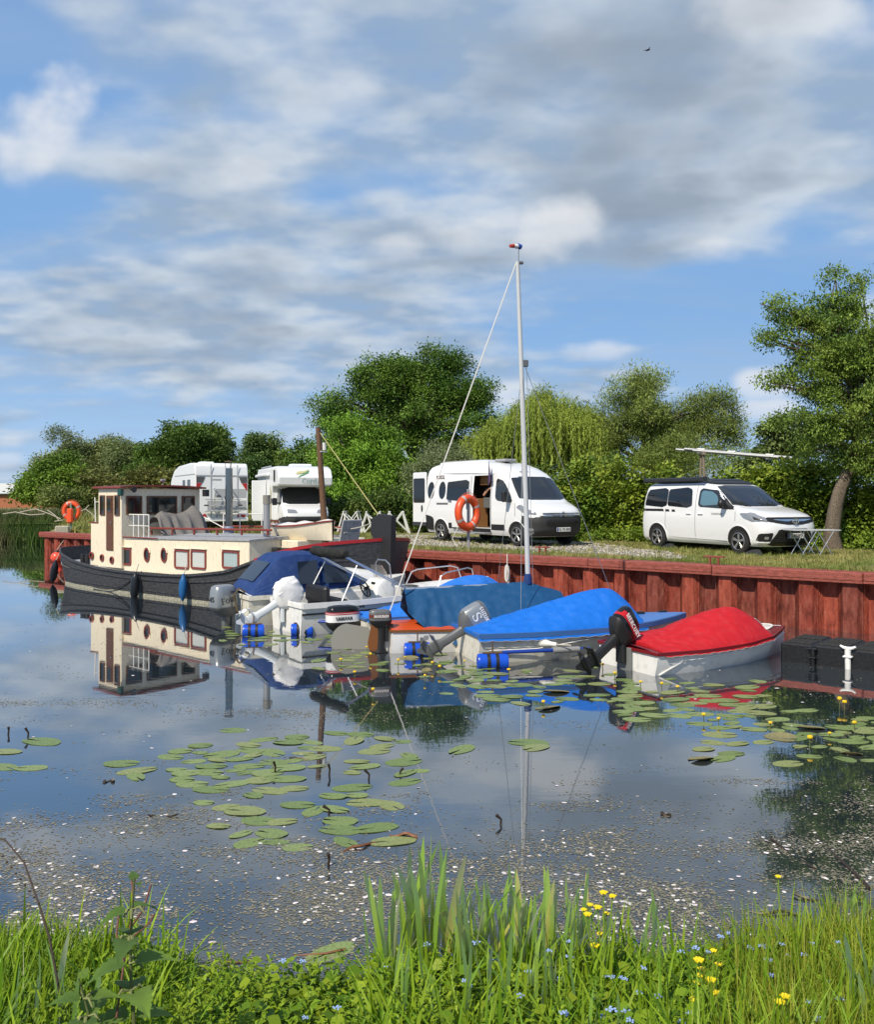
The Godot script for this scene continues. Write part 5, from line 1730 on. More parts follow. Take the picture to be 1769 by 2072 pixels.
	for sg in [-1, 1]:
		var fg := part(v, "fog_lamp_housing", patch(sp, soften(V([0.70 * sg, 0.36, 0.93 * sg, 0.36, 0.93 * sg, 0.56, 0.66 * sg, 0.58]), 1), 0.008, "nose"), trim, 60)
		part(fg, "fog_lamp", patch(sp, soften(V([0.76 * sg, 0.41, 0.84 * sg, 0.41, 0.84 * sg, 0.48, 0.76 * sg, 0.48])), 0.014, "nose"), lens, 60)
	number_plate(v, Transform3D(facing_x(), Vector3(4.262, 0.50, 0.0)), "E-K1889")
	wheels(v, sp, [0.0, 3.275], 0.962, 0.335, 5, silver, white)
	var ro := Soup.new()
	ro.loft([super_ring(Vector3(0.66, 1.885, 0), 1.25, 0.74, 5, 32), super_ring(Vector3(0.66, 1.94, 0), 1.24, 0.73, 5, 32), super_ring(Vector3(0.64, 1.985, 0), 1.14, 0.66, 5, 32), super_ring(Vector3(0.64, 1.995, 0), 0.8, 0.4, 5, 32)])
	ro.loft([super_ring(Vector3(1.75, 1.84, 0), 0.42, 0.76, 4, 24), super_ring(Vector3(1.70, 1.90, 0), 0.34, 0.72, 4, 24), super_ring(Vector3(1.66, 1.94, 0), 0.2, 0.6, 4, 24)])
	part(v, "pop_up_roof", ro, trim, 40)
	var aw := Soup.new()
	aw.box(Vector3(0.62, 1.965, 0.86), Vector3(2.55, 0.13, 0.15), 0.03)
	aw.box(Vector3(-0.66, 1.965, 0.86), Vector3(0.03, 0.14, 0.16), 0.01)
	aw.box(Vector3(1.90, 1.965, 0.86), Vector3(0.03, 0.14, 0.16), 0.01)
	part(v, "awning_box", aw, mat("awning_grey", Color(0.022, 0.025, 0.028), 0.4))
	var ln := part(v, "underbody", Soup.new().box(Vector3(1.6, 0.27, 0), Vector3(4.2, 0.14, 1.5)), trim)
	# levelling wedges under two wheels
	for q in [[0.42, 0.74], [3.72, 0.74]]:
		var w := Soup.new()
		w.prism(PackedVector2Array([Vector2(-0.2, 0), Vector2(0.28, 0), Vector2(0.28, 0.05), Vector2(-0.02, 0.15), Vector2(-0.08, 0.15)]), 0.2, Transform3D(Basis(Vector3.UP, PI), Vector3(0, 0, 0.1)))
		single("wheel_ramp", "grey plastic wheel ramp on the grass under the black roofed van", "wheel ramp", w, mat("ramp_grey", Color(0.035, 0.038, 0.042), 0.6), v.transform * Vector3(q[0], 0, q[1] + 0.1), v.rotation.y, "wheel ramps under the van")

	# ------- panel van camper with open doors
	var dp := [[0.30, -0.95, 4.72, 0.93, 0.45, 0.1], [0.45, -1.0, 4.90, 1.0, 0.55, 0.1], [0.75, -1.02, 4.96, 1.02, 0.62, 0.1], [1.0, -1.02, 4.93, 1.025, 0.64, 0.1], [1.12, -1.02, 4.84, 1.022, 0.62, 0.1], [1.24, -1.02, 4.62, 1.02, 0.60, 0.1], [1.34, -1.02, 4.34, 1.02, 0.5, 0.1], [1.42, -1.02, 4.18, 1.018, 0.40, 0.1], [1.8, -1.01, 3.84, 0.99, 0.36, 0.1], [2.1, -1.0, 3.56, 0.955, 0.36, 0.1], [2.22, -0.99, 3.40, 0.94, 0.42, 0.1], [2.38, -0.98, 3.10, 0.90, 0.55, 0.12], [2.50, -0.93, 2.78, 0.83, 0.6, 0.15], [2.58, -0.8, 2.5, 0.72, 0.6, 0.2], [2.62, -0.6, 2.2, 0.55, 0.6, 0.2]]
	var c := thing("camper_van", "white panel van camper with side door open and purple pennant", "van", Vector3(0.2 + 0.83 * 0.93, LAND, -30.2 - 0.56 * 0.93), heading(0.56, -0.828))
	ys = []
	for q in dp: ys.append(q[0])
	for y in [0.37, 0.52, 0.6, 0.9, 1.06, 1.18, 1.29, 1.55, 1.68, 1.95, 2.17, 2.3, 2.44, 2.54]: ys.append(y)
	ys.sort()
	var hole := [[1.82, 2.74, 0.52, 2.17]]
	part(c, "body", body_shell(dp, ys, [-0.9, -0.5, 0.0, 0.5, 1.0, 1.4, 1.82, 2.1, 2.4, 2.74, 2.9, 3.2, 3.5, 3.9, 4.2], hole), white, 33)
	for x in [-0.62, 0.06]:
		var el := []
		for k in 24: el.append(Vector2(x + cos(TAU * k / 24) * 0.20, 1.72 + sin(TAU * k / 24) * 0.30))
		part(c, "round_window", patch(dp, el, 0.008, "right", 16, 8), glass, 60)
	# sliding door, run back along the side
	var sd := Soup.new()
	var dg := []
	for y in [0.50, 0.75, 1.0, 1.4, 1.8, 2.1, 2.19]:
		dg.append([Vector3(0.72, y, side_z(dp, 1.2, y) + 0.02), Vector3(0.74, y, side_z(dp, 1.2, y) + 0.075), Vector3(1.70, y, side_z(dp, 1.2, y) + 0.075), Vector3(1.72, y, side_z(dp, 1.2, y) + 0.02)])
	sd.loft(dg)
	var sld := part(c, "sliding_door", sd, white, 30)
	part(sld, "window", patch(dp, soften(V([0.44, 1.36, 1.68, 1.34, 1.68, 2.05, 0.46, 2.03]), 2, 0.08), 0.082, "right"), glass, 60)
	var sh := Soup.new()
	sh.box(Vector3(1.62, 1.2, 1.115), Vector3(0.05, 0.2, 0.03), 0.01)
	part(sld, "handle", sh, trim)
	part(c, "slide_rail", patch(dp, V([-0.25, 1.24, 0.42, 1.24, 0.42, 1.30, -0.25, 1.30]), 0.008, "right", 2, 6), mat("rail_grey", Color(0.12, 0.12, 0.125), 0.5), 60)
	part(c, "roof_trim", patch(dp, V([-0.1, 2.26, 3.0, 2.20, 3.0, 2.22, -0.1, 2.285]), 0.006, "right", 2, 16), trim, 60)
	# rear door swung round
	var rd := Soup.new()
	rd.box(Vector3(-1.29, 1.42, 1.02), Vector3(0.84, 1.86, 0.07), 0.03)
	var rdo := part(c, "rear_door", rd, white)
	window(rdo, Transform3D(Basis(), Vector3(-1.29, 1.72, 1.05)), 0.72, 0.85, 0.06, 0.04, trim, glass, 0.01)
	var rdh := Soup.new()
	rdh.ball(Vector3(-1.10, 1.1, 1.065), Vector3(0.05, 0.13, 0.02), 10)
	part(rdo, "handle", rdh, trim)
	part(rdo, "lower_trim", Soup.new().box(Vector3(-1.29, 0.56, 1.025), Vector3(0.84, 0.14, 0.075), 0.01), plast)
	for q in [[2.78, 0.5, 2.2], [3.95, 0.9, 1.3]]:
		part(c, "door_seam", patch(dp, V([q[0], q[1], q[0] + 0.014, q[1], q[0] + 0.014, q[2], q[0], q[2]]), 0.005, "right", 12, 1), seam, 60)
	part(c, "door_window", patch(dp, soften(V([2.98, 1.38, 3.86, 1.30, 3.74, 1.55, 3.5, 1.85, 3.25, 2.05, 3.0, 2.06])), 0.007, "right"), shield, 60)
	part(c, "windscreen", patch(dp, soften(V([-0.93, 1.40, 0.93, 1.40, 0.88, 1.8, 0.80, 2.12, -0.80, 2.12, -0.88, 1.8]), 2, 0.1), 0.007, "nose", 16, 18), shield, 60)
	part(c, "front_bumper", patch(dp, V([-0.985, 0.31, 0.985, 0.31, 0.985, 0.86, 0.75, 0.93, -0.75, 0.93, -0.985, 0.86]), 0.012, "nose", 12, 20), plast, 60)
	part(c, "bumper_side", patch(dp, V([3.98, 0.47, 4.86, 0.33, 4.86, 0.86, 4.3, 0.93, 4.25, 0.75]), 0.010, "right", 10, 10), plast, 60)
	var cg := part(c, "grille", patch(dp, soften(V([-0.6, 0.62, 0.6, 0.62, 0.62, 0.82, -0.62, 0.82]), 1), 0.02, "nose", 6, 14), trim, 60)
	for y in [0.90, 0.98]:
		part(cg, "chrome_bar", patch(dp, V([-0.72, y, 0.72, y, 0.72, y + 0.035, -0.72, y + 0.035]), 0.024, "nose", 1, 18), mat("dark_chrome", Color(0.25, 0.27, 0.3), 0.2, 0.9), 60)
	for k in 2:
		var cv := Soup.new()
		cv.tube([Vector3(4.965, 0.90 + k * 0.075, -0.12), Vector3(4.985, 0.97 + k * 0.075, 0), Vector3(4.965, 0.90 + k * 0.075, 0.12)], 0.014, 6)
		part(cg, "emblem", cv, chrome)
	for sd2 in ["right", "left"]:
		part(c, "headlight", patch(dp, soften(V([4.02, 1.18, 4.2, 1.27, 4.75, 1.04, 4.80, 0.95, 4.35, 1.02]), 1), 0.012, sd2), lens, 60)
		part(c, "fog_lamp", patch(dp, soften(V([4.60, 0.47, 4.72, 0.47, 4.72, 0.56, 4.60, 0.56])), 0.018, sd2), lens, 60)
	number_plate(c, Transform3D(facing_x(), Vector3(4.995, 0.52, 0.0)), "OL-YG 888")
	text(c, "PÖSSL", 0.10, seam, Transform3D(facing_x() * Basis(Vector3(1, 0, 0), -0.75), Vector3(3.335, 2.255, 0.12)), "lettering")
	text(c, "PÖSSL", 0.13, mat("brown_letter", Color(0.10, 0.03, 0.02), 0.4), Transform3D(Basis(Vector3(1, 0, 0), -0.12), Vector3(-0.1, 2.16, side_z(dp, 0, 2.16) + 0.012)), "lettering")
	for q in [[0.35, -0.9, 0.45, 0.68], [1.75, 2.74, 0.34, 0.50], [2.78, 3.45, 0.46, 0.64], [0.45, 1.8, 0.46, 0.64]]:
		if q[0] == 0.35: continue
		part(c, "rub_strip", patch(dp, V([q[0], q[2], q[1], q[2], q[1], q[3], q[0], q[3]]), 0.009, "right", 2, 8), trim, 60)
	part(c, "mud_panel", patch(dp, soften(V([-0.95, 0.40, -0.42, 0.36, -0.42, 0.82, -0.95, 0.90]), 1), 0.02, "right"), trim, 60)
	var mm := Soup.new()
	mm.box(Vector3(3.72, 1.50, 1.22), Vector3(0.14, 0.34, 0.22), 0.04)
	mm.box(Vector3(3.74, 1.36, 1.08), Vector3(0.1, 0.06, 0.2), 0.02)
	part(c, "mirror", mm, trim)
	wheels(c, dp, [0.0, 4.035], 1.022, 0.345, 5, silver, white)
	part(c, "underbody", Soup.new().box(Vector3(2.0, 0.36, 0), Vector3(5.2, 0.12, 1.6)), trim)
	var stp := Soup.new()
	stp.box(Vector3(2.28, 0.36, 1.12), Vector3(0.9, 0.04, 0.3), 0.01)
	part(c, "step", stp, mat("galvanised", Color(0.36, 0.37, 0.38), 0.45, 0.5))
	var rfp := Soup.new()
	rfp.loft([super_ring(Vector3(0.55, 2.56, 0), 1.35, 0.74, 5, 28), super_ring(Vector3(0.58, 2.66, 0), 1.34, 0.73, 5, 28), super_ring(Vector3(0.6, 2.70, 0), 1.2, 0.64, 5, 28)])
	part(c, "raised_roof", rfp, white, 40)
	var rv := Soup.new()
	rv.box(Vector3(2.35, 2.66, 0.1), Vector3(0.55, 0.09, 0.5), 0.03)
	part(c, "roof_vent", rv, mat("vent_grey", Color(0.30, 0.31, 0.32), 0.4))
	var pn := Soup.new()
	pn.prism(PackedVector2Array([Vector2(0, 0), Vector2(-0.06, -0.78), Vector2(0.22, -0.62), Vector2(0.16, -0.3)]), 0.006, Transform3D(Basis(Vector3.UP, -0.4), Vector3(2.72, 2.62, 1.06)))
	single("pennant", "small purple pennant hanging beside the panel van's open door", "pennant", pn, mat("purple_cloth", Color(0.085, 0.045, 0.13), 0.85), c.position, c.rotation.y)
	# inside: floor, far wall, cupboards
	var inr := thing_part(c, "interior")
	part(inr, "floor", Soup.new().box(Vector3(1.0, 0.5, 0), Vector3(3.6, 0.04, 1.8)), mat("van_floor", Color(0.20, 0.17, 0.13), 0.7))
	part(inr, "far_wall", Soup.new().box(Vector3(1.0, 1.35, -0.86), Vector3(3.6, 1.7, 0.04)), mat("van_lining", Color(0.30, 0.27, 0.23), 0.8))
	var oak := mottled("oak_laminate", [Color(0.22, 0.10, 0.035), Color(0.34, 0.165, 0.06), Color(0.40, 0.21, 0.085)], [0.15, 0.5, 0.9], 0.03, Vector3(6, 0.7, 6), 0.5, 0.0, 0.05, false, 81)
	part(inr, "cupboard", Soup.new().box(Vector3(1.88, 0.98, 0.70), Vector3(0.09, 0.92, 0.42), 0.01), oak)
	part(inr, "locker", Soup.new().box(Vector3(1.98, 2.02, 0.45), Vector3(0.42, 0.30, 0.5), 0.015), oak)
	part(inr, "worktop", Soup.new().box(Vector3(2.35, 1.30, 0.55), Vector3(0.75, 0.34, 0.35), 0.02), mat("seat_grey", Color(0.10, 0.105, 0.10), 0.8))
	part(inr, "bench", Soup.new().box(Vector3(2.5, 0.8, -0.2), Vector3(0.6, 0.6, 0.7), 0.05), mat("van_lining", Color(0.30, 0.27, 0.23), 0.8))
	person_in_van(c)

	build_motorhomes(white, glass, trim, plast, seam, lens)

func thing_part(parent: Node, called: String) -> Node3D:
	var o := Node3D.new()
	o.name = called
	parent.add_child(o, true)
	return o

# a body as one skin: tapered capsules joined smoothly, meshed as surface nets
func skin(bones: Array, cell: float, blend: float) -> Soup:
	var lo := Vector3.ONE * INF; var hi := -Vector3.ONE * INF
	for b in bones:
		for k in 2:
			var r: float = b[2 + k] + blend + cell * 2
			lo = lo.min(b[k] - Vector3.ONE * r); hi = hi.max(b[k] + Vector3.ONE * r)
	var n := Vector3i(((hi - lo) / cell).ceil())
	var f := PackedFloat32Array(); f.resize((n.x + 1) * (n.y + 1) * (n.z + 1)); f.fill(1.0)
	var idx := func(i: int, j: int, k: int) -> int: return (k * (n.y + 1) + j) * (n.x + 1) + i
	for b in bones:
		var a: Vector3 = b[0]; var d: Vector3 = b[1] - a
		var l2 := maxf(d.length_squared(), 1e-9)
		var rr: float = maxf(b[2], b[3]) + blend + cell * 2
		var p0 := Vector3i(((a.min(b[1]) - Vector3.ONE * rr - lo) / cell).floor()).clamp(Vector3i.ZERO, n)
		var p1 := Vector3i(((a.max(b[1]) + Vector3.ONE * rr - lo) / cell).ceil()).clamp(Vector3i.ZERO, n)
		for k in range(p0.z, p1.z + 1):
			for j in range(p0.y, p1.y + 1):
				for i in range(p0.x, p1.x + 1):
					var p := lo + Vector3(i, j, k) * cell
					var t := clampf((p - a).dot(d) / l2, 0.0, 1.0)
					var s := p.distance_to(a + d * t) - lerpf(b[2], b[3], t)
					var at: int = idx.call(i, j, k)
					var o := f[at]
					var h := clampf(0.5 + 0.5 * (o - s) / blend, 0.0, 1.0)
					f[at] = lerpf(o, s, h) - blend * h * (1.0 - h)
	var vert := {}
	var s := Soup.new()
	for k in n.z:
		for j in n.y:
			for i in n.x:
				var c := Vector3.ZERO; var m := 0
				for e in [[0, 0, 0, 0], [0, 1, 0, 0], [0, 0, 1, 0], [0, 1, 1, 0], [1, 0, 0, 0], [1, 1, 0, 0], [1, 0, 0, 1], [1, 1, 0, 1], [2, 0, 0, 0], [2, 1, 0, 0], [2, 0, 1, 0], [2, 1, 1, 0]]:
					var q := Vector3i(i, j, k); var w := q
					match e[0]:
						0: q += Vector3i(0, e[1], e[2]); w = q + Vector3i(1, 0, 0)
						1: q += Vector3i(e[1], 0, e[3]); w = q + Vector3i(0, 1, 0)
						2: q += Vector3i(e[1], e[2], 0); w = q + Vector3i(0, 0, 1)
					var fa := f[idx.call(q.x, q.y, q.z)]; var fb := f[idx.call(w.x, w.y, w.z)]
					if (fa < 0) != (fb < 0):
						c += Vector3(q).lerp(Vector3(w), fa / (fa - fb)); m += 1
				if m: vert[Vector3i(i, j, k)] = lo + c / m * cell
	for q in vert:
		for ax in 3:
			var e := Vector3i.ZERO; e[ax] = 1
			var u := Vector3i.ZERO; u[(ax + 1) % 3] = 1
			var w := Vector3i.ZERO; w[(ax + 2) % 3] = 1
			var fa := f[idx.call(q.x, q.y, q.z)]
			var q2: Vector3i = q + e
			var fb := f[idx.call(q2.x, q2.y, q2.z)]
			if (fa < 0) != (fb < 0) and vert.has(q - u) and vert.has(q - w) and vert.has(q - u - w):
				if fa < 0: s.quad(vert[q], vert[q - u], vert[q - u - w], vert[q - w])
				else: s.quad(vert[q], vert[q - w], vert[q - u - w], vert[q - u])
	return s

func person_in_van(c: Node3D) -> void:
	# standing inside, half hidden by the door post, one bare elbow towards the opening
	var o := thing("person", "person in black clothes standing inside the open van, bare elbow showing", "person", c.transform * Vector3(1.98, 0.52, 0.28), c.rotation.y)
	var body := [[Vector3(0, 0.86, 0), Vector3(0.0, 1.05, 0), 0.16, 0.15], [Vector3(0, 1.05, 0), Vector3(0.04, 1.36, 0.0), 0.15, 0.165], [Vector3(0.02, 1.33, -0.15), Vector3(0.02, 1.33, 0.15), 0.085, 0.085], [Vector3(0.03, 1.4, 0), Vector3(0.07, 1.5, 0), 0.06, 0.055],
		[Vector3(0, 0.86, 0.09), Vector3(0.03, 0.47, 0.10), 0.095, 0.065], [Vector3(0.03, 0.47, 0.10), Vector3(0.0, 0.06, 0.10), 0.065, 0.045], [Vector3(0, 0.86, -0.09), Vector3(0.05, 0.47, -0.10), 0.095, 0.065], [Vector3(0.05, 0.47, -0.10), Vector3(0.02, 0.06, -0.10), 0.065, 0.045],
		[Vector3(0.0, 0.05, 0.10), Vector3(0.15, 0.035, 0.11), 0.045, 0.035], [Vector3(0.02, 0.05, -0.10), Vector3(0.17, 0.035, -0.11), 0.045, 0.035],
		[Vector3(0.02, 1.34, 0.18), Vector3(-0.02, 1.15, 0.30), 0.055, 0.05], [Vector3(0.02, 1.34, -0.18), Vector3(0.10, 1.10, -0.24), 0.055, 0.045], [Vector3(0.10, 1.10, -0.24), Vector3(0.30, 1.02, -0.16), 0.042, 0.03]]
	part(o, "clothes", skin(body, 0.026, 0.05), mat("black_clothes", Color(0.014, 0.014, 0.016), 0.9), 70)
	var flesh := mat("bare_skin", Color(0.42, 0.22, 0.15), 0.5)
	var arm := [[Vector3(-0.02, 1.17, 0.29), Vector3(-0.06, 1.03, 0.36), 0.044, 0.038], [Vector3(-0.06, 1.03, 0.36), Vector3(0.13, 1.20, 0.33), 0.038, 0.026], [Vector3(0.13, 1.20, 0.33), Vector3(0.20, 1.25, 0.31), 0.026, 0.03]]
	for k in 5:
		var b := Vector3(0.19, 1.245 + 0.014 * (k - 2), 0.31 - 0.012 * (k - 2))
		var tip: Vector3 = b + (Vector3(0.07 - 0.008 * absf(k - 2.0), 0.02, -0.02) if k < 4 else Vector3(0.02, 0.05, 0.0))
		arm.append([b, tip, 0.010, 0.008])
	part(o, "arm", skin(arm, 0.008, 0.014), flesh, 70)
	var head := [[Vector3(0.09, 1.58, 0), Vector3(0.09, 1.66, 0), 0.078, 0.088], [Vector3(0.13, 1.55, 0), Vector3(0.15, 1.56, 0), 0.05, 0.035], [Vector3(0.165, 1.60, 0), Vector3(0.185, 1.59, 0), 0.012, 0.014], [Vector3(0.07, 1.48, 0), Vector3(0.08, 1.55, 0), 0.05, 0.05], [Vector3(0.08, 1.60, 0.085), Vector3(0.08, 1.63, 0.088), 0.014, 0.014], [Vector3(0.08, 1.60, -0.085), Vector3(0.08, 1.63, -0.088), 0.014, 0.014]]
	var hd := part(o, "head", skin(head, 0.013, 0.025), flesh, 70)
	for z in [-0.033, 0.033]:
		var e := Soup.new()
		e.ball(Vector3(0.165, 1.625, z), Vector3(0.010, 0.008, 0.014), 8)
		part(hd, "eye", e, mat("black_matt", Color(0.012, 0.012, 0.013), 0.5))
	var mo := Soup.new()
	mo.box(Vector3(0.176, 1.555, 0), Vector3(0.01, 0.008, 0.045), 0.003)
	part(hd, "mouth", mo, mat("lip", Color(0.28, 0.10, 0.08), 0.5))
	var hair := Soup.new()
	hair.ball(Vector3(0.07, 1.675, 0), Vector3(0.108, 0.10, 0.102), 14)
	part(hd, "hair", hair, mat("dark_hair", Color(0.03, 0.018, 0.010), 0.6), 60)

func build_motorhomes(white: Material, glass: Material, trim: Material, plast: Material, seam: Material, lens: Material) -> void:
	var shell := mat("motorhome_white", Color(0.72, 0.74, 0.76), 0.35)
	var lgrey := mat("decor_grey", Color(0.36, 0.38, 0.40), 0.4)
	var dgrey := mat("decor_dark", Color(0.07, 0.075, 0.08), 0.4)
	var redl := mat("tail_red", Color(0.36, 0.02, 0.018), 0.2)
	var alu := mat("aluminium", Color(0.66, 0.67, 0.68), 0.3, 0.9)
	# -- motorhome seen from behind; x forward, tail at x = 0
	var hx := -sin(deg_to_rad(27)); var hd := cos(deg_to_rad(27))
	var at := at_depth(449, 1010, 38.0)
	var a := thing("motorhome", "white coachbuilt motorhome seen from behind with empty bicycle rack", "motorhome", Vector3(at.x, LAND, at.z), heading(hx, hd))
	var prof := PackedVector2Array([Vector2(0, 0.55), Vector2(0.0, 2.45), Vector2(0.08, 2.82), Vector2(0.25, 2.95), Vector2(1.2, 2.98), Vector2(3.6, 2.92), Vector2(4.6, 2.75), Vector2(5.3, 2.35), Vector2(5.75, 1.7), Vector2(5.9, 1.3), Vector2(6.6, 1.05), Vector2(6.75, 0.5), Vector2(1.0, 0.42)])
	part(a, "body", slab(prof, 1.13, 0.07), shell, 30)
	var x := func(zz: float, yy: float) -> Transform3D: return Transform3D(Basis(Vector3.UP, -PI / 2), Vector3(-0.004, yy, zz))
	# tail face: local x of the transform runs towards +z (right)
	for z in [-0.47, 0.66]:
		part(a, "rear_seam", Soup.new().box(Vector3(-0.012, 1.75, z), Vector3(0.02, 2.3, 0.045), 0.006), lgrey)
	part(a, "rear_seam", Soup.new().box(Vector3(-0.010, 2.42, 0), Vector3(0.02, 0.05, 2.2), 0.005), lgrey)
	for q in [[1.68, 0.36, 0.3, 1.06], [1.16, 0.40, -0.05, 1.06]]:
		part(a, "decor_panel", Soup.new().box(Vector3(-0.006, q[0], (q[2] + q[3]) / 2 - 0.30), Vector3(0.012, q[1], q[3] - q[2] + 0.55), 0.002), lgrey)
	for sg in [-1.0, 1.0]:
		var tr := func(p: Array) -> Soup: return Soup.new().prism(PackedVector2Array(p), 0.015, x.call(0.0, 0.0))
		part(a, "corner_panel", tr.call([Vector2(sg * 1.08, 2.36), Vector2(sg * 0.72, 2.36), Vector2(sg * 0.82, 2.12), Vector2(sg * 1.08, 2.12)]), dgrey)
		part(a, "tail_lamp", tr.call([Vector2(sg * 1.08, 2.10), Vector2(sg * 0.84, 2.10), Vector2(sg * 1.04, 1.80), Vector2(sg * 1.08, 1.80)]), redl)
		for k in 2:
			var lp := Soup.new()
			lp.cyl(Vector3(-0.01, 0.72, sg * (0.74 + 0.18 * k)), Vector3(-0.045, 0.72, sg * (0.74 + 0.18 * k)), 0.085, 0.08, 14)
			part(a, "tail_lamp", lp, redl)
	part(a, "rear_bumper", Soup.new().box(Vector3(-0.03, 0.55, 0), Vector3(0.12, 0.16, 2.24), 0.03), shell)
	part(a, "badge", Soup.new().box(Vector3(-0.01, 2.26, -0.25), Vector3(0.012, 0.05, 0.42), 0.003), lgrey)
	number_plate(a, Transform3D(Basis(Vector3.UP, -PI / 2), Vector3(-0.10, 0.72, 0.0)), "OHZ W 72")
	var rk := thing_part(a, "bicycle_rack")
	for z in [-0.35, 0.35]:
		var s := Soup.new()
		s.tube([Vector3(-0.02, 1.85, z), Vector3(-0.2, 1.88, z), Vector3(-0.24, 1.75, z), Vector3(-0.1, 1.0, z), Vector3(-0.03, 0.95, z)], 0.025, 8)
		part(rk, "rack_hoop", s, alu)
	for y in [1.15, 1.42]:
		var s := Soup.new()
		s.cyl(Vector3(-0.2, y, -0.75), Vector3(-0.2, y, 0.75), 0.02, 0.02, 8)
		part(rk, "rack_bar", s, lgrey)
	for z in [-0.72, 0.72, -0.2]:
		var s := Soup.new()
		s.box(Vector3(-0.24, 1.16 if z != -0.2 else 1.55, z), Vector3(0.08, 0.06, 0.18), 0.015)
		part(rk, "rack_clamp", s, trim)
	var gm := Soup.new()
	gm.box(Vector3(-0.16, 0.92, 0), Vector3(0.2, 0.05, 1.5), 0.01)
	part(rk, "rack_tray", gm, lgrey)
	# left flank towards the camera
	for q in [[1.05, 0.46], [2.1, 0.40]]:
		window(a, Transform3D(Basis(Vector3.UP, PI), Vector3(q[0] + 0.2, 1.95, -1.132)), q[1] + 0.1, 0.62, 0.05, 0.03, dgrey, glass, 0.015)
	part(a, "side_seam", Soup.new().box(Vector3(2.2, 2.48, -1.135), Vector3(4.3, 0.04, 0.02), 0.004), lgrey)
	var hatch := Soup.new()
	hatch.box(Vector3(2.2, 3.02, -0.2), Vector3(0.7, 0.12, 0.6), 0.04)
	part(a, "roof_hatch", hatch, shell)
	part(a, "chassis", Soup.new().box(Vector3(2.8, 0.42, 0), Vector3(5.0, 0.2, 1.7)), trim)
	for q in [1.3, 5.4]:
		for z in [-1.1, 1.1]: wheel_far(a, Vector3(q, 0.34, z if z < 0 else 0.9), 0.34)

	# -- alcove motorhome, nose towards the camera
	hx = sin(deg_to_rad(20)); hd = -cos(deg_to_rad(20))
	at = at_depth(622, 1010, 36.2)
	var b := thing("motorhome", "white alcove motorhome with leaf decal parked nose towards the water", "motorhome", Vector3(at.x - hx * 5.6, LAND, at.z + hd * -0.0 - cos(deg_to_rad(20)) * 5.6), heading(hx, hd))
	prof = PackedVector2Array([Vector2(-0.3, 0.55), Vector2(-0.3, 2.6), Vector2(-0.1, 2.78), Vector2(4.6, 2.78), Vector2(5.05, 2.66), Vector2(5.32, 2.30), Vector2(5.28, 2.02), Vector2(5.1, 1.94), Vector2(3.75, 1.94), Vector2(3.6, 1.7), Vector2(3.6, 0.55), Vector2(1.6, 0.45)])
	part(b, "coach", slab(prof, 1.12, 0.08), shell, 30)
	var sp := [[0.35, 2.9, 5.55, 0.88, 0.4, 0.1], [0.55, 2.9, 5.62, 0.95, 0.45, 0.1], [0.85, 2.9, 5.60, 0.96, 0.45, 0.1], [1.02, 2.9, 5.48, 0.955, 0.42, 0.1], [1.12, 2.9, 5.20, 0.95, 0.4, 0.1], [1.20, 2.9, 4.90, 0.94, 0.3, 0.1], [1.6, 2.9, 4.55, 0.90, 0.3, 0.1], [1.95, 2.9, 4.25, 0.86, 0.3, 0.1]]
	var ys := []
	for q in sp: ys.append(q[0])
	for y in [0.45, 0.7, 0.95, 1.07, 1.16, 1.35, 1.5, 1.75]: ys.append(y)
	ys.sort()
	part(b, "cab", body_shell(sp, ys, steps(3.0, 5.0, 8), []), mat("white_car_paint", Color(0.74, 0.75, 0.76), 0.22), 33)
	part(b, "windscreen", patch(sp, soften(V([-0.86, 1.22, 0.86, 1.22, 0.80, 1.92, -0.80, 1.92]), 2, 0.08), 0.008, "nose", 12, 14), glass, 60)
	part(b, "door_window", patch(sp, soften(V([3.75, 1.18, 4.78, 1.16, 4.45, 1.6, 4.25, 1.86, 3.78, 1.86])), 0.008, "right"), glass, 60)
	part(b, "front_bumper", patch(sp, V([-0.93, 0.36, 0.93, 0.36, 0.93, 0.72, -0.93, 0.72]), 0.012, "nose", 8, 16), plast, 60)
	part(b, "grille", patch(sp, V([-0.5, 0.50, 0.5, 0.50, 0.5, 0.64, -0.5, 0.64]), 0.02, "nose", 4, 12), trim, 60)
	for sd in ["right", "left"]:
		part(b, "bumper_side", patch(sp, V([4.95, 0.37, 5.5, 0.37, 5.52, 0.74, 4.95, 0.66]), 0.010, sd, 8, 8), plast, 60)
	for sg in [-1, 1]:
		part(b, "headlight", patch(sp, soften(V([0.38 * sg, 0.86, 0.80 * sg, 0.86, 0.80 * sg, 1.02, 0.46 * sg, 1.0]), 1), 0.012, "nose"), lens, 60)
	for z in [-1.14, 1.14]:
		var mi := Soup.new()
		mi.box(Vector3(4.5, 1.32, z), Vector3(0.1, 0.3, 0.2), 0.03)
		mi.cyl(Vector3(4.5, 1.25, z * 0.82), Vector3(4.5, 1.28, z), 0.03, 0.03, 6)
		part(b, "mirror", mi, trim)
	# flank with open door, windows, awning
	for q in [[0.2, 1.58, 0.6, 0.95], [4.35, 2.38, 0.36, 0.50], [1.35, 1.58, 0.5, 0.95]]:
		window(b, Transform3D(Basis(), Vector3(q[0], q[1], 1.12)), q[2], q[3], 0.05, 0.03, dgrey, glass, 0.015)
	var fl := Soup.new()
	fl.box(Vector3(2.35, 1.35, 1.45), Vector3(0.05, 1.75, 0.62), 0.02)
	part(b, "entrance_door", fl, shell)
	part(b, "awning", Soup.new().box(Vector3(1.5, 2.46, 1.18), Vector3(3.4, 0.14, 0.13), 0.04), shell)
	part(b, "roof_rail", Soup.new().box(Vector3(1.2, 2.85, 0.95), Vector3(2.6, 0.05, 0.05), 0.015), lgrey)
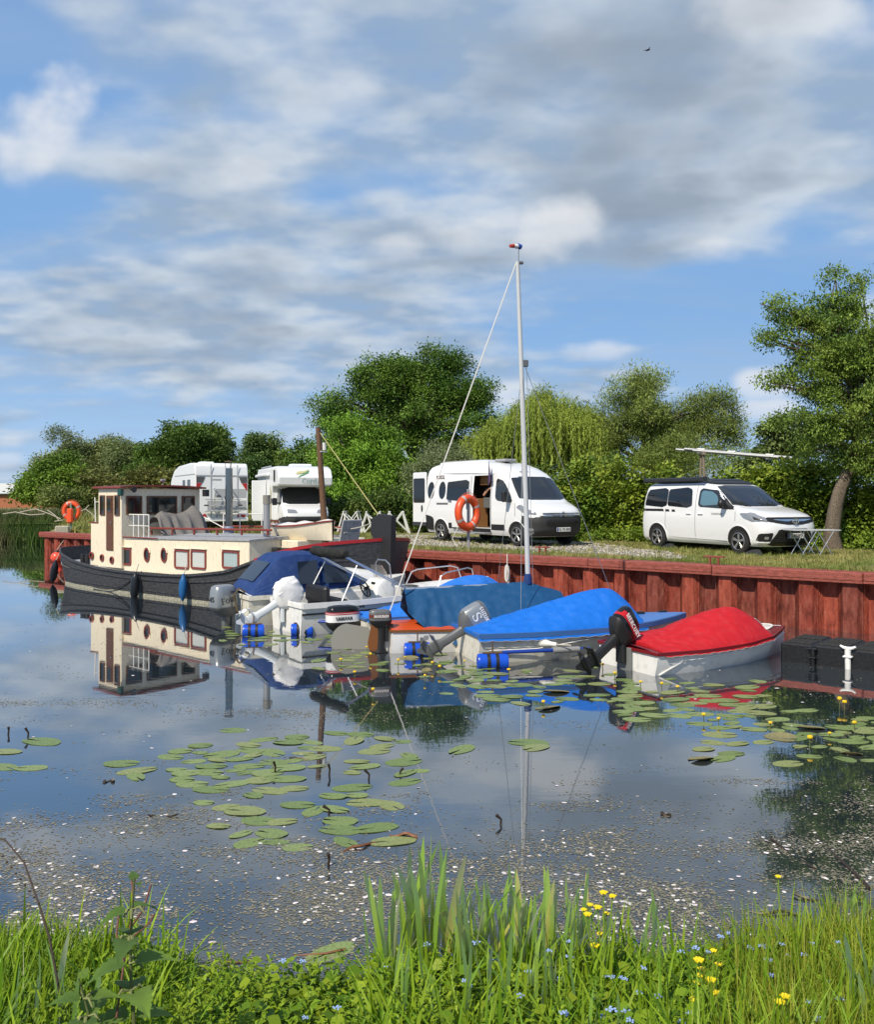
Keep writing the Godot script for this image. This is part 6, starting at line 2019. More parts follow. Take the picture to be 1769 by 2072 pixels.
	part(b, "roof_hatch", Soup.new().box(Vector3(3.6, 2.85, -0.1), Vector3(0.6, 0.12, 0.9), 0.04), shell)
	part(b, "wardrobe_strip", Soup.new().box(Vector3(3.42, 1.25, 1.126), Vector3(0.3, 1.35, 0.012), 0.004), mat("cream_strip", Color(0.62, 0.58, 0.44), 0.5))
	# leaf decals
	var face := Basis(Vector3.UP, PI / 2)
	var nx := Transform3D(face * Basis(Vector3(1, 0, 0), -0.62), Vector3(5.205, 2.49, 0.25))
	var l1 := Soup.new()
	l1.prism(PackedVector2Array([Vector2(-0.1, -0.24), Vector2(0.02, -0.12), Vector2(0.26, 0.02), Vector2(0.42, 0.14), Vector2(0.36, 0.0), Vector2(0.14, -0.12)]), 0.004, nx)
	part(b, "leaf_decal", l1, mat("decal_green", Color(0.10, 0.28, 0.10), 0.4))
	var l2 := Soup.new()
	l2.prism(PackedVector2Array([Vector2(-0.16, -0.06), Vector2(-0.04, 0.08), Vector2(0.2, 0.1), Vector2(0.44, 0.2), Vector2(0.24, 0.02), Vector2(0.0, -0.05)]), 0.003, nx)
	part(b, "leaf_decal", l2, mat("decal_yellow", Color(0.48, 0.46, 0.22), 0.4))
	text(b, "Corda", 0.20, mat("decal_grey_green", Color(0.25, 0.38, 0.36), 0.4), Transform3D(face * Basis(Vector3(1, 0, 0), 0.14), Vector3(5.315, 2.16, -0.22)), "lettering", true)
	var l3 := Soup.new()
	l3.prism(PackedVector2Array([Vector2(3.55, 1.35), Vector2(3.62, 1.75), Vector2(3.72, 2.05), Vector2(3.66, 1.7)]), 0.004, Transform3D(Basis(), Vector3(-0.3, 0.0, 1.134)))
	part(b, "leaf_decal", l3, mat("decal_green", Color(0.10, 0.28, 0.10), 0.4))
	part(b, "skirt", Soup.new().box(Vector3(1.6, 0.6, 1.10), Vector3(3.6, 0.32, 0.07), 0.02), lgrey)
	part(b, "chassis", Soup.new().box(Vector3(2.6, 0.42, 0), Vector3(5.0, 0.2, 1.6)), trim)
	for q in [0.9, 4.75]:
		wheel(b, Vector3(q, 0.33, 1.0), 0.33, 6, lgrey)
		wheel_far(b, Vector3(q, 0.33, -0.96), 0.33)

# side profile extruded across, with rounded long edges
func slab(prof: PackedVector2Array, hw: float, bev: float) -> Soup:
	var s := Soup.new()
	if Geometry2D.is_polygon_clockwise(prof): prof.reverse()
	var off := func(d: float) -> PackedVector2Array:
		var r := PackedVector2Array()
		var n := prof.size()
		for k in n:
			var e0 := (prof[k] - prof[(k + n - 1) % n]).normalized(); var e1 := (prof[(k + 1) % n] - prof[k]).normalized()
			var nn := (Vector2(-e0.y, e0.x) + Vector2(-e1.y, e1.x)).normalized()
			r.append(prof[k] + nn * d / maxf(nn.dot(Vector2(-e1.y, e1.x)), 0.4))
		return r
	var g := []
	for q in [[-hw, bev], [-hw + bev * 0.3, bev * 0.3], [-hw + bev, 0.0], [hw - bev, 0.0], [hw - bev * 0.3, bev * 0.3], [hw, bev]]:
		var p: PackedVector2Array = off.call(q[1])
		var ring := []
		for v in p: ring.append(Vector3(v.x, v.y, q[0]))
		g.append(ring)
	s.rows(g, true)
	for e in [0, 5]:
		var p: PackedVector2Array = off.call(bev)
		var ix := Geometry2D.triangulate_polygon(p)
		for k in range(0, ix.size(), 3):
			var a: Vector3 = g[e][ix[k]]; var b: Vector3 = g[e][ix[k + 1]]; var c: Vector3 = g[e][ix[k + 2]]
			if ((b - a).cross(c - a).z > 0) == (e == 5): s.tri(a, b, c)
			else: s.tri(a, c, b)
	return s

func build_quay_things() -> void:
	var galv := mat("galvanised", Color(0.36, 0.37, 0.38), 0.45, 0.5)
	var orange := mat("buoy_orange", Color(0.72, 0.085, 0.02), 0.35)
	var rope := mat("white_rope", Color(0.62, 0.61, 0.58), 0.9)
	# life ring on its post near the panel van
	var p := on_level(948, 1121, LAND)
	var l := thing("lifebuoy_post", "orange life ring hung on a galvanised post beside the panel van", "life ring", p, 0.0)
	part(l, "post", Soup.new().box(Vector3(0, 0.82, 0), Vector3(0.075, 1.72, 0.075), 0.012), galv)
	part(l, "foot_plate", Soup.new().box(Vector3(0, 0.01, 0), Vector3(0.24, 0.02, 0.2), 0.004), galv)
	ring_buoy(l, Transform3D(Basis(Vector3.UP, 0.75), Vector3(-0.02, 1.07, 0.10)), 0.33, 0.098, orange)
	var rp := Soup.new()
	rp.tube([Vector3(-0.25, 0.75, 0.2), Vector3(-0.42, 0.4, 0.15), Vector3(-0.3, 0.2, 0.16)], 0.012, 5)
	part(l, "grab_line", rp, rope)
	# the other one, by the far end of the quay, with a throw-line case
	p = on_level(143, 1078, LAND)
	var l2 := thing("lifebuoy_post", "orange life ring with throw-line case at the far end of the quay", "life ring", p, 0.0)
	part(l2, "post", Soup.new().box(Vector3(0, 0.65, 0), Vector3(0.07, 1.3, 0.07), 0.012), mat("green_grey", Color(0.16, 0.24, 0.2), 0.5))
	ring_buoy(l2, Transform3D(Basis(Vector3.UP, 0.1), Vector3(0, 0.92, -0.05)), 0.30, 0.085, orange)
	part(l2, "line_case", Soup.new().box(Vector3(0, 0.72, 0.1), Vector3(0.24, 0.62, 0.18), 0.05), orange)
	# two red steel mooring brackets at the quay edge
	for q in [[1098, 1126, "red steel mooring bracket at the quay edge near the panel van"], [1446, 1149, "red steel mooring bracket at the quay edge before the black roofed van"]]:
		p = on_level(q[0], q[1], LAND)
		var o := thing("mooring_bracket", q[2], "mooring bracket", p, WALL_TURN, "red mooring brackets on the quay edge")
		for x in [-0.09, 0.09]:
			part(o, "upright", Soup.new().box(Vector3(x, 0.11, 0), Vector3(0.04, 0.24, 0.05), 0.006), mat("bracket_red", Color(0.22, 0.05, 0.035), 0.6))
		part(o, "crossbar", Soup.new().box(Vector3(0, 0.23, 0), Vector3(0.42, 0.035, 0.06), 0.006), mat("bracket_red", Color(0.22, 0.05, 0.035), 0.6))
	# folding table before the van
	p = on_level(1655, 1128, LAND)
	var t := thing("folding_table", "folding aluminium table on crossed legs before the van's bumper", "table", p, 0.08)
	var alu := mat("aluminium", Color(0.66, 0.67, 0.68), 0.3, 0.9)
	part(t, "table_top", Soup.new().box(Vector3(0, 0.66, -0.28), Vector3(1.2, 0.022, 0.6), 0.006), mat("table_grey", Color(0.46, 0.47, 0.48), 0.4))
	for z in [0.0, -0.56]:
		for x in [[-0.42, -0.02, 1], [0.02, 0.42, 1]]:
			for d in [[x[0], x[1]], [x[1], x[0]]]:
				var s := Soup.new()
				s.cyl(Vector3(d[0], 0.0, z + (0.0 if d[0] < d[1] else -0.03)), Vector3(d[1], 0.65, z + (0.0 if d[0] < d[1] else -0.03)), 0.014, 0.014, 8)
				part(t, "leg", s, alu)
	# masts stored on a wooden rack above the hedge
	var r := thing("mast_rack", "bundle of aluminium masts lying on wooden posts above the hedge", "mast rack")
	var a := at_depth(1370, 909, 29.4); var b := at_depth(1645, 932, 27.6)
	for k in 3:
		var s := Soup.new()
		var o := Vector3(0, 0.035 * (k % 2), 0.09 * (k - 1))
		s.cyl(a.lerp(b, 0.06 * k) + o, b.lerp(a, 0.05 * (2 - k)) + o, 0.045, 0.045, 10)
		part(r, "stored_mast", s, mat("dull_alu", Color(0.30, 0.31, 0.32), 0.5, 0.5))
	for f in [0.20, 0.86]:
		var q := a.lerp(b, f)
		for dz in [-0.25, 0.25]:
			var s := Soup.new()
			s.cyl(Vector3(q.x + dz * 0.3, LAND, q.z + dz), Vector3(q.x, q.y + 0.0, q.z + dz * 0.4), 0.045, 0.04, 8)
			part(r, "post", s, mat("weathered_wood", Color(0.20, 0.165, 0.12), 0.8))
		part(r, "crosspiece", Soup.new().box(q - Vector3(0, 0.09, 0), Vector3(0.1, 0.08, 0.5), 0.01), mat("weathered_wood", Color(0.20, 0.165, 0.12), 0.8))
	for f in [0.19, 0.42, 0.70]:
		var s := Soup.new()
		var q := a.lerp(b, f)
		var dd := (b - a).normalized()
		s.tube([q - dd * 0.13, q - dd * 0.08, q + dd * 0.02, q + dd * 0.09, q + dd * 0.12], [0.09, 0.11, 0.10, 0.115, 0.09], 10)
		part(r, "wrapping", s, mat("white_rag", Color(0.60, 0.59, 0.57), 0.9), 60)
	# white trestles with a long spar laid across them
	var wt := mat("white_trestle", Color(0.66, 0.67, 0.64), 0.5)
	var tops := [[690, 1038], [727, 1034], [742, 1037], [768, 1040], [789, 1037], [803, 1040]]
	for k in 3:
		var pp := on_level([705, 752, 800][k], 1080, LAND)
		var o := thing("trestle", "white tubular boat trestle standing in the grass behind the barge bow", "trestle", pp, 0.15 * (k - 1), "white boat trestles behind the barge")
		for z in [0.0, -0.5]:
			for x in [[-0.50, -0.22, 0.0], [-0.22, 0.05, 0.88], [-0.22, -0.45, 0.88], [0.62, 0.34, 0.0], [0.34, 0.56, 0.88], [-0.25, 0.60, 0.86], [0.33, -0.3, 0.9]]:
				var s := Soup.new()
				var up: bool = x[2] == 0.0
				s.cyl(Vector3(x[0], 0.0 if up else x[2], z), Vector3(x[1], 0.88 if up else 0.02, z), 0.022, 0.022, 7)
				part(o, "tube", s, wt)
		for x in [-0.22, 0.34]:
			var s := Soup.new()
			s.cyl(Vector3(x, 0.9, 0.03), Vector3(x, 0.9, -0.53), 0.03, 0.03, 7)
			part(o, "top_bar", s, wt)
	var sp := Soup.new()
	sp.cyl(at_depth(640, 1049, 39.2), at_depth(850, 1053, 39.0), 0.07, 0.055, 10)
	single("spar", "long cream spar lying across the white trestles", "spar", sp, mat("cream_spar", Color(0.55, 0.52, 0.40), 0.5))
	# ball fenders at the barge stern
	for q in [[114, 1137, "orange ball fender floating against the quay wall near its corner"], [150, 1139, "orange ball fender tucked behind the barge stern"]]:
		p = on_level(q[0], q[1])
		var o := thing("ball_fender", q[2], "ball fender", p, 0.0, "orange ball fenders by the quay")
		var s := Soup.new()
		s.ball(Vector3(0, 0.18, 0), Vector3(0.23, 0.225, 0.23), 20)
		part(o, "ball", s, mat("coral_orange", Color(0.80, 0.085, 0.045), 0.25), 60)
		var c := Soup.new()
		c.lathe([Vector2(0.09, 0.385), Vector2(0.07, 0.44), Vector2(0.03, 0.47)], 12)
		part(o, "eye", c, mat("black_matt", Color(0.012, 0.012, 0.013), 0.5))
		var e := Soup.new()
		e.tube([Vector3(0, 0.46, 0), Vector3(0.12, 0.75, -0.2), Vector3(0.3, 1.1, -0.5)], 0.014, 5)
		part(o, "line", e, mat("pale_rope", Color(0.42, 0.40, 0.34), 0.9))
	# block of stone and mooring ropes at the far end
	p = on_level(126, 1079, LAND)
	single("stone_block", "pale squared stone block lying by the far life ring", "stone", Soup.new().box(Vector3(0, 0.15, 0), Vector3(0.55, 0.32, 0.35), 0.04), mottled("pale_stone", [Color(0.28, 0.27, 0.2), Color(0.46, 0.45, 0.36)], [0.2, 0.8], 0.03, 1.5, 0.9, 1.0, 0.08, false, 90), p, 0.2)
	# white rope hank hanging on the wall
	var hk := Soup.new()
	var wp := Vector3(0.0, 0, -23.35)
	var hp := at_depth(1027, 1160, 22.0)
	var dw := 23.35 / (1.0 + 0.845 * (1027 - 884.5) / FOCAL)
	hp = at_depth(1027, 1160, dw - 0.32)
	for k in 4:
		var pts := []
		for j in 15:
			var an := TAU * j / 14.0
			pts.append(hp + Vector3(0.04 * sin(an) + 0.012 * (k - 1.5), 0.20 * cos(an) - 0.01 * k, 0.03 * sin(an + k)))
		hk.tube(pts, 0.014, 5, false)
	hk.cyl(hp + Vector3(0, 0.2, 0), hp + Vector3(0.0, 0.46, -0.06), 0.012, 0.012, 5)
	single("rope_hank", "white rope hank hanging from the quay coping", "rope", hk, rope)
	# steel ladder-like fender beam low on the wall and dead branches
	var br := Soup.new()
	var bc := mat("bleached_wood", Color(0.42, 0.38, 0.30), 0.85)
	for q in [[[40, 1036], [72, 1030], [100, 1040], [122, 1050]], [[95, 1032], [110, 1042], [118, 1052]], [[160, 1036], [172, 1030], [186, 1040], [192, 1052]], [[110, 1055], [128, 1052], [140, 1047]], [[5, 1040], [30, 1036], [60, 1042], [90, 1040]], [[172, 1030], [180, 1022]]]:
		var pts := []
		for c in q: pts.append(at_depth(c[0], c[1], 46.0))
		br.tube(pts, 0.026, 6)
	single("dead_branch", "bleached dead branches lying in the tall grass by the far life ring", "branch", br, bc)
	# distant brick building
	var h := at_depth(20, 1010, 150.0)
	var hut := thing("brick_building", "low brick building with pale roof far beyond the field", "building", Vector3(h.x, LAND, h.z), 0.05)
	part(hut, "wall", Soup.new().box(Vector3(0, 1.0, 0), Vector3(18, 2.3, 8)), mottled("brick_far", [Color(0.30, 0.10, 0.05), Color(0.42, 0.17, 0.09)], [0.2, 0.8], 0.1, 0.5, 0.9, 0.0, 0.1, false, 92))
	part(hut, "roof", Soup.new().prism(PackedVector2Array([Vector2(-4.4, 2.2), Vector2(4.4, 2.2), Vector2(4.0, 2.9), Vector2(-4.0, 4.0)]), 18.6, Transform3D(Basis(Vector3.UP, PI / 2), Vector3(-9.3, 0, 0))), mat("pale_roof", Color(0.55, 0.57, 0.60), 0.6))
	part(hut, "eaves", Soup.new().box(Vector3(0, 2.2, 4.2), Vector3(18.7, 0.25, 0.4)), mat("black_matt", Color(0.012, 0.012, 0.013), 0.5))
	# a bird high over the water
	var bd := thing("bird", "small dark bird gliding high in the sky", "bird", at_depth(1312, 101, 40.0), 0.6)
	var bs := Soup.new()
	bs.tube([Vector3(-0.16, -0.1, 0), Vector3(-0.1, -0.06, 0), Vector3(0, 0, 0), Vector3(0.1, 0.05, 0), Vector3(0.14, 0.06, 0)], [0.006, 0.025, 0.042, 0.03, 0.006], 8)
	part(bd, "body", bs, mat("bird_black", Color(0.012, 0.012, 0.016), 0.7), 60)
	for sg in [-1.0, 1.0]:
		var ws := Soup.new()
		ws.rows([[Vector3(0.06, 0.04, sg * 0.02), Vector3(0.0, 0.07, sg * 0.12), Vector3(-0.10, 0.02, sg * 0.2)], [Vector3(-0.04, -0.01, sg * 0.02), Vector3(-0.08, 0.0, sg * 0.12), Vector3(-0.14, 0.0, sg * 0.2)]])
		part(bd, "wing", ws, mat("bird_black", Color(0.012, 0.012, 0.016), 0.7), 60)
	# short grass on the quay
	var tuft := blades(7, 0.10, 0.012, 0.06, 3)
	var gm := leaf_mat("grass_blade", 0.25)
	var xf := []
	var cols := PackedColorArray()
	while xf.size() < 26000:
		var d := 13.0 + 24.0 * rng.randf()
		var x := rng.randf_range(-9.0, 13.5)
		var edge := 23.35 - 0.845 * x
		if d < edge + 0.22 or d > 34.5 - 0.8 * x: continue
		var near := d - edge
		var g := n_big.get_noise_2d(x * 0.5, d * 0.5)
		if near > 1.0 and rng.randf() > 0.45 + g: continue
		if Geometry2D.is_point_in_polygon(Vector2(x, d), gravel_edge) and rng.randf() < 0.93: continue
		var k := rng.randf_range(0.55, 1.5) * (1.7 if near < 0.7 and rng.randf() < 0.5 else 1.0)
		xf.append(Transform3D(Basis(Vector3.UP, rng.randf() * TAU).scaled(Vector3(1, k * rng.randf_range(0.6, 1.1), 1)), Vector3(x, LAND, -d)))
		var c := Color(0.12, 0.175, 0.028).lerp(Color(0.33, 0.29, 0.11), clampf(rng.randf() * 0.6 + g * 0.9 + 0.12, 0.0, 1.0)) * rng.randf_range(0.75, 1.25)
		cols.append(c)
	tag(many(self, "quay_grass", tuft, gm, xf, cols), "short dry grass growing on the quay ground", "grass", "", "stuff")

func ring_buoy(parent: Node, x: Transform3D, big: float, small: float, m: Material) -> void:
	var g := []
	for i in 33:
		var a := TAU * i / 32.0
		var ring := []
		for j in 12:
			var b := TAU * j / 12.0
			var q := big + small * cos(b)
			ring.append(x * Vector3(q * cos(a), q * sin(a) * 1.12, small * sin(b)))
		g.append(ring)
	var s := Soup.new()
	s.rows(g, true)
	var o := part(parent, "life_ring", s, m, 60)
	for k in 4:
		var a := TAU * k / 4.0 + 0.5
		var bnd := []
		for i in 5:
			var aa := a + (i - 2) * 0.045
			var ring := []
			for j in 12:
				var b := TAU * j / 12.0
				var q := big + (small + 0.004) * cos(b)
				ring.append(x * Vector3(q * cos(aa), q * sin(aa) * 1.12, (small + 0.004) * sin(b)))
			bnd.append(ring)
		var bs := Soup.new()
		bs.rows(bnd, true)
		part(o, "reflective_band", bs, mat("band_silver", Color(0.42, 0.36, 0.34), 0.4), 60)
	var line := Soup.new()
	var pts := []
	for k in 33:
		var a := TAU * k / 32.0
		var q := big + small + 0.012 + 0.03 * absf(sin(a * 2.0 - 1.0))
		pts.append(x * Vector3(q * cos(a), q * sin(a) * 1.12, 0.0))
	line.tube(pts, 0.008, 5, false)
	part(o, "grab_line", line, mat("orange_rope", Color(0.55, 0.12, 0.05), 0.8))

func leaf_mat(key: String, through := 0.5, rough := 0.55) -> StandardMaterial3D:
	if M.has(key): return M[key]
	var m := mat(key, Color(1, 1, 1), rough, 0.0, 0.35)
	m.vertex_color_use_as_albedo = true
	m.backlight_enabled = true
	m.backlight = lin(through, through, through * 0.75)
	return m

func arrays_mesh(v: PackedVector3Array, nrm := PackedVector3Array()) -> ArrayMesh:
	var a := []
	a.resize(Mesh.ARRAY_MAX)
	a[Mesh.ARRAY_VERTEX] = v
	if nrm.is_empty():
		nrm.resize(v.size())
		for f in range(0, v.size(), 3):
			var n := (v[f + 2] - v[f]).cross(v[f + 1] - v[f]).normalized()
			nrm[f] = n; nrm[f + 1] = n; nrm[f + 2] = n
	a[Mesh.ARRAY_NORMAL] = nrm
	var m := ArrayMesh.new()
	m.add_surface_from_arrays(Mesh.PRIMITIVE_TRIANGLES, a)
	return m

# a tuft of n blades
func blades(n: int, h: float, w: float, spread: float, seed_: int, seg := 3) -> ArrayMesh:
	var r := RandomNumberGenerator.new(); r.seed = seed_
	var v := PackedVector3Array()
	for k in n:
		var a := r.randf() * TAU
		var dir := Vector3(cos(a), 0, sin(a))
		var side := Vector3(-sin(a), 0, cos(a)).rotated(Vector3.UP, r.randf_range(-1, 1))
		var o := Vector3(r.randf_range(-1, 1), 0, r.randf_range(-1, 1)) * spread
		var hh := h * r.randf_range(0.6, 1.15)
		var lean := r.randf_range(0.05, 0.55) * hh
		var pl := Vector3.ZERO; var pr := Vector3.ZERO
		for s in seg + 1:
			var t := float(s) / seg
			var c := o + dir * lean * t * t + Vector3(0, hh * (t - 0.18 * t * t * lean / hh), 0)
			var ww := w * (1.0 - t * t) * 0.5
			var l := c - side * ww; var rr := c + side * ww
			if s > 0:
				v.append_array([pl, pr, rr])
				if s < seg: v.append_array([pl, rr, l])
			pl = l; pr = rr
	return arrays_mesh(v)

# a spray of leaves within radius 1: each leaf two folded triangles pairs
func leaf_spray(n: int, size: float, width: float, seed_: int, droop := 0.0) -> ArrayMesh:
	var r := RandomNumberGenerator.new(); r.seed = seed_
	var v := PackedVector3Array()
	for k in n:
		var c := Vector3(r.randfn(0, 0.45), r.randfn(0, 0.36), r.randfn(0, 0.45)).limit_length(1.0)
		var d := (Vector3(r.randfn(0, 1), r.randfn(0.0, 0.6) - droop, r.randfn(0, 1)) + c * 0.8).normalized()
		var s := d.cross(Vector3(r.randfn(0, 0.5), 1, r.randfn(0, 0.5))).normalized()
		var up := s.cross(d)
		var l := size * r.randf_range(0.65, 1.25)
		var w := l * width * 0.5
		var tip := c + d * l - up * l * 0.12
		var m := c + d * l * 0.45
		var a := m + s * w + up * w * 0.25; var b := m - s * w + up * w * 0.25
		v.append_array([c, a, m, a, tip, m, c, m, b, m, tip, b])
	return arrays_mesh(v)

func tone(a: Color, b: Color, r: RandomNumberGenerator) -> Color:
	return a.lerp(b, clampf(r.randfn(0.5, 0.28), 0.0, 1.0)) * r.randf_range(0.78, 1.22)

# lobes: [centre, radii] in world space; leaves gather on many small billows of each lobe
func crown(parent: Node, lobes: Array, density: float, billow: float, spray: Mesh, scale: float, c0: Color, c1: Color, seed_: int, through := 0.5, called := "crown", fill := 0.25, stretch := 1.0) -> Array:
	var r := RandomNumberGenerator.new(); r.seed = seed_
	var xf := []
	var cols := PackedColorArray()
	var hubs := []
	for l in lobes:
		var c: Vector3 = l[0]; var rad: Vector3 = l[1]
		var area := 4.0 * PI * pow((pow(rad.x * rad.y, 1.6) + pow(rad.x * rad.z, 1.6) + pow(rad.y * rad.z, 1.6)) / 3.0, 1.0 / 1.6)
		var nb := maxi(5, int(area / (billow * billow * 1.7)))
		for k in nb:
			var u := Vector3(r.randfn(0, 1), r.randfn(0, 1), r.randfn(0, 1)).normalized()
			var far := 1.0 if r.randf() > fill else r.randf_range(0.3, 0.8)
			var reach := 0.78 + 0.24 * r.randfn(0, 0.6)
			var h := c + u * rad * clampf(reach, 0.5, 1.12) * far
			hubs.append(h)
			var br := billow * r.randf_range(0.55, 1.15)
			var tint := tone(c0, c1, r)
			var n := int(density * br * br * 12.0)
			for q in n:
				var d := Vector3(r.randfn(0, 1), r.randfn(0.25, 0.9), r.randfn(0, 1)).normalized()
				var p := h + d * Vector3(br, br * 0.72, br) * sqrt(r.randf_range(0.15, 1.0))
				var sc := scale * r.randf_range(0.7, 1.25)
				xf.append(Transform3D(Basis.from_euler(Vector3(r.randfn(0, 0.35), r.randf() * TAU, r.randfn(0, 0.35))).scaled(Vector3(sc, sc * stretch, sc)), p))
				cols.append(tint * r.randf_range(0.82, 1.2))
	var o := many(parent, called, spray, leaf_mat("leaf_%d" % int(through * 100), through), xf, cols)
	o.set_meta("kind", "stuff")
	return hubs

func limbs(parent: Node, from: Array, hubs: Array, r0: float, m: Material, seed_: int, every := 3) -> void:
	var r := RandomNumberGenerator.new(); r.seed = seed_
	var s := Soup.new()
	for k in range(0, hubs.size(), every):
		var h: Vector3 = hubs[k]
		var best: Vector3 = from[0]
		for f in from:
			if f.y < h.y - 0.3 and f.distance_to(h) < best.distance_to(h): best = f
		var mid := best.lerp(h, 0.5) + Vector3(r.randfn(0, 0.12), r.randf_range(-0.05, 0.2), r.randfn(0, 0.12)) * best.distance_to(h) * 0.4
		s.tube([best, best.lerp(mid, 0.6), mid, mid.lerp(h, 0.55), h], [r0, r0 * 0.8, r0 * 0.6, r0 * 0.4, r0 * 0.15], 5, false)
	part(parent, "limbs", s, m, 60)

func trunk(parent: Node, pts: Array, r0: float, r1: float, m: Material) -> void:
	var s := Soup.new()
	var g := []
	for i in pts.size():
		var t := float(i) / (pts.size() - 1)
		var ring := []
		var rr := lerpf(r0, r1, t) * (1.25 if i == 0 else 1.0)
		for j in 14:
			var a := TAU * j / 14
			var q := rr * (1.0 + 0.10 * sin(a * 3.0 + i) + 0.06 * sin(a * 5.0 + i * 2.0))
			ring.append(pts[i] + Vector3(cos(a) * q, 0, -sin(a) * q))
		g.append(ring)
	s.loft(g)
	part(parent, "trunk", s, m, 60)

func lobe(px: float, py: float, rx: float, ry: float, d: float, deep := 1.0) -> Array:
	var k := d / FOCAL
	return [at_depth(px, py, d), Vector3(rx * k, ry * k, rx * k * deep)]

func tree(called: String, label: String, lobes: Array, base: Vector3, r0: float, o: Dictionary) -> Node3D:
	var t := thing(called, label, "tree", Vector3.ZERO, 0.0, o.get("group", ""))
	var bark := mottled("bark", [Color(0.045, 0.035, 0.025), Color(0.12, 0.10, 0.075), Color(0.20, 0.165, 0.125)], [0.2, 0.55, 0.9], 0.03, Vector3(1.6, 0.5, 1.6), 0.9, 3.0, 0.1, true, 95)
	var spray := leaf_spray(o.get("n", 22), o.get("leaf", 0.42), o.get("wide", 0.5), o.seed, o.get("droop", 0.0))
	var hubs := crown(t, lobes, o.get("dens", 5.0), o.get("billow", 1.0), spray, o.get("scale", 0.5), o.c0, o.c1, o.seed, o.get("through", 0.45), "crown", o.get("fill", 0.25), o.get("stretch", 1.0))
	var top: Vector3 = lobes[0][0]
	var mid := base.lerp(top, 0.5) + Vector3(0.15 * r0, 0, 0)
	trunk(t, [base - Vector3(0, 0.1, 0), base.lerp(mid, 0.3), base.lerp(mid, 0.7), mid, mid.lerp(top, 0.6)], r0, r0 * 0.4, bark)
	limbs(t, [base.lerp(mid, 0.6), mid, mid.lerp(top, 0.6)], hubs, r0 * 0.35, bark, o.seed + 5, o.get("every", 3))
	return t

func ground_at(px: float, d: float) -> Vector3:
	return Vector3((px - 884.5) * d / FOCAL, LAND, -d)

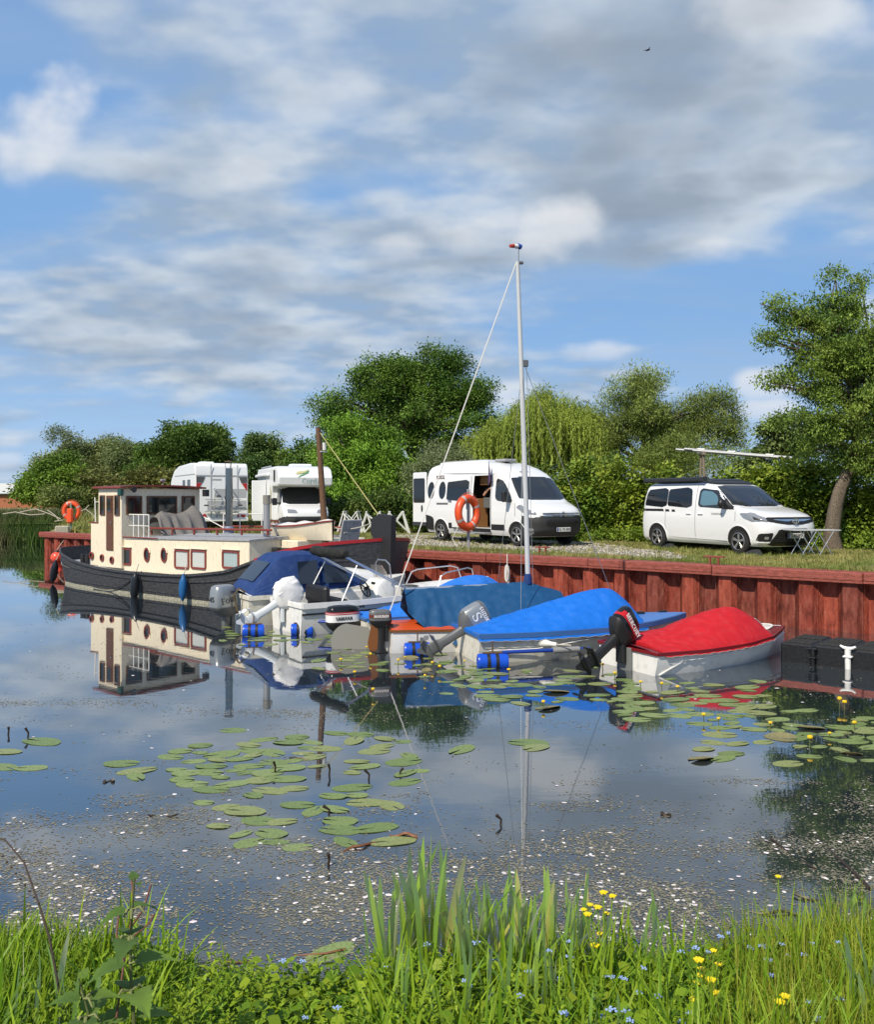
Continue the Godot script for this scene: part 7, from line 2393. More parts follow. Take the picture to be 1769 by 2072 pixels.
func build_trees() -> void:
	var far := "trees beyond the meadow"
	# far left group
	tree("tree", "broad grey green willow at the open end of the far tree row", [lobe(160, 935, 70, 62, 98), lobe(105, 958, 58, 50, 97), lobe(215, 950, 40, 52, 98)], ground_at(150, 98), 0.4, {"seed": 201, "c0": Color(0.172, 0.221, 0.078), "c1": Color(0.300, 0.340, 0.138), "scale": 0.8, "billow": 1.5, "dens": 2.6, "leaf": 0.36, "wide": 0.35, "group": far})
	tree("tree", "rounded mid green tree before the grey green willow", [lobe(125, 968, 50, 42, 88), lobe(85, 985, 42, 30, 87), lobe(165, 985, 30, 30, 87)], ground_at(125, 88), 0.3, {"seed": 202, "c0": Color(0.100, 0.189, 0.028), "c1": Color(0.215, 0.329, 0.047), "scale": 0.7, "billow": 1.3, "dens": 2.8, "group": far})
	tree("tree", "slender grey green tree between the willow and dark oak", [lobe(255, 935, 38, 50, 95), lobe(240, 975, 34, 36, 94)], ground_at(250, 95), 0.3, {"seed": 203, "c0": Color(0.157, 0.215, 0.083), "c1": Color(0.256, 0.302, 0.121), "scale": 0.75, "billow": 1.3, "dens": 2.5, "leaf": 0.36, "wide": 0.35, "group": far})
	tree("tree", "dark green spreading tree behind the wheelhouse", [lobe(390, 915, 75, 58, 84), lobe(325, 940, 42, 42, 84), lobe(350, 975, 75, 42, 83), lobe(440, 950, 40, 45, 83)], ground_at(380, 84), 0.4, {"seed": 204, "c0": Color(0.057, 0.120, 0.024), "c1": Color(0.137, 0.215, 0.040), "scale": 0.75, "billow": 1.35, "dens": 3.0, "group": far})
	tree("tree", "bluish green tree behind the two motorhomes", [lobe(532, 935, 48, 52, 82), lobe(505, 965, 34, 42, 82), lobe(575, 970, 34, 40, 81)], ground_at(530, 82), 0.35, {"seed": 205, "c0": Color(0.079, 0.146, 0.043), "c1": Color(0.157, 0.226, 0.058), "scale": 0.7, "billow": 1.25, "dens": 3.0, "group": far})
	tree("tree", "dark bushy tree filling the gap beside the tall ash", [lobe(612, 945, 36, 48, 64), lobe(650, 985, 45, 45, 62), lobe(590, 1000, 45, 36, 62)], ground_at(612, 64), 0.3, {"seed": 206, "c0": Color(0.062, 0.126, 0.024), "c1": Color(0.144, 0.226, 0.035), "scale": 0.55, "billow": 1.0, "dens": 3.6, "group": far})
	# tall ash with open crown
	tree("ash_tree", "tall open crowned ash towering behind the panel van", [lobe(835, 835, 78, 78, 50), lobe(770, 775, 62, 50, 50), lobe(865, 755, 78, 42, 51), lobe(920, 800, 62, 42, 50), lobe(955, 850, 42, 52, 49), lobe(680, 830, 44, 40, 50), lobe(700, 885, 60, 50, 50), lobe(985, 795, 16, 22, 50), lobe(900, 900, 60, 50, 50)], ground_at(850, 50), 0.42, {"seed": 207, "c0": Color(0.069, 0.146, 0.025), "c1": Color(0.172, 0.278, 0.043), "scale": 0.42, "billow": 0.72, "dens": 3.9, "wide": 0.42, "fill": 0.10, "every": 2})
	tree("tree", "lush green tree with drooping sprays before the tall ash", [lobe(725, 915, 85, 62, 44), lobe(670, 965, 50, 60, 44), lobe(780, 970, 55, 60, 43), lobe(720, 1010, 90, 40, 43), lobe(830, 1010, 40, 45, 43)], ground_at(730, 44), 0.3, {"seed": 208, "c0": Color(0.085, 0.189, 0.020), "c1": Color(0.215, 0.366, 0.040), "scale": 0.40, "billow": 0.75, "dens": 5.0, "droop": 0.5, "wide": 0.4})
	tree("shrub_tree", "silvery grey green bush beside the panel van's raised roof", [lobe(895, 925, 50, 32, 42), lobe(930, 950, 40, 30, 42), lobe(860, 965, 45, 40, 41)], ground_at(890, 42), 0.15, {"seed": 209, "c0": Color(0.165, 0.212, 0.098), "c1": Color(0.275, 0.322, 0.160), "scale": 0.32, "billow": 0.6, "dens": 5.5, "leaf": 0.38, "wide": 0.32})
	# willows
	weeping_willow()
	tree("willow_bush", "loose olive green willow behind the black roofed van", [lobe(1290, 835, 66, 70, 45), lobe(1250, 890, 48, 50, 45), lobe(1350, 870, 58, 58, 45), lobe(1420, 850, 52, 52, 45), lobe(1470, 870, 34, 52, 45), lobe(1310, 775, 30, 26, 45), lobe(1445, 808, 20, 24, 45), lobe(1380, 930, 100, 40, 44)], ground_at(1350, 45), 0.3, {"seed": 211, "c0": Color(0.139, 0.195, 0.043), "c1": Color(0.276, 0.340, 0.090), "scale": 0.42, "billow": 0.72, "dens": 4.4, "leaf": 0.40, "wide": 0.24, "fill": 0.2, "through": 0.55})
	tree("tree", "small tree in the gap behind the weeping willow", [lobe(1165, 850, 40, 40, 56), lobe(1200, 880, 40, 40, 56)], ground_at(1170, 56), 0.2, {"seed": 212, "c0": Color(0.111, 0.161, 0.053), "c1": Color(0.197, 0.242, 0.081), "scale": 0.45, "billow": 0.8, "dens": 3.6, "wide": 0.3})
	hedge()
	right_tree()
	# thicket closing the view under the trees
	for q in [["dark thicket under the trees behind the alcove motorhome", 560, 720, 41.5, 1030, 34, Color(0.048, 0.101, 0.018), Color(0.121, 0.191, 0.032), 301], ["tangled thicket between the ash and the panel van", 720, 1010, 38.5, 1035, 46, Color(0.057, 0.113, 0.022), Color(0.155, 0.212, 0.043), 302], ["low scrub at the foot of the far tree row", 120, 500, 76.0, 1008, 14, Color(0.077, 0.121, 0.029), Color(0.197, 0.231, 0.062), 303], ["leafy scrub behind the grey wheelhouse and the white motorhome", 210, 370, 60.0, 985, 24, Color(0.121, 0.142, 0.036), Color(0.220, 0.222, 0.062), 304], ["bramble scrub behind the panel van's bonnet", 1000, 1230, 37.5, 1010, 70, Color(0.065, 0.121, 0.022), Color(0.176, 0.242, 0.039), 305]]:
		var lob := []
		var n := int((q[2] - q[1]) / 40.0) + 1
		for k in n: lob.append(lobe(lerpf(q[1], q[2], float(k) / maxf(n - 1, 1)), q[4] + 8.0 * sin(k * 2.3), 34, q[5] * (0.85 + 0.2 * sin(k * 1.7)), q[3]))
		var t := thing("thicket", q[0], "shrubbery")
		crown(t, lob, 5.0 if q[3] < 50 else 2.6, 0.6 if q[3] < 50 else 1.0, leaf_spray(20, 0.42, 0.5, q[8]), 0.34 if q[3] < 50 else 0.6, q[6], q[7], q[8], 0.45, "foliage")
	# reeds and tall grass on the far bank
	var reed := blades(9, 1.0, 0.035, 0.12, 31, 4)
	var xf := []; var cols := PackedColorArray()
	while xf.size() < 7500:
		var d := rng.randf_range(50.2, 64.0)
		var x := rng.randf_range(-34.0, -15.0)
		if d < 53 and x > -20.9: continue
		var h := rng.randf_range(0.5, 1.1) * (1.25 if d < 51.5 else 0.85)
		var y := LAND if d > 53 else lerpf(-0.2, LAND, (d - 50.2) / 2.8)
		xf.append(Transform3D(Basis(Vector3.UP, rng.randf() * TAU).scaled(Vector3(1.2, h, 1.2)), Vector3(x, y, -d)))
		var dry := clampf(0.5 + 1.2 * n_big.get_noise_2d(x * 0.3, d * 0.6) + (0.25 if d > 54 else -0.35), 0.0, 1.0)
		cols.append(Color(0.055, 0.105, 0.018).lerp(Color(0.17, 0.15, 0.075), dry) * rng.randf_range(0.75, 1.25))
	tag(many(self, "far_reeds", reed, leaf_mat("reed_leaf", 0.35), xf, cols), "tall reeds and rough grass along the far bank", "reeds", "", "stuff")
	xf = []; cols = PackedColorArray()
	while xf.size() < 4200:
		var d := rng.randf_range(37.5, 52.0)
		var x := rng.randf_range(-19.0, -1.0)
		if x < -15.6 - (d - 37.0) * 0.39: continue
		var h := rng.randf_range(0.12, 0.4) * (1.0 + 1.6 * smoothstep(41.0, 48.0, d))
		xf.append(Transform3D(Basis(Vector3.UP, rng.randf() * TAU).scaled(Vector3(1.4, h, 1.4)), Vector3(x, LAND, -d)))
		cols.append(Color(0.132, 0.212, 0.032).lerp(Color(0.419, 0.343, 0.133), rng.randf()) * rng.randf_range(0.75, 1.25))
	tag(many(self, "meadow_grass", reed, leaf_mat("reed_leaf", 0.35), xf, cols), "rough grass behind the far end of the quay", "grass", "", "stuff")

func weeping_willow() -> void:
	var t := thing("weeping_willow", "yellow green weeping willow with hanging strands behind the mast", "tree")
	var r := RandomNumberGenerator.new(); r.seed = 77
	var lobes := [lobe(1100, 850, 72, 45, 46), lobe(1035, 875, 60, 36, 46), lobe(1180, 870, 50, 40, 46), lobe(985, 890, 40, 26, 46), lobe(1095, 815, 30, 24, 46), lobe(1215, 905, 36, 40, 45)]
	var spray := leaf_spray(20, 0.40, 0.22, 78, 0.5)
	var hubs := crown(t, lobes, 4.0, 0.62, spray, 0.38, Color(0.180, 0.252, 0.039), Color(0.371, 0.454, 0.081), 79, 0.6)
	# hanging strands
	var strand := PackedVector3Array()
	for k in 26:
		var y := -1.0 * k / 26.0
		for s in [-1, 1]:
			var a := r.randf() * TAU
			var c := Vector3(0.02 * sin(k * 0.7), y, 0.02 * cos(k * 0.6))
			var d := Vector3(cos(a) * 0.35, -0.9, sin(a) * 0.35).normalized()
			var sd := d.cross(Vector3(r.randfn(0, 1), 0.2, r.randfn(0, 1))).normalized() * 0.012
			strand.append_array([c, c + d * 0.06 + sd, c + d * 0.13, c, c + d * 0.13, c + d * 0.06 - sd])
	var sm := arrays_mesh(strand)
	var xf := []; var cols := PackedColorArray()
	for h in hubs:
		for k in 16:
			var p: Vector3 = h + Vector3(r.randfn(0, 0.35), r.randf_range(-0.3, 0.3), r.randfn(0, 0.35))
			var l := r.randf_range(0.8, 2.3)
			xf.append(Transform3D(Basis(Vector3.UP, r.randf() * TAU).scaled(Vector3(1.6, l, 1.6)), p))
			cols.append(tone(Color(0.207, 0.282, 0.043), Color(0.397, 0.484, 0.090), r))
	var o := many(t, "strands", sm, leaf_mat("leaf_60", 0.6), xf, cols)
	o.set_meta("kind", "stuff")
	var bark := mottled("bark", [], [], 0.03, 1.0)
	var b := ground_at(1100, 46)
	trunk(t, [b, b + Vector3(0.1, 1.5, 0), b + Vector3(0.05, 3.0, 0), b + Vector3(0.2, 4.2, 0)], 0.4, 0.2, bark)
	limbs(t, [b + Vector3(0.05, 2.6, 0), b + Vector3(0.1, 3.6, 0)], hubs, 0.12, bark, 80, 3)

func hedge() -> void:
	var t := thing("hedge", "tall leafy hedge of mixed bushes behind both camper vans", "hedge")
	var lob := []
	var r := RandomNumberGenerator.new(); r.seed = 91
	var x := 2.0
	while x < 14.5:
		var d := 34.9 - 0.8 * x
		var h := 2.55 + 0.35 * sin(x * 1.3) + r.randf_range(-0.2, 0.25) - 0.04 * x
		lob.append([Vector3(x, LAND + h * 0.5, -d), Vector3(0.75, h * 0.52, 0.8)])
		x += 0.62
	crown(t, lob, 6.5, 0.42, leaf_spray(16, 0.52, 0.62, 92), 0.27, Color(0.099, 0.181, 0.022), Color(0.297, 0.363, 0.043), 93, 0.55, "foliage", 0.15)
	var s := Soup.new()
	for k in lob.size():
		for q in 3:
			var b: Vector3 = lob[k][0]
			var p := Vector3(b.x + r.randfn(0, 0.25), LAND, b.z + r.randfn(0, 0.25))
			s.tube([p, p + Vector3(r.randfn(0, 0.1), 1.0, 0), p + Vector3(r.randfn(0, 0.3), 2.2, r.randfn(0, 0.2))], [0.035, 0.028, 0.01], 5)
	part(t, "stems", s, mat("dark_stem", Color(0.06, 0.045, 0.03), 0.9), 60)
	# weeds along its foot
	var weeds := thing("weeds", "rank weeds growing along the foot of the hedge", "weeds")
	var lb := []
	x = 3.6
	while x < 14.0:
		lb.append([Vector3(x, LAND + 0.22, -(33.75 - 0.8 * x) + r.randfn(0, 0.1)), Vector3(0.3, 0.30 + 0.15 * r.randf(), 0.3)])
		x += 0.45
	crown(weeds, lb, 9.0, 0.22, leaf_spray(14, 0.7, 0.5, 94), 0.16, Color(0.111, 0.202, 0.026), Color(0.287, 0.384, 0.053), 95, 0.55, "foliage", 0.3)

func right_tree() -> void:
	var D := 24.3
	var t := thing("fruit_tree", "leafy tree with leaning trunk beside the folding table", "tree")
	var bark := mottled("pale_bark", [Color(0.09, 0.07, 0.05), Color(0.21, 0.165, 0.12), Color(0.32, 0.26, 0.195)], [0.2, 0.55, 0.9], 0.03, Vector3(2.0, 0.9, 2.0), 0.9, 3.0, 0.1, true, 97)
	var base := ground_at(1690, D)
	var q := []
	for p in [[1690, 1118], [1684, 1080], [1690, 1030], [1700, 990], [1722, 940], [1736, 890], [1738, 830]]: q.append(at_depth(p[0], p[1], D))
	q[0].y = LAND - 0.1
	trunk(t, q, 0.215, 0.12, bark)
	var lobes := [lobe(1725, 800, 105, 105, D), lobe(1700, 690, 92, 80, D), lobe(1650, 745, 70, 60, D), lobe(1790, 720, 90, 110, D), lobe(1660, 640, 48, 44, D), lobe(1720, 615, 40, 46, D), lobe(1690, 560, 14, 26, D), lobe(1745, 575, 14, 30, D), lobe(1575, 625, 30, 18, D), lobe(1545, 690, 34, 18, D), lobe(1580, 770, 36, 20, D), lobe(1600, 655, 34, 26, D), lobe(1660, 880, 62, 48, D), lobe(1740, 900, 70, 60, D), lobe(1800, 860, 80, 110, D), lobe(1600, 850, 40, 20, D), lobe(1850, 780, 80, 150, D), lobe(1755, 955, 60, 28, D)]
	var spray := leaf_spray(15, 0.55, 0.46, 98, 0.35)
	var hubs := crown(t, lobes, 8.0, 0.32, spray, 0.18, Color(0.090, 0.160, 0.030), Color(0.251, 0.352, 0.059), 99, 0.5, "crown", 0.2)
	limbs(t, [q[4], q[5], q[6], at_depth(1720, 740, D), at_depth(1690, 690, D), at_depth(1780, 760, D)], hubs, 0.04, bark, 100, 3)
	var s := Soup.new()
	for e in [[[1738, 830], [1730, 760], [1700, 680], [1695, 600], [1690, 545]], [[1736, 870], [1690, 790], [1630, 720], [1570, 690], [1530, 680]], [[1736, 860], [1770, 780], [1760, 680], [1745, 580]], [[1730, 880], [1680, 820], [1620, 790], [1560, 775]], [[1700, 700], [1640, 650], [1590, 630], [1540, 615]]]:
		var pts := []
		for p in e: pts.append(at_depth(p[0], p[1], D))
		var rr := []
		for k in pts.size(): rr.append(lerpf(0.07, 0.012, float(k) / (pts.size() - 1)))
		s.tube(pts, rr, 7)
	part(t, "boughs", s, bark, 60)
	# elder behind it
	tree("tree", "dull green elder rising behind the hedge beside the mast rack", [lobe(1565, 880, 30, 34, 30), lobe(1600, 905, 34, 34, 30), lobe(1545, 925, 28, 22, 30), lobe(1640, 900, 40, 40, 30), lobe(1500, 935, 20, 16, 30)], ground_at(1600, 30), 0.1, {"seed": 213, "c0": Color(0.111, 0.172, 0.053), "c1": Color(0.209, 0.272, 0.081), "scale": 0.24, "billow": 0.36, "dens": 8.0, "leaf": 0.5, "wide": 0.5})

func pad_mesh(seed_: int, curl := 0.0) -> ArrayMesh:
	var r := RandomNumberGenerator.new(); r.seed = seed_
	var s := Soup.new()
	var n := 22
	var rim := []; var inn := []; var low := []
	for k in n + 1:
		var a := 0.16 + (TAU - 0.32) * k / n
		var q := 1.0 + 0.03 * sin(a * 3.0 + seed_) + r.randf_range(-0.02, 0.02)
		var y := 0.04 * sin(a * 2.0 + seed_ * 1.3) + curl * maxf(0.0, cos(a - seed_))
		rim.append(Vector3(cos(a) * q * 1.08, maxf(y, 0.0) * 0.6 + 0.03, sin(a) * q * 0.94))
		low.append(Vector3(cos(a) * q * 1.08, maxf(y, 0.0) * 0.6 + 0.0, sin(a) * q * 0.94))
		inn.append(Vector3(cos(a) * 0.5, 0.035, sin(a) * 0.5))
	var c := Vector3(0.1, 0.04, 0)
	for k in n:
		s.tri(c, inn[k + 1], inn[k])
		s.quad(inn[k], inn[k + 1], rim[k + 1], rim[k])
		s.quad(rim[k], rim[k + 1], low[k + 1], low[k])
	return s.mesh(50)

func build_water_plants() -> void:
	var pads := []
	for k in 5: pads.append(pad_mesh(k + 1, 0.0 if k < 4 else 0.5))
	var tones := [Color(0.165, 0.225, 0.065), Color(0.19, 0.25, 0.08), Color(0.14, 0.20, 0.055), Color(0.215, 0.25, 0.085), Color(0.20, 0.18, 0.075)]
	var mats := []
	for k in 5:
		var c: Color = tones[k]
		var m := mottled("lily_pad_%d" % k, [c * 0.7, c, c * 1.2, Color(0.2, 0.16, 0.07)], [0.1, 0.45, 0.78, 0.98], 0.02, 2.6, 0.42, 0.15, 0.1, true, 110 + k)
		mats.append(m)
	# [x0, x1, y0, y1 in picture pixels, how many, label]
	var beds := [
		[450, 760, 1268, 1305, 26, "lily pad floating by the transoms of the outboard boats"],
		[640, 1010, 1318, 1368, 34, "lily pad floating behind the orange decked dinghy"],
		[900, 1280, 1345, 1432, 46, "lily pad floating off the stern of the blue covered boat"],
		[1240, 1560, 1372, 1470, 44, "lily pad floating beside the white hull of the red covered boat"],
		[1380, 1790, 1430, 1545, 46, "lily pad floating over the reflection of the black pontoon"],
		[470, 860, 1478, 1610, 36, "lily pad in the loose raft on open water"],
		[340, 620, 1500, 1600, 24, "lily pad at the thin edge of the open water raft"],
		[400, 800, 1600, 1715, 22, "lily pad adrift between the raft and the flowering bank"]]
	var count := 0
	var taken := []
	for b in beds:
		var tries := 0
		var k := 0
		while k < b[4] and tries < 1500:
			tries += 1
			var fx := rng.randf(); var fy := clampf(rng.randfn(0.5, 0.26), 0, 1)
			var px: float = lerpf(b[0], b[1], fx)
			var py: float = lerpf(b[2], b[3], fy) + (fx - 0.5) * (b[1] - b[0]) * (0.05 if b[2] < 1440 and b[0] > 600 else 0.0)
			var p := on_level(px, py)
			var r := rng.randf_range(0.07, 0.155)
			if hits_boat(p, r): continue
			var clash := false
			for q in taken:
				if Vector2(p.x - q.x, p.z - q.z).length() < (r + q.y) * 0.72: clash = true
			if clash: continue
			taken.append(Vector3(p.x, r, p.z))
			k += 1; count += 1
			lay_pad(p, r, pads, mats, b[5], rng.randi() % 5 if rng.randf() < 0.12 else rng.randi() % 4)
	for q in [[84, 1501, 0.21, "broad lily pad alone on the open water beyond the driftwood"], [10, 1522, 0.15, "small lily pad at the rim of the open water"], [8, 1552, 0.12, "small lily pad at the rim of the open water"], [62, 1554, 0.13, "dull lily pad alone below the broad one"], [1070, 1503, 0.17, "lone pair of lily pads under the mast's reflection"], [1085, 1513, 0.13, "lone pair of lily pads under the mast's reflection"], [935, 1517, 0.15, "lily pad alone under the life ring's reflection"], [668, 1928, 0.125, "big round lily pad stranded by the near bank"], [245, 1545, 0.14, "lily pad apart from the open water raft"], [278, 1560, 0.15, "lily pad apart from the open water raft"], [275, 1572, 0.12, "lily pad apart from the open water raft"], [1325, 1448, 0.14, "lily pad floating beside the white hull of the red covered boat"]]:
		lay_pad(on_level(q[0], q[1]), q[2], pads, mats, q[3], count % 4)
		count += 1
	# yellow pond lily flowers
	var yl := mat("lily_yellow", Color(0.72, 0.48, 0.01), 0.45)
	var st := mat("lily_stalk", Color(0.09, 0.11, 0.03), 0.5)
	var bud := Soup.new()
	bud.ball(Vector3(0, 0.10, 0), Vector3(0.023, 0.018, 0.023), 10)
	for k in 5:
		var a := TAU * k / 5
		bud.ball(Vector3(cos(a) * 0.014, 0.103, sin(a) * 0.014), Vector3(0.015, 0.017, 0.015), 6)
	var bm := bud.mesh(60)
	var sk := Soup.new()
	sk.tube([Vector3(0.01, -0.05, 0.01), Vector3(0, 0.03, 0), Vector3(0, 0.09, 0)], 0.006, 5)
	var skm := sk.mesh(60)
	var fl := [[494, 1254], [515, 1261], [575, 1263], [640, 1253], [627, 1258], [620, 1262], [742, 1304], [790, 1300], [750, 1323], [806, 1335], [820, 1322], [718, 1357], [755, 1395], [940, 1332], [875, 1340], [890, 1349], [1010, 1338], [1220, 1342], [1245, 1360], [1297, 1378], [1340, 1383], [1372, 1387], [1425, 1447], [1455, 1452], [1700, 1420], [1710, 1424], [1680, 1480], [1730, 1465], [1640, 1500], [1560, 1462], [1030, 1352], [1100, 1420], [960, 1300], [690, 1330], [860, 1365]]
	for q in fl:
		var p := on_level(q[0], q[1] + 14.0)
		if hits_boat(p, 0.03): continue
		var o := thing("pond_lily_flower", "yellow pond lily flower standing above the floating pads", "flower", p, rng.randf() * TAU, "yellow pond lily flowers")
		var sc := rng.randf_range(0.7, 1.1)
		o.scale = Vector3(sc, rng.randf_range(0.7, 1.3) * sc, sc)
		part(o, "flower_head", bm, yl); part(o, "stalk", skm, st)
	# drifting petals, seeds and scum: nobody could count them
	var v := PackedVector3Array()
	for k in 6:
		var a := TAU * k / 6.0; var b := TAU * (k + 1) / 6.0
		v.append_array([Vector3(0, 0.25, 0), Vector3(cos(b), 0.0, sin(b) * 0.7), Vector3(cos(a), 0.0, sin(a) * 0.7)])
	var flake := arrays_mesh(v)
	var fm := mat("flake", Color(1, 1, 1), 0.7)
	fm.vertex_color_use_as_albedo = true
	var xf := []; var cols := PackedColorArray()
	var patchy := FastNoiseLite.new(); patchy.seed = 8; patchy.frequency = 0.55; patchy.fractal_octaves = 4
	var kinds := [["petals", 1150, 0.006, 0.016], ["scum", 62000, 0.003, 0.0085]]
	for kd in kinds:
		xf = []; cols = PackedColorArray()
		var guard := 0
		while xf.size() < kd[1] and guard < 900000:
			guard += 1
			# uneven rafts: thick along the near bank, thin on open water
			var d := pow(rng.randf(), 1.5) * 14.0 + 3.9
			var x := rng.randf_range(-0.62, 0.62) * (d + 1.0)
			if d < shore(x) + 0.02: continue
			var n := patchy.get_noise_2d(x * 1.1, d * 2.3)
			var off := d - shore(x)
			var want := smoothstep(3.0, 0.3, off) * 1.0 + smoothstep(0.1, 0.5, n) * (0.35 if d < 8.0 else 0.08)
			want += 0.55 * smoothstep(0.35, 0.0, absf(d - 10.15 + 0.18 * x + 0.12 * sin(x * 2.0))) * (1.0 if x < -1.0 else 0.25)
			if kd[0] == "petals": want = smoothstep(3.0, 0.2, off) * (0.06 + 1.0 * smoothstep(-0.12, 0.3, n)) + 0.012
			else: want *= 0.22 + 1.1 * smoothstep(-0.25, 0.3, n)
			if rng.randf() > want: continue
			var p := Vector3(x, 0.002, -d)
			if hits_boat(p, 0.02): continue
			var s := rng.randf_range(kd[2], kd[3]) * (1.0 + 0.05 * d)
			xf.append(Transform3D(Basis.from_euler(Vector3(rng.randfn(0, 0.12), rng.randf() * TAU, rng.randfn(0, 0.12))).scaled(Vector3(s * rng.randf_range(0.7, 1.5), s * (rng.randf_range(0.2, 0.8) if kd[0] == "petals" else 0.12), s)), p))
			if kd[0] == "petals":
				var w := rng.randf_range(0.5, 0.82)
				cols.append(Color(w, w * rng.randf_range(0.88, 0.97), w * rng.randf_range(0.84, 0.95)))
			else:
				var w2 := rng.randf_range(0.4, 1.25)
				cols.append(Color(0.27, 0.235, 0.18).lerp(Color(0.20, 0.195, 0.12), rng.randf()) * w2)
		tag(many(self, "floating_" + kd[0], flake, fm, xf, cols), "white blossom petals drifting on the pond" if kd[0] == "petals" else "brown seed scum drifting on the pond", "petals" if kd[0] == "petals" else "scum", "", "stuff")
	# twigs and stalks
	var wd := mat("wet_wood", Color(0.035, 0.022, 0.012), 0.5)
	var rd := mat("rust_reed", Color(0.16, 0.06, 0.02), 0.6)
	for q in [[690, 1724, 760, 1706, 0.018, rd, "rust brown reed stem floating on open water"], [790, 1690, 845, 1693, 0.026, rd, "short rotten stick floating below the raft"], [585, 1536, 655, 1537, 0.014, wd, "thin dark twig lying across the lily raft"], [1500, 1845, 1620, 1852, 0.016, wd, "dark twig in the scum off the near bank"], [1610, 1815, 1710, 1830, 0.018, wd, "long dark twig in the scum near the grass"], [455, 1948, 700, 1925, 0.012, rd, "long reed stem lying by the stranded lily pad"], [1560, 1700, 1650, 1760, 0.014, wd, "bent twig under the fruit tree's reflection"], [1650, 1690, 1760, 1800, 0.02, wd, "branch lying in the weedy corner of the bank"], [360, 1652, 300, 1650, 0.012, wd, "thin floating twig beyond the raft"], [210, 1583, 232, 1580, 0.03, wd, "dark bark scrap floating on open water"], [1340, 1650, 1356, 1651, 0.03, wd, "small bark scrap floating under open sky"]]:
		var a := on_level(q[0], q[1]); var b := on_level(q[2], q[3])
		var s := Soup.new()
		var pts := []
		for k in 7:
			var f := k / 6.0
			pts.append(a.lerp(b, f) + Vector3(0, 0.004 + 0.012 * sin(f * 5.0 + q[0]), 0.02 * sin(f * 9.0 + q[1])))
		s.tube(pts, q[4] * 0.55, 5)
		single("twig", q[6], "twig", s, q[5], Vector3.ZERO, 0, "twigs afloat", 60)
	for q in [[555, 1555], [665, 1560], [745, 1570], [808, 1560], [663, 1745], [1012, 1660], [664, 1640], [15, 1478], [55, 1485]]:
		var a := on_level(q[0], q[1] + 8)
		var s := Soup.new()
		var h := rng.randf_range(0.05, 0.12)
		s.tube([a - Vector3(0, 0.05, 0), a + Vector3(0.01, h * 0.5, 0), a + Vector3(rng.randf_range(-0.04, 0.04), h, 0.01)], [0.010, 0.009, 0.014], 6)
		single("dead_stalk", "dead dark stalk poking out of the water", "stalk", s, wd, Vector3.ZERO, 0, "dead stalks in the pond", 60)

func lay_pad(p: Vector3, r: float, pads: Array, mats: Array, label: String, k: int) -> void:
	var o := MeshInstance3D.new()
	o.name = numbered("lily_pad")
	o.mesh = pads[k % pads.size()]
	o.material_override = mats[k % mats.size()]
	add_child(o)
	o.position = Vector3(p.x, -0.002 + 0.0012 * (used["lily_pad"] % 5), p.z)
	o.rotation.y = rng.randfn(0, 0.45) + (PI if rng.randf() < 0.5 else 0.0)   # the wind has turned them much the same way
	o.rotation.x = rng.randfn(0, 0.012)
	o.scale = Vector3(r * rng.randf_range(1.0, 1.22), 0.12, r * rng.randf_range(0.62, 0.88))
	tag(o, label, "lily pad", "lily pads")

# rough footprints of the boats, so that nothing floats through a hull
func hits_boat(p: Vector3, r: float) -> bool:
	for b in [[2.80, 13.15, 0.885, 0.465, 3.3, 0.66], [0.46, 14.15, 0.957, 0.29, 4.0, 0.66], [-0.87, 15.0, 0.97, 0.243, 4.3, 0.68], [-1.42, 15.95, 0.9, 0.436, 3.8, 0.5], [-2.85, 16.9, 0.84, 0.5426, 4.7, 0.72], [-4.05, 18.1, 0.86, 0.51, 3.9, 0.74]]:
		var dx: float = p.x - b[0]; var dd: float = -p.z - b[1]
		var u: float = dx * b[2] + dd * b[3]; var v: float = dx * b[3] - dd * b[2]
		if u > -0.12 - r and u < b[4] and absf(v) < b[5] + r: return true
	var e := 23.35 - 0.845 * p.x
	if -p.z > e - 0.3: return true
	if p.x > 5.0 and -p.z > 13.85 - 0.845 * (p.x - 5.32) - r: return true
	return false

func bank_at(px: float, d: float) -> Vector3:
	var x := (px - 884.5) * d / FOCAL
	return Vector3(x, near_height(x, d) - 0.02, -d)

# one long sword leaf, folded along its middle
func sword(h: float, w: float, bend: float, seed_: int) -> ArrayMesh:
	var r := RandomNumberGenerator.new(); r.seed = seed_
	var s := Soup.new()
	var g := []
	var tw := r.randf_range(-0.5, 0.5)
	for k in 10:
		var t := k / 9.0
		var ww := w * 0.5 * (0.55 + 0.45 * sin(minf(t * 2.2, 1.57))) * sqrt(maxf(1.0 - pow(t, 2.6), 0.0))
		var c := Vector3(bend * h * pow(t, 2.4), h * (t - 0.35 * absf(bend) * pow(t, 3.0)), 0)
		var sd := Vector3(0, 0, 1).rotated(Vector3.UP, tw * t)
		g.append([c - sd * ww, c + Vector3(0.012 * (1 - t), 0, 0), c + sd * ww])
	s.rows(g)
	return s.mesh(40)

# toothed heart-shaped nettle leaf along +x, hanging a little
func nettle_leaf(l: float, seed_: int) -> ArrayMesh:
	var s := Soup.new()
	var n := 14
	var mid := []; var a := []; var b := []
	for k in n + 1:
		var t := float(k) / n
		var w := l * 0.34 * sin(PI * pow(t, 0.62)) * (1.0 - 0.22 * t)
		w *= 1.0 + (0.16 if k % 2 == 1 else -0.08)
		var y := -l * 0.55 * t * t + 0.1 * l * t
		mid.append(Vector3(l * t * 0.95, y - l * 0.02, 0))
		a.append(Vector3(l * t * 0.95 + (0.02 * l if k % 2 else 0.0), y + w * 0.18, w))
		b.append(Vector3(l * t * 0.95 + (0.02 * l if k % 2 else 0.0), y + w * 0.18, -w))
	s.rows([a, mid, b])
	return s.mesh(30)

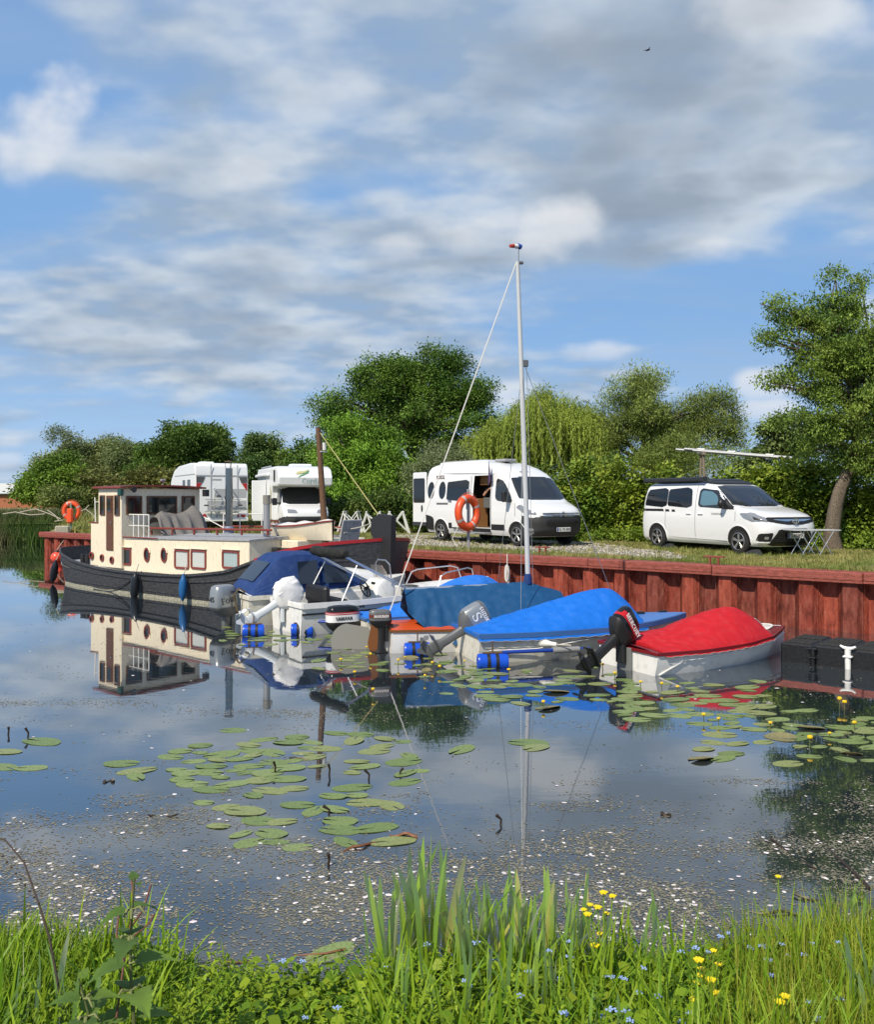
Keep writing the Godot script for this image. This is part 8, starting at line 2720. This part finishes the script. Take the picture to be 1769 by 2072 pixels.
func build_near_bank() -> void:
	var r := RandomNumberGenerator.new(); r.seed = 555
	var greens := []
	for k in 5:
		var c: Color = [Color(0.111, 0.237, 0.011), Color(0.163, 0.312, 0.014), Color(0.072, 0.169, 0.013), Color(0.247, 0.388, 0.020), Color(0.416, 0.400, 0.099)][k]
		var m := mat("iris_green_%d" % k, c, 0.55, 0.0, 0.22)
		m.backlight_enabled = true
		m.backlight = lin(0.8, 0.8, 0.5)
		greens.append(m)
	# yellow flag leaves: plants of several sword leaves
	var sw := []
	for k in 7: sw.append(sword(1.0, 0.052, [0.05, 0.12, -0.1, 0.22, -0.18, 0.03, 0.3][k], k + 1))
	var clumps := [[770, 4.55, 5, 0.58], [800, 4.45, 6, 0.66], [835, 4.5, 6, 0.74], [868, 4.45, 7, 0.78], [885, 4.4, 4, 0.80], [905, 4.5, 6, 0.66], [938, 4.4, 6, 0.64], [975, 4.5, 6, 0.58], [1010, 4.45, 6, 0.60], [1045, 4.5, 7, 0.62], [1085, 4.45, 7, 0.64], [1120, 4.5, 6, 0.62], [1150, 4.5, 6, 0.60], [1185, 4.55, 5, 0.58], [1220, 4.55, 4, 0.48], [1290, 4.6, 4, 0.46], [1330, 4.65, 4, 0.50], [1740, 3.6, 4, 0.62], [1700, 4.6, 4, 0.62], [20, 3.5, 5, 0.44], [95, 3.7, 5, 0.48], [150, 3.4, 4, 0.42], [1235, 3.4, 3, 0.34], [820, 3.9, 5, 0.42], [900, 3.8, 5, 0.46], [985, 3.9, 5, 0.44], [1060, 3.85, 6, 0.46], [1130, 3.9, 5, 0.44]]
	for q in clumps:
		var p := bank_at(q[0], q[1])
		p.y = maxf(p.y, -0.05)
		var lab := "clump of upright sword shaped flag leaves rising from the water's edge"
		if q[0] > 1600: lab = "bluish sword leaves standing in the fine grass"
		elif q[0] < 200: lab = "short sword leaves beside the stinging nettle"
		elif q[0] > 1200: lab = "thin sword leaves by the yellow flowers"
		elif q[1] < 4.0: lab = "sword shaped flag leaves growing higher up the bank"
		var o := thing("flag_plant", lab, "plant", p, r.randf() * TAU, "flag plants on the near bank")
		for k in int(q[2] * 1.9):
			var l := part(o, "leaf", sw[r.randi() % 7], greens[2] if q[0] > 1600 and k < 3 else greens[r.randi() % 5 if r.randf() < 0.2 else r.randi() % 4])
			var h: float = q[3] * r.randf_range(0.7, 1.15)
			l.transform = Transform3D(Basis.from_euler(Vector3(r.randfn(0, 0.09), r.randf() * TAU, r.randfn(0, 0.09))).scaled(Vector3(h, h, h * r.randf_range(0.8, 1.3))), Vector3(r.randfn(0, 0.05), 0, r.randfn(0, 0.05)))
	# stinging nettles
	var nl := []
	for k in 3: nl.append(nettle_leaf(1.0, k))
	var nm := []
	for c in [Color(0.179, 0.329, 0.049), Color(0.244, 0.406, 0.055), Color(0.139, 0.258, 0.049)]:
		var m := mottled("nettle_%d" % nm.size(), [c * 0.7, c, c * 1.15], [0.15, 0.5, 0.9], 0.05, 3.0, 0.6, 0.5, 0.12, false, 130 + nm.size())
		m.backlight_enabled = true; m.backlight = lin(0.45, 0.45, 0.3)
		nm.append(m)
	var stem := mat("nettle_stem", Color(0.10, 0.12, 0.04), 0.6)
	for q in [[268, 3.15, 1.02, 0.0, 1.0, "tall stinging nettle with toothed leaves standing clear of the bank"], [215, 3.05, 0.86, -0.12, 1.05, "lower stinging nettle leaning beside the tall one"], [330, 2.85, 0.55, 0.1, 1.0, "young stinging nettle at the foot of the tall one"], [150, 2.9, 0.60, -0.1, 0.95, "stinging nettle half hidden in the bank grass"], [420, 2.8, 0.42, 0.1, 0.9, "small broad leaved nettle among the bank herbs"]]:
		var p := bank_at(q[0], q[1])
		var top: float = EYE - (1775.0 - 1010.0) * q[1] / FOCAL - p.y if q[0] == 268 else q[2] * 0.62
		var o := thing("nettle", q[5], "plant", p, r.randf_range(-0.4, 0.4), "nettles on the near bank")
		var s := Soup.new()
		var pts := []
		for k in 8:
			var t := k / 7.0
			pts.append(Vector3(q[3] * t * t + 0.012 * sin(t * 7), top * t, 0.01 * cos(t * 5)))
		s.tube(pts, [0.008, 0.008, 0.0075, 0.007, 0.006, 0.005, 0.004, 0.003], 6)
		part(o, "stem", s, stem, 60)
		var tiers := 8
		for k in tiers:
			var t := 0.22 + 0.76 * k / (tiers - 1.0)
			var c := Vector3(q[3] * t * t + 0.012 * sin(t * 7), top * t, 0)
			var len: float = lerp_in([[0.2, 0.16], [0.55, 0.17], [0.8, 0.13], [0.93, 0.085], [1.0, 0.04]], t) * q[4]
			for e in 2:
				var l := part(o, "leaf", nl[r.randi() % 3], nm[r.randi() % 3])
				var yaw := k * PI / 2 + e * PI + r.randfn(0, 0.25) + 0.4
				l.transform = Transform3D(Basis(Vector3.UP, yaw) * Basis(Vector3(0, 0, 1), r.randf_range(-0.15, 0.4) + (0.5 if t > 0.9 else 0.0)).scaled(Vector3.ONE * len), c + Vector3(cos(yaw), 0, -sin(yaw)) * 0.012)
			if t > 0.5 and t < 0.95:
				var tas := Soup.new()
				for e in 3:
					var an := r.randf() * TAU
					tas.tube([c, c + Vector3(cos(an) * 0.03, 0.012, sin(an) * 0.03), c + Vector3(cos(an) * 0.05, -0.012, sin(an) * 0.05)], [0.003, 0.006, 0.004], 5)
				part(o, "catkin", tas, mat("catkin", Color(0.17, 0.19, 0.07), 0.8), 60)
	# dead dark stalk arching at the left edge
	var ds := Soup.new()
	var pp := []
	for q in [[120, 2010, 3.3], [100, 1900, 3.35], [78, 1830, 3.4], [48, 1745, 3.5], [10, 1700, 3.6], [-30, 1690, 3.65]]: pp.append(at_depth(q[0], q[1], q[2]))
	ds.tube(pp, [0.005, 0.005, 0.0045, 0.004, 0.0035, 0.003], 6)
	for k in 12:
		var c: Vector3 = pp[2].lerp(pp[5], k / 12.0)
		ds.ball(c + Vector3(0, 0.004, 0), Vector3(0.006, 0.005, 0.006), 6)
	single("seed_stalk", "dark dead seed stalk arching over the bank grass", "stalk", ds, mat("dead_brown", Color(0.05, 0.035, 0.025), 0.8), Vector3.ZERO, 0, "", 60)
	var bs := Soup.new()
	for q in [[[235, 2060, 3.1], [250, 1950, 3.3], [262, 1880, 3.5], [270, 1830, 3.6], [266, 1780, 3.7]], [[262, 1880, 3.5], [290, 1840, 3.5], [305, 1790, 3.6]], [[250, 1950, 3.3], [235, 1890, 3.4], [240, 1850, 3.5]], [[262, 1900, 3.45], [300, 1870, 3.5], [312, 1850, 3.5]]]:
		var pts := []
		for c in q: pts.append(at_depth(c[0], c[1], c[2]))
		bs.tube(pts, 0.004, 5)
	single("seed_stalk", "reddish branched dead stem beside the nettle", "stalk", bs, mat("dead_red", Color(0.14, 0.055, 0.035), 0.8), Vector3.ZERO, 0, "", 60)
	# yellow cress
	var yel := mat("cress_yellow", Color(0.80, 0.62, 0.01), 0.5)
	var cg: Material = greens[1]
	var head := Soup.new()
	for k in 16:
		var a := TAU * k * 0.382
		var q := 0.028 * sqrt(k / 16.0)
		head.ball(Vector3(cos(a) * q, 0.012 - 6.0 * q * q, sin(a) * q), Vector3(0.008, 0.006, 0.008), 6)
	var hm := head.mesh(60)
	for q in [[1215, 4.1, [[1195, 1832], [1222, 1808], [1240, 1815], [1182, 1842], [1210, 1838], [1228, 1850], [1190, 1852], [1214, 1890], [1205, 1915]], "yellow cress in bloom beside the flag leaves"], [1425, 3.6, [[1445, 1925], [1415, 1945], [1455, 1952], [1418, 1975], [1440, 1985], [1412, 1990], [1448, 2010], [1405, 2025], [1420, 1962]], "yellow cress in bloom among forget-me-nots"], [1576, 4.4, [[1576, 1775]], "single yellow cress head above the fine grass"], [1590, 3.4, [[1590, 2018], [1580, 2030]], "low yellow cress in the fine grass"]]:
		var p := bank_at(q[0], q[1])
		var o := thing("yellow_cress", q[3], "flower", Vector3.ZERO, 0.0, "yellow cress on the near bank")
		for h in q[2]:
			var t := at_depth(h[0], h[1], q[1] + r.randf_range(-0.05, 0.05))
			var s := Soup.new()
			s.tube([p + Vector3(r.randfn(0, 0.02), 0, 0), p.lerp(t, 0.5) + Vector3(0.01, 0.03, 0), t], [0.005, 0.004, 0.003], 5)
			part(o, "stem", s, cg, 60)
			var f := part(o, "flower_head", hm, yel)
			f.position = t
			f.scale = Vector3.ONE * r.randf_range(0.45, 0.75)
	# forget-me-nots
	var fb := mat("forget_blue", Color(0.30, 0.42, 0.72), 0.6)
	var fh := Soup.new()
	for k in 7:
		var a := TAU * k * 0.382
		var q := 0.016 * sqrt(k / 7.0) + 0.002
		fh.ball(Vector3(cos(a) * q, 0.004 - 8.0 * q * q, sin(a) * q), Vector3(0.0055, 0.003, 0.0055), 6)
	var fhm := fh.mesh(60)
	var fs := Soup.new()
	fs.tube([Vector3(0.02, -0.22, 0.01), Vector3(0.005, -0.1, 0), Vector3(0, 0, 0)], 0.0025, 5)
	var fsm := fs.mesh(60)
	for k in 62:
		var px := 1090.0 + 640.0 * r.randf() if k < 48 else 480.0 + 600.0 * r.randf()
		var d := r.randf_range(3.3, 4.5)
		var p := bank_at(px, d) + Vector3(0, r.randf_range(0.20, 0.34), 0)
		var o := thing("forget_me_not", "pale blue forget-me-not sprig among the bank herbs", "flower", p, r.randf() * TAU, "forget-me-nots on the near bank")
		var f := part(o, "flower_head", fhm, fb); f.scale = Vector3.ONE * r.randf_range(0.7, 1.2)
		part(o, "stem", fsm, cg)
	# low herbs and grass cover: uncountable
	var gm := leaf_mat("bank_leaf", 0.6, 0.5)
	var xf := []; var cols := PackedColorArray()
	var tuft := blades(8, 0.30, 0.011, 0.05, 41, 4)
	while xf.size() < 7000:
		var d := r.randf_range(2.5, 6.2)
		var x := r.randf_range(-0.78, 0.78) * (d + 0.6)
		var off := shore(x) - d
		if off < -0.06: continue
		var mid := smoothstep(0.85, 1.3, absf(x + 0.5))
		var h := r.randf_range(0.35, 0.85) * lerpf(0.55, 1.0, mid) * (1.45 if x < -1.2 else 1.0)
		xf.append(Transform3D(Basis(Vector3.UP, r.randf() * TAU).scaled(Vector3(1, h, 1)), Vector3(x, near_height(x, d) - 0.03, -d)))
		cols.append(Color(0.091, 0.206, 0.010).lerp(Color(0.247, 0.338, 0.020), r.randf()) * r.randf_range(0.75, 1.2))
	tag(many(self, "bank_grass", tuft, gm, xf, cols), "fresh green grass covering the near bank", "grass", "", "stuff")
	var broad := blades(6, 0.55, 0.022, 0.06, 47, 5)
	xf = []; cols = PackedColorArray()
	while xf.size() < 900:
		var d := r.randf_range(2.7, 5.6)
		var px := r.randf_range(-450, 2350)
		var x := (px - 884.5) * d / FOCAL
		if shore(x) - d < -0.02 or (px > 380 and px < 720 and r.randf() < 0.85): continue
		var h := r.randf_range(0.35, 0.95) * (1.0 if px < 350 or px > 760 else 0.55)
		xf.append(Transform3D(Basis(Vector3.UP, r.randf() * TAU).scaled(Vector3(1, h, 1)), Vector3(x, near_height(x, d) - 0.03, -d)))
		cols.append(Color(0.104, 0.225, 0.011).lerp(Color(0.260, 0.375, 0.022), r.randf()) * r.randf_range(0.75, 1.2))
	tag(many(self, "broad_grass", broad, gm, xf, cols), "broad bladed grass standing up from the near bank", "grass", "", "stuff")
	# fine flowering grass at the right
	var fine := blades(7, 0.50, 0.007, 0.06, 43, 5)
	xf = []; cols = PackedColorArray()
	while xf.size() < 2600:
		var d := r.randf_range(2.9, 6.1)
		var px := r.randf_range(1440, 2300)
		var x := (px - 884.5) * d / FOCAL
		if shore(x) - d < -0.05 or r.randf() > smoothstep(1400.0, 1560.0, px + r.randfn(0, 30)): continue
		var h := r.randf_range(0.35, 0.95)
		xf.append(Transform3D(Basis(Vector3.UP, r.randf() * TAU).scaled(Vector3(1, h, 1)), Vector3(x, near_height(x, d) - 0.03, -d)))
		cols.append(Color(0.156, 0.263, 0.015).lerp(Color(0.351, 0.362, 0.050), r.randf()) * r.randf_range(0.75, 1.2))
	tag(many(self, "fine_grass", fine, gm, xf, cols), "fine tall flowering grass at the bank's corner", "grass", "", "stuff")
	# leafy herbs: rosettes of lance leaves
	var herb := PackedVector3Array()
	for k in 16:
		var t := k / 15.0
		var a := k * 2.4
		var c := Vector3(0, 0.05 + 0.22 * t, 0)
		var l := lerpf(0.10, 0.035, t)
		var d := Vector3(cos(a), 0.55 + 0.5 * t, sin(a)).normalized()
		var sd := d.cross(Vector3.UP).normalized() * l * 0.17
		var m := c + d * l * 0.5 + Vector3(0, 0.004, 0)
		var tip := c + d * l - Vector3(0, 0.25 * l, 0)
		herb.append_array([c, m + sd, m - Vector3(0, 0.004, 0), m + sd, tip, m - Vector3(0, 0.004, 0), c, m - Vector3(0, 0.004, 0), m - sd, m - Vector3(0, 0.004, 0), tip, m - sd])
	var hmesh := arrays_mesh(herb)
	xf = []; cols = PackedColorArray()
	while xf.size() < 5200:
		var d := r.randf_range(2.6, 5.4)
		var x := r.randf_range(-0.78, 0.78) * (d + 0.4)
		var off := shore(x) - d
		if off < 0.0: continue
		var k := r.randf_range(0.6, 1.35)
		xf.append(Transform3D(Basis.from_euler(Vector3(r.randfn(0, 0.2), r.randf() * TAU, r.randfn(0, 0.2))).scaled(Vector3(k, k * r.randf_range(0.6, 1.0), k)), Vector3(x, near_height(x, d) - 0.03, -d)))
		cols.append(Color(0.098, 0.213, 0.010).lerp(Color(0.260, 0.362, 0.020), r.randf()) * r.randf_range(0.75, 1.2))
	tag(many(self, "bank_herbs", hmesh, gm, xf, cols), "low leafy herbs crowding the near bank", "herbs", "", "stuff")
	# flat round leaves low down
	var rl := PackedVector3Array()
	for k in 7:
		var a := k * 2.4
		var c := Vector3(cos(a) * 0.05, 0.07 + 0.015 * k, sin(a) * 0.05)
		var t0 := Vector3(cos(a), 0.3, sin(a)).normalized(); var s0 := t0.cross(Vector3.UP).normalized()
		for j in 8:
			var b0 := TAU * j / 8; var b1 := TAU * (j + 1) / 8
			var w0 := 0.021 * (1.0 if j % 2 else 0.78); var w1 := 0.021 * (0.78 if j % 2 else 1.0)
			rl.append_array([c, c + (t0 * cos(b1) + s0 * sin(b1)) * w1, c + (t0 * cos(b0) + s0 * sin(b0)) * w0])
	var rmesh := arrays_mesh(rl)
	xf = []; cols = PackedColorArray()
	while xf.size() < 900:
		var d := r.randf_range(2.6, 4.6)
		var x := r.randf_range(-0.2, 0.5) * (d + 0.4)
		if shore(x) - d < 0.05: continue
		var k := r.randf_range(0.7, 1.6)
		xf.append(Transform3D(Basis.from_euler(Vector3(r.randfn(0, 0.25), r.randf() * TAU, r.randfn(0, 0.25))).scaled(Vector3.ONE * k), Vector3(x, near_height(x, d) - 0.01, -d)))
		cols.append(Color(0.117, 0.225, 0.011).lerp(Color(0.286, 0.375, 0.022), r.randf()) * r.randf_range(0.75, 1.2))
	tag(many(self, "creeping_leaves", rmesh, gm, xf, cols), "creeping round leaved herbs under the flag plants", "herbs", "", "stuff")
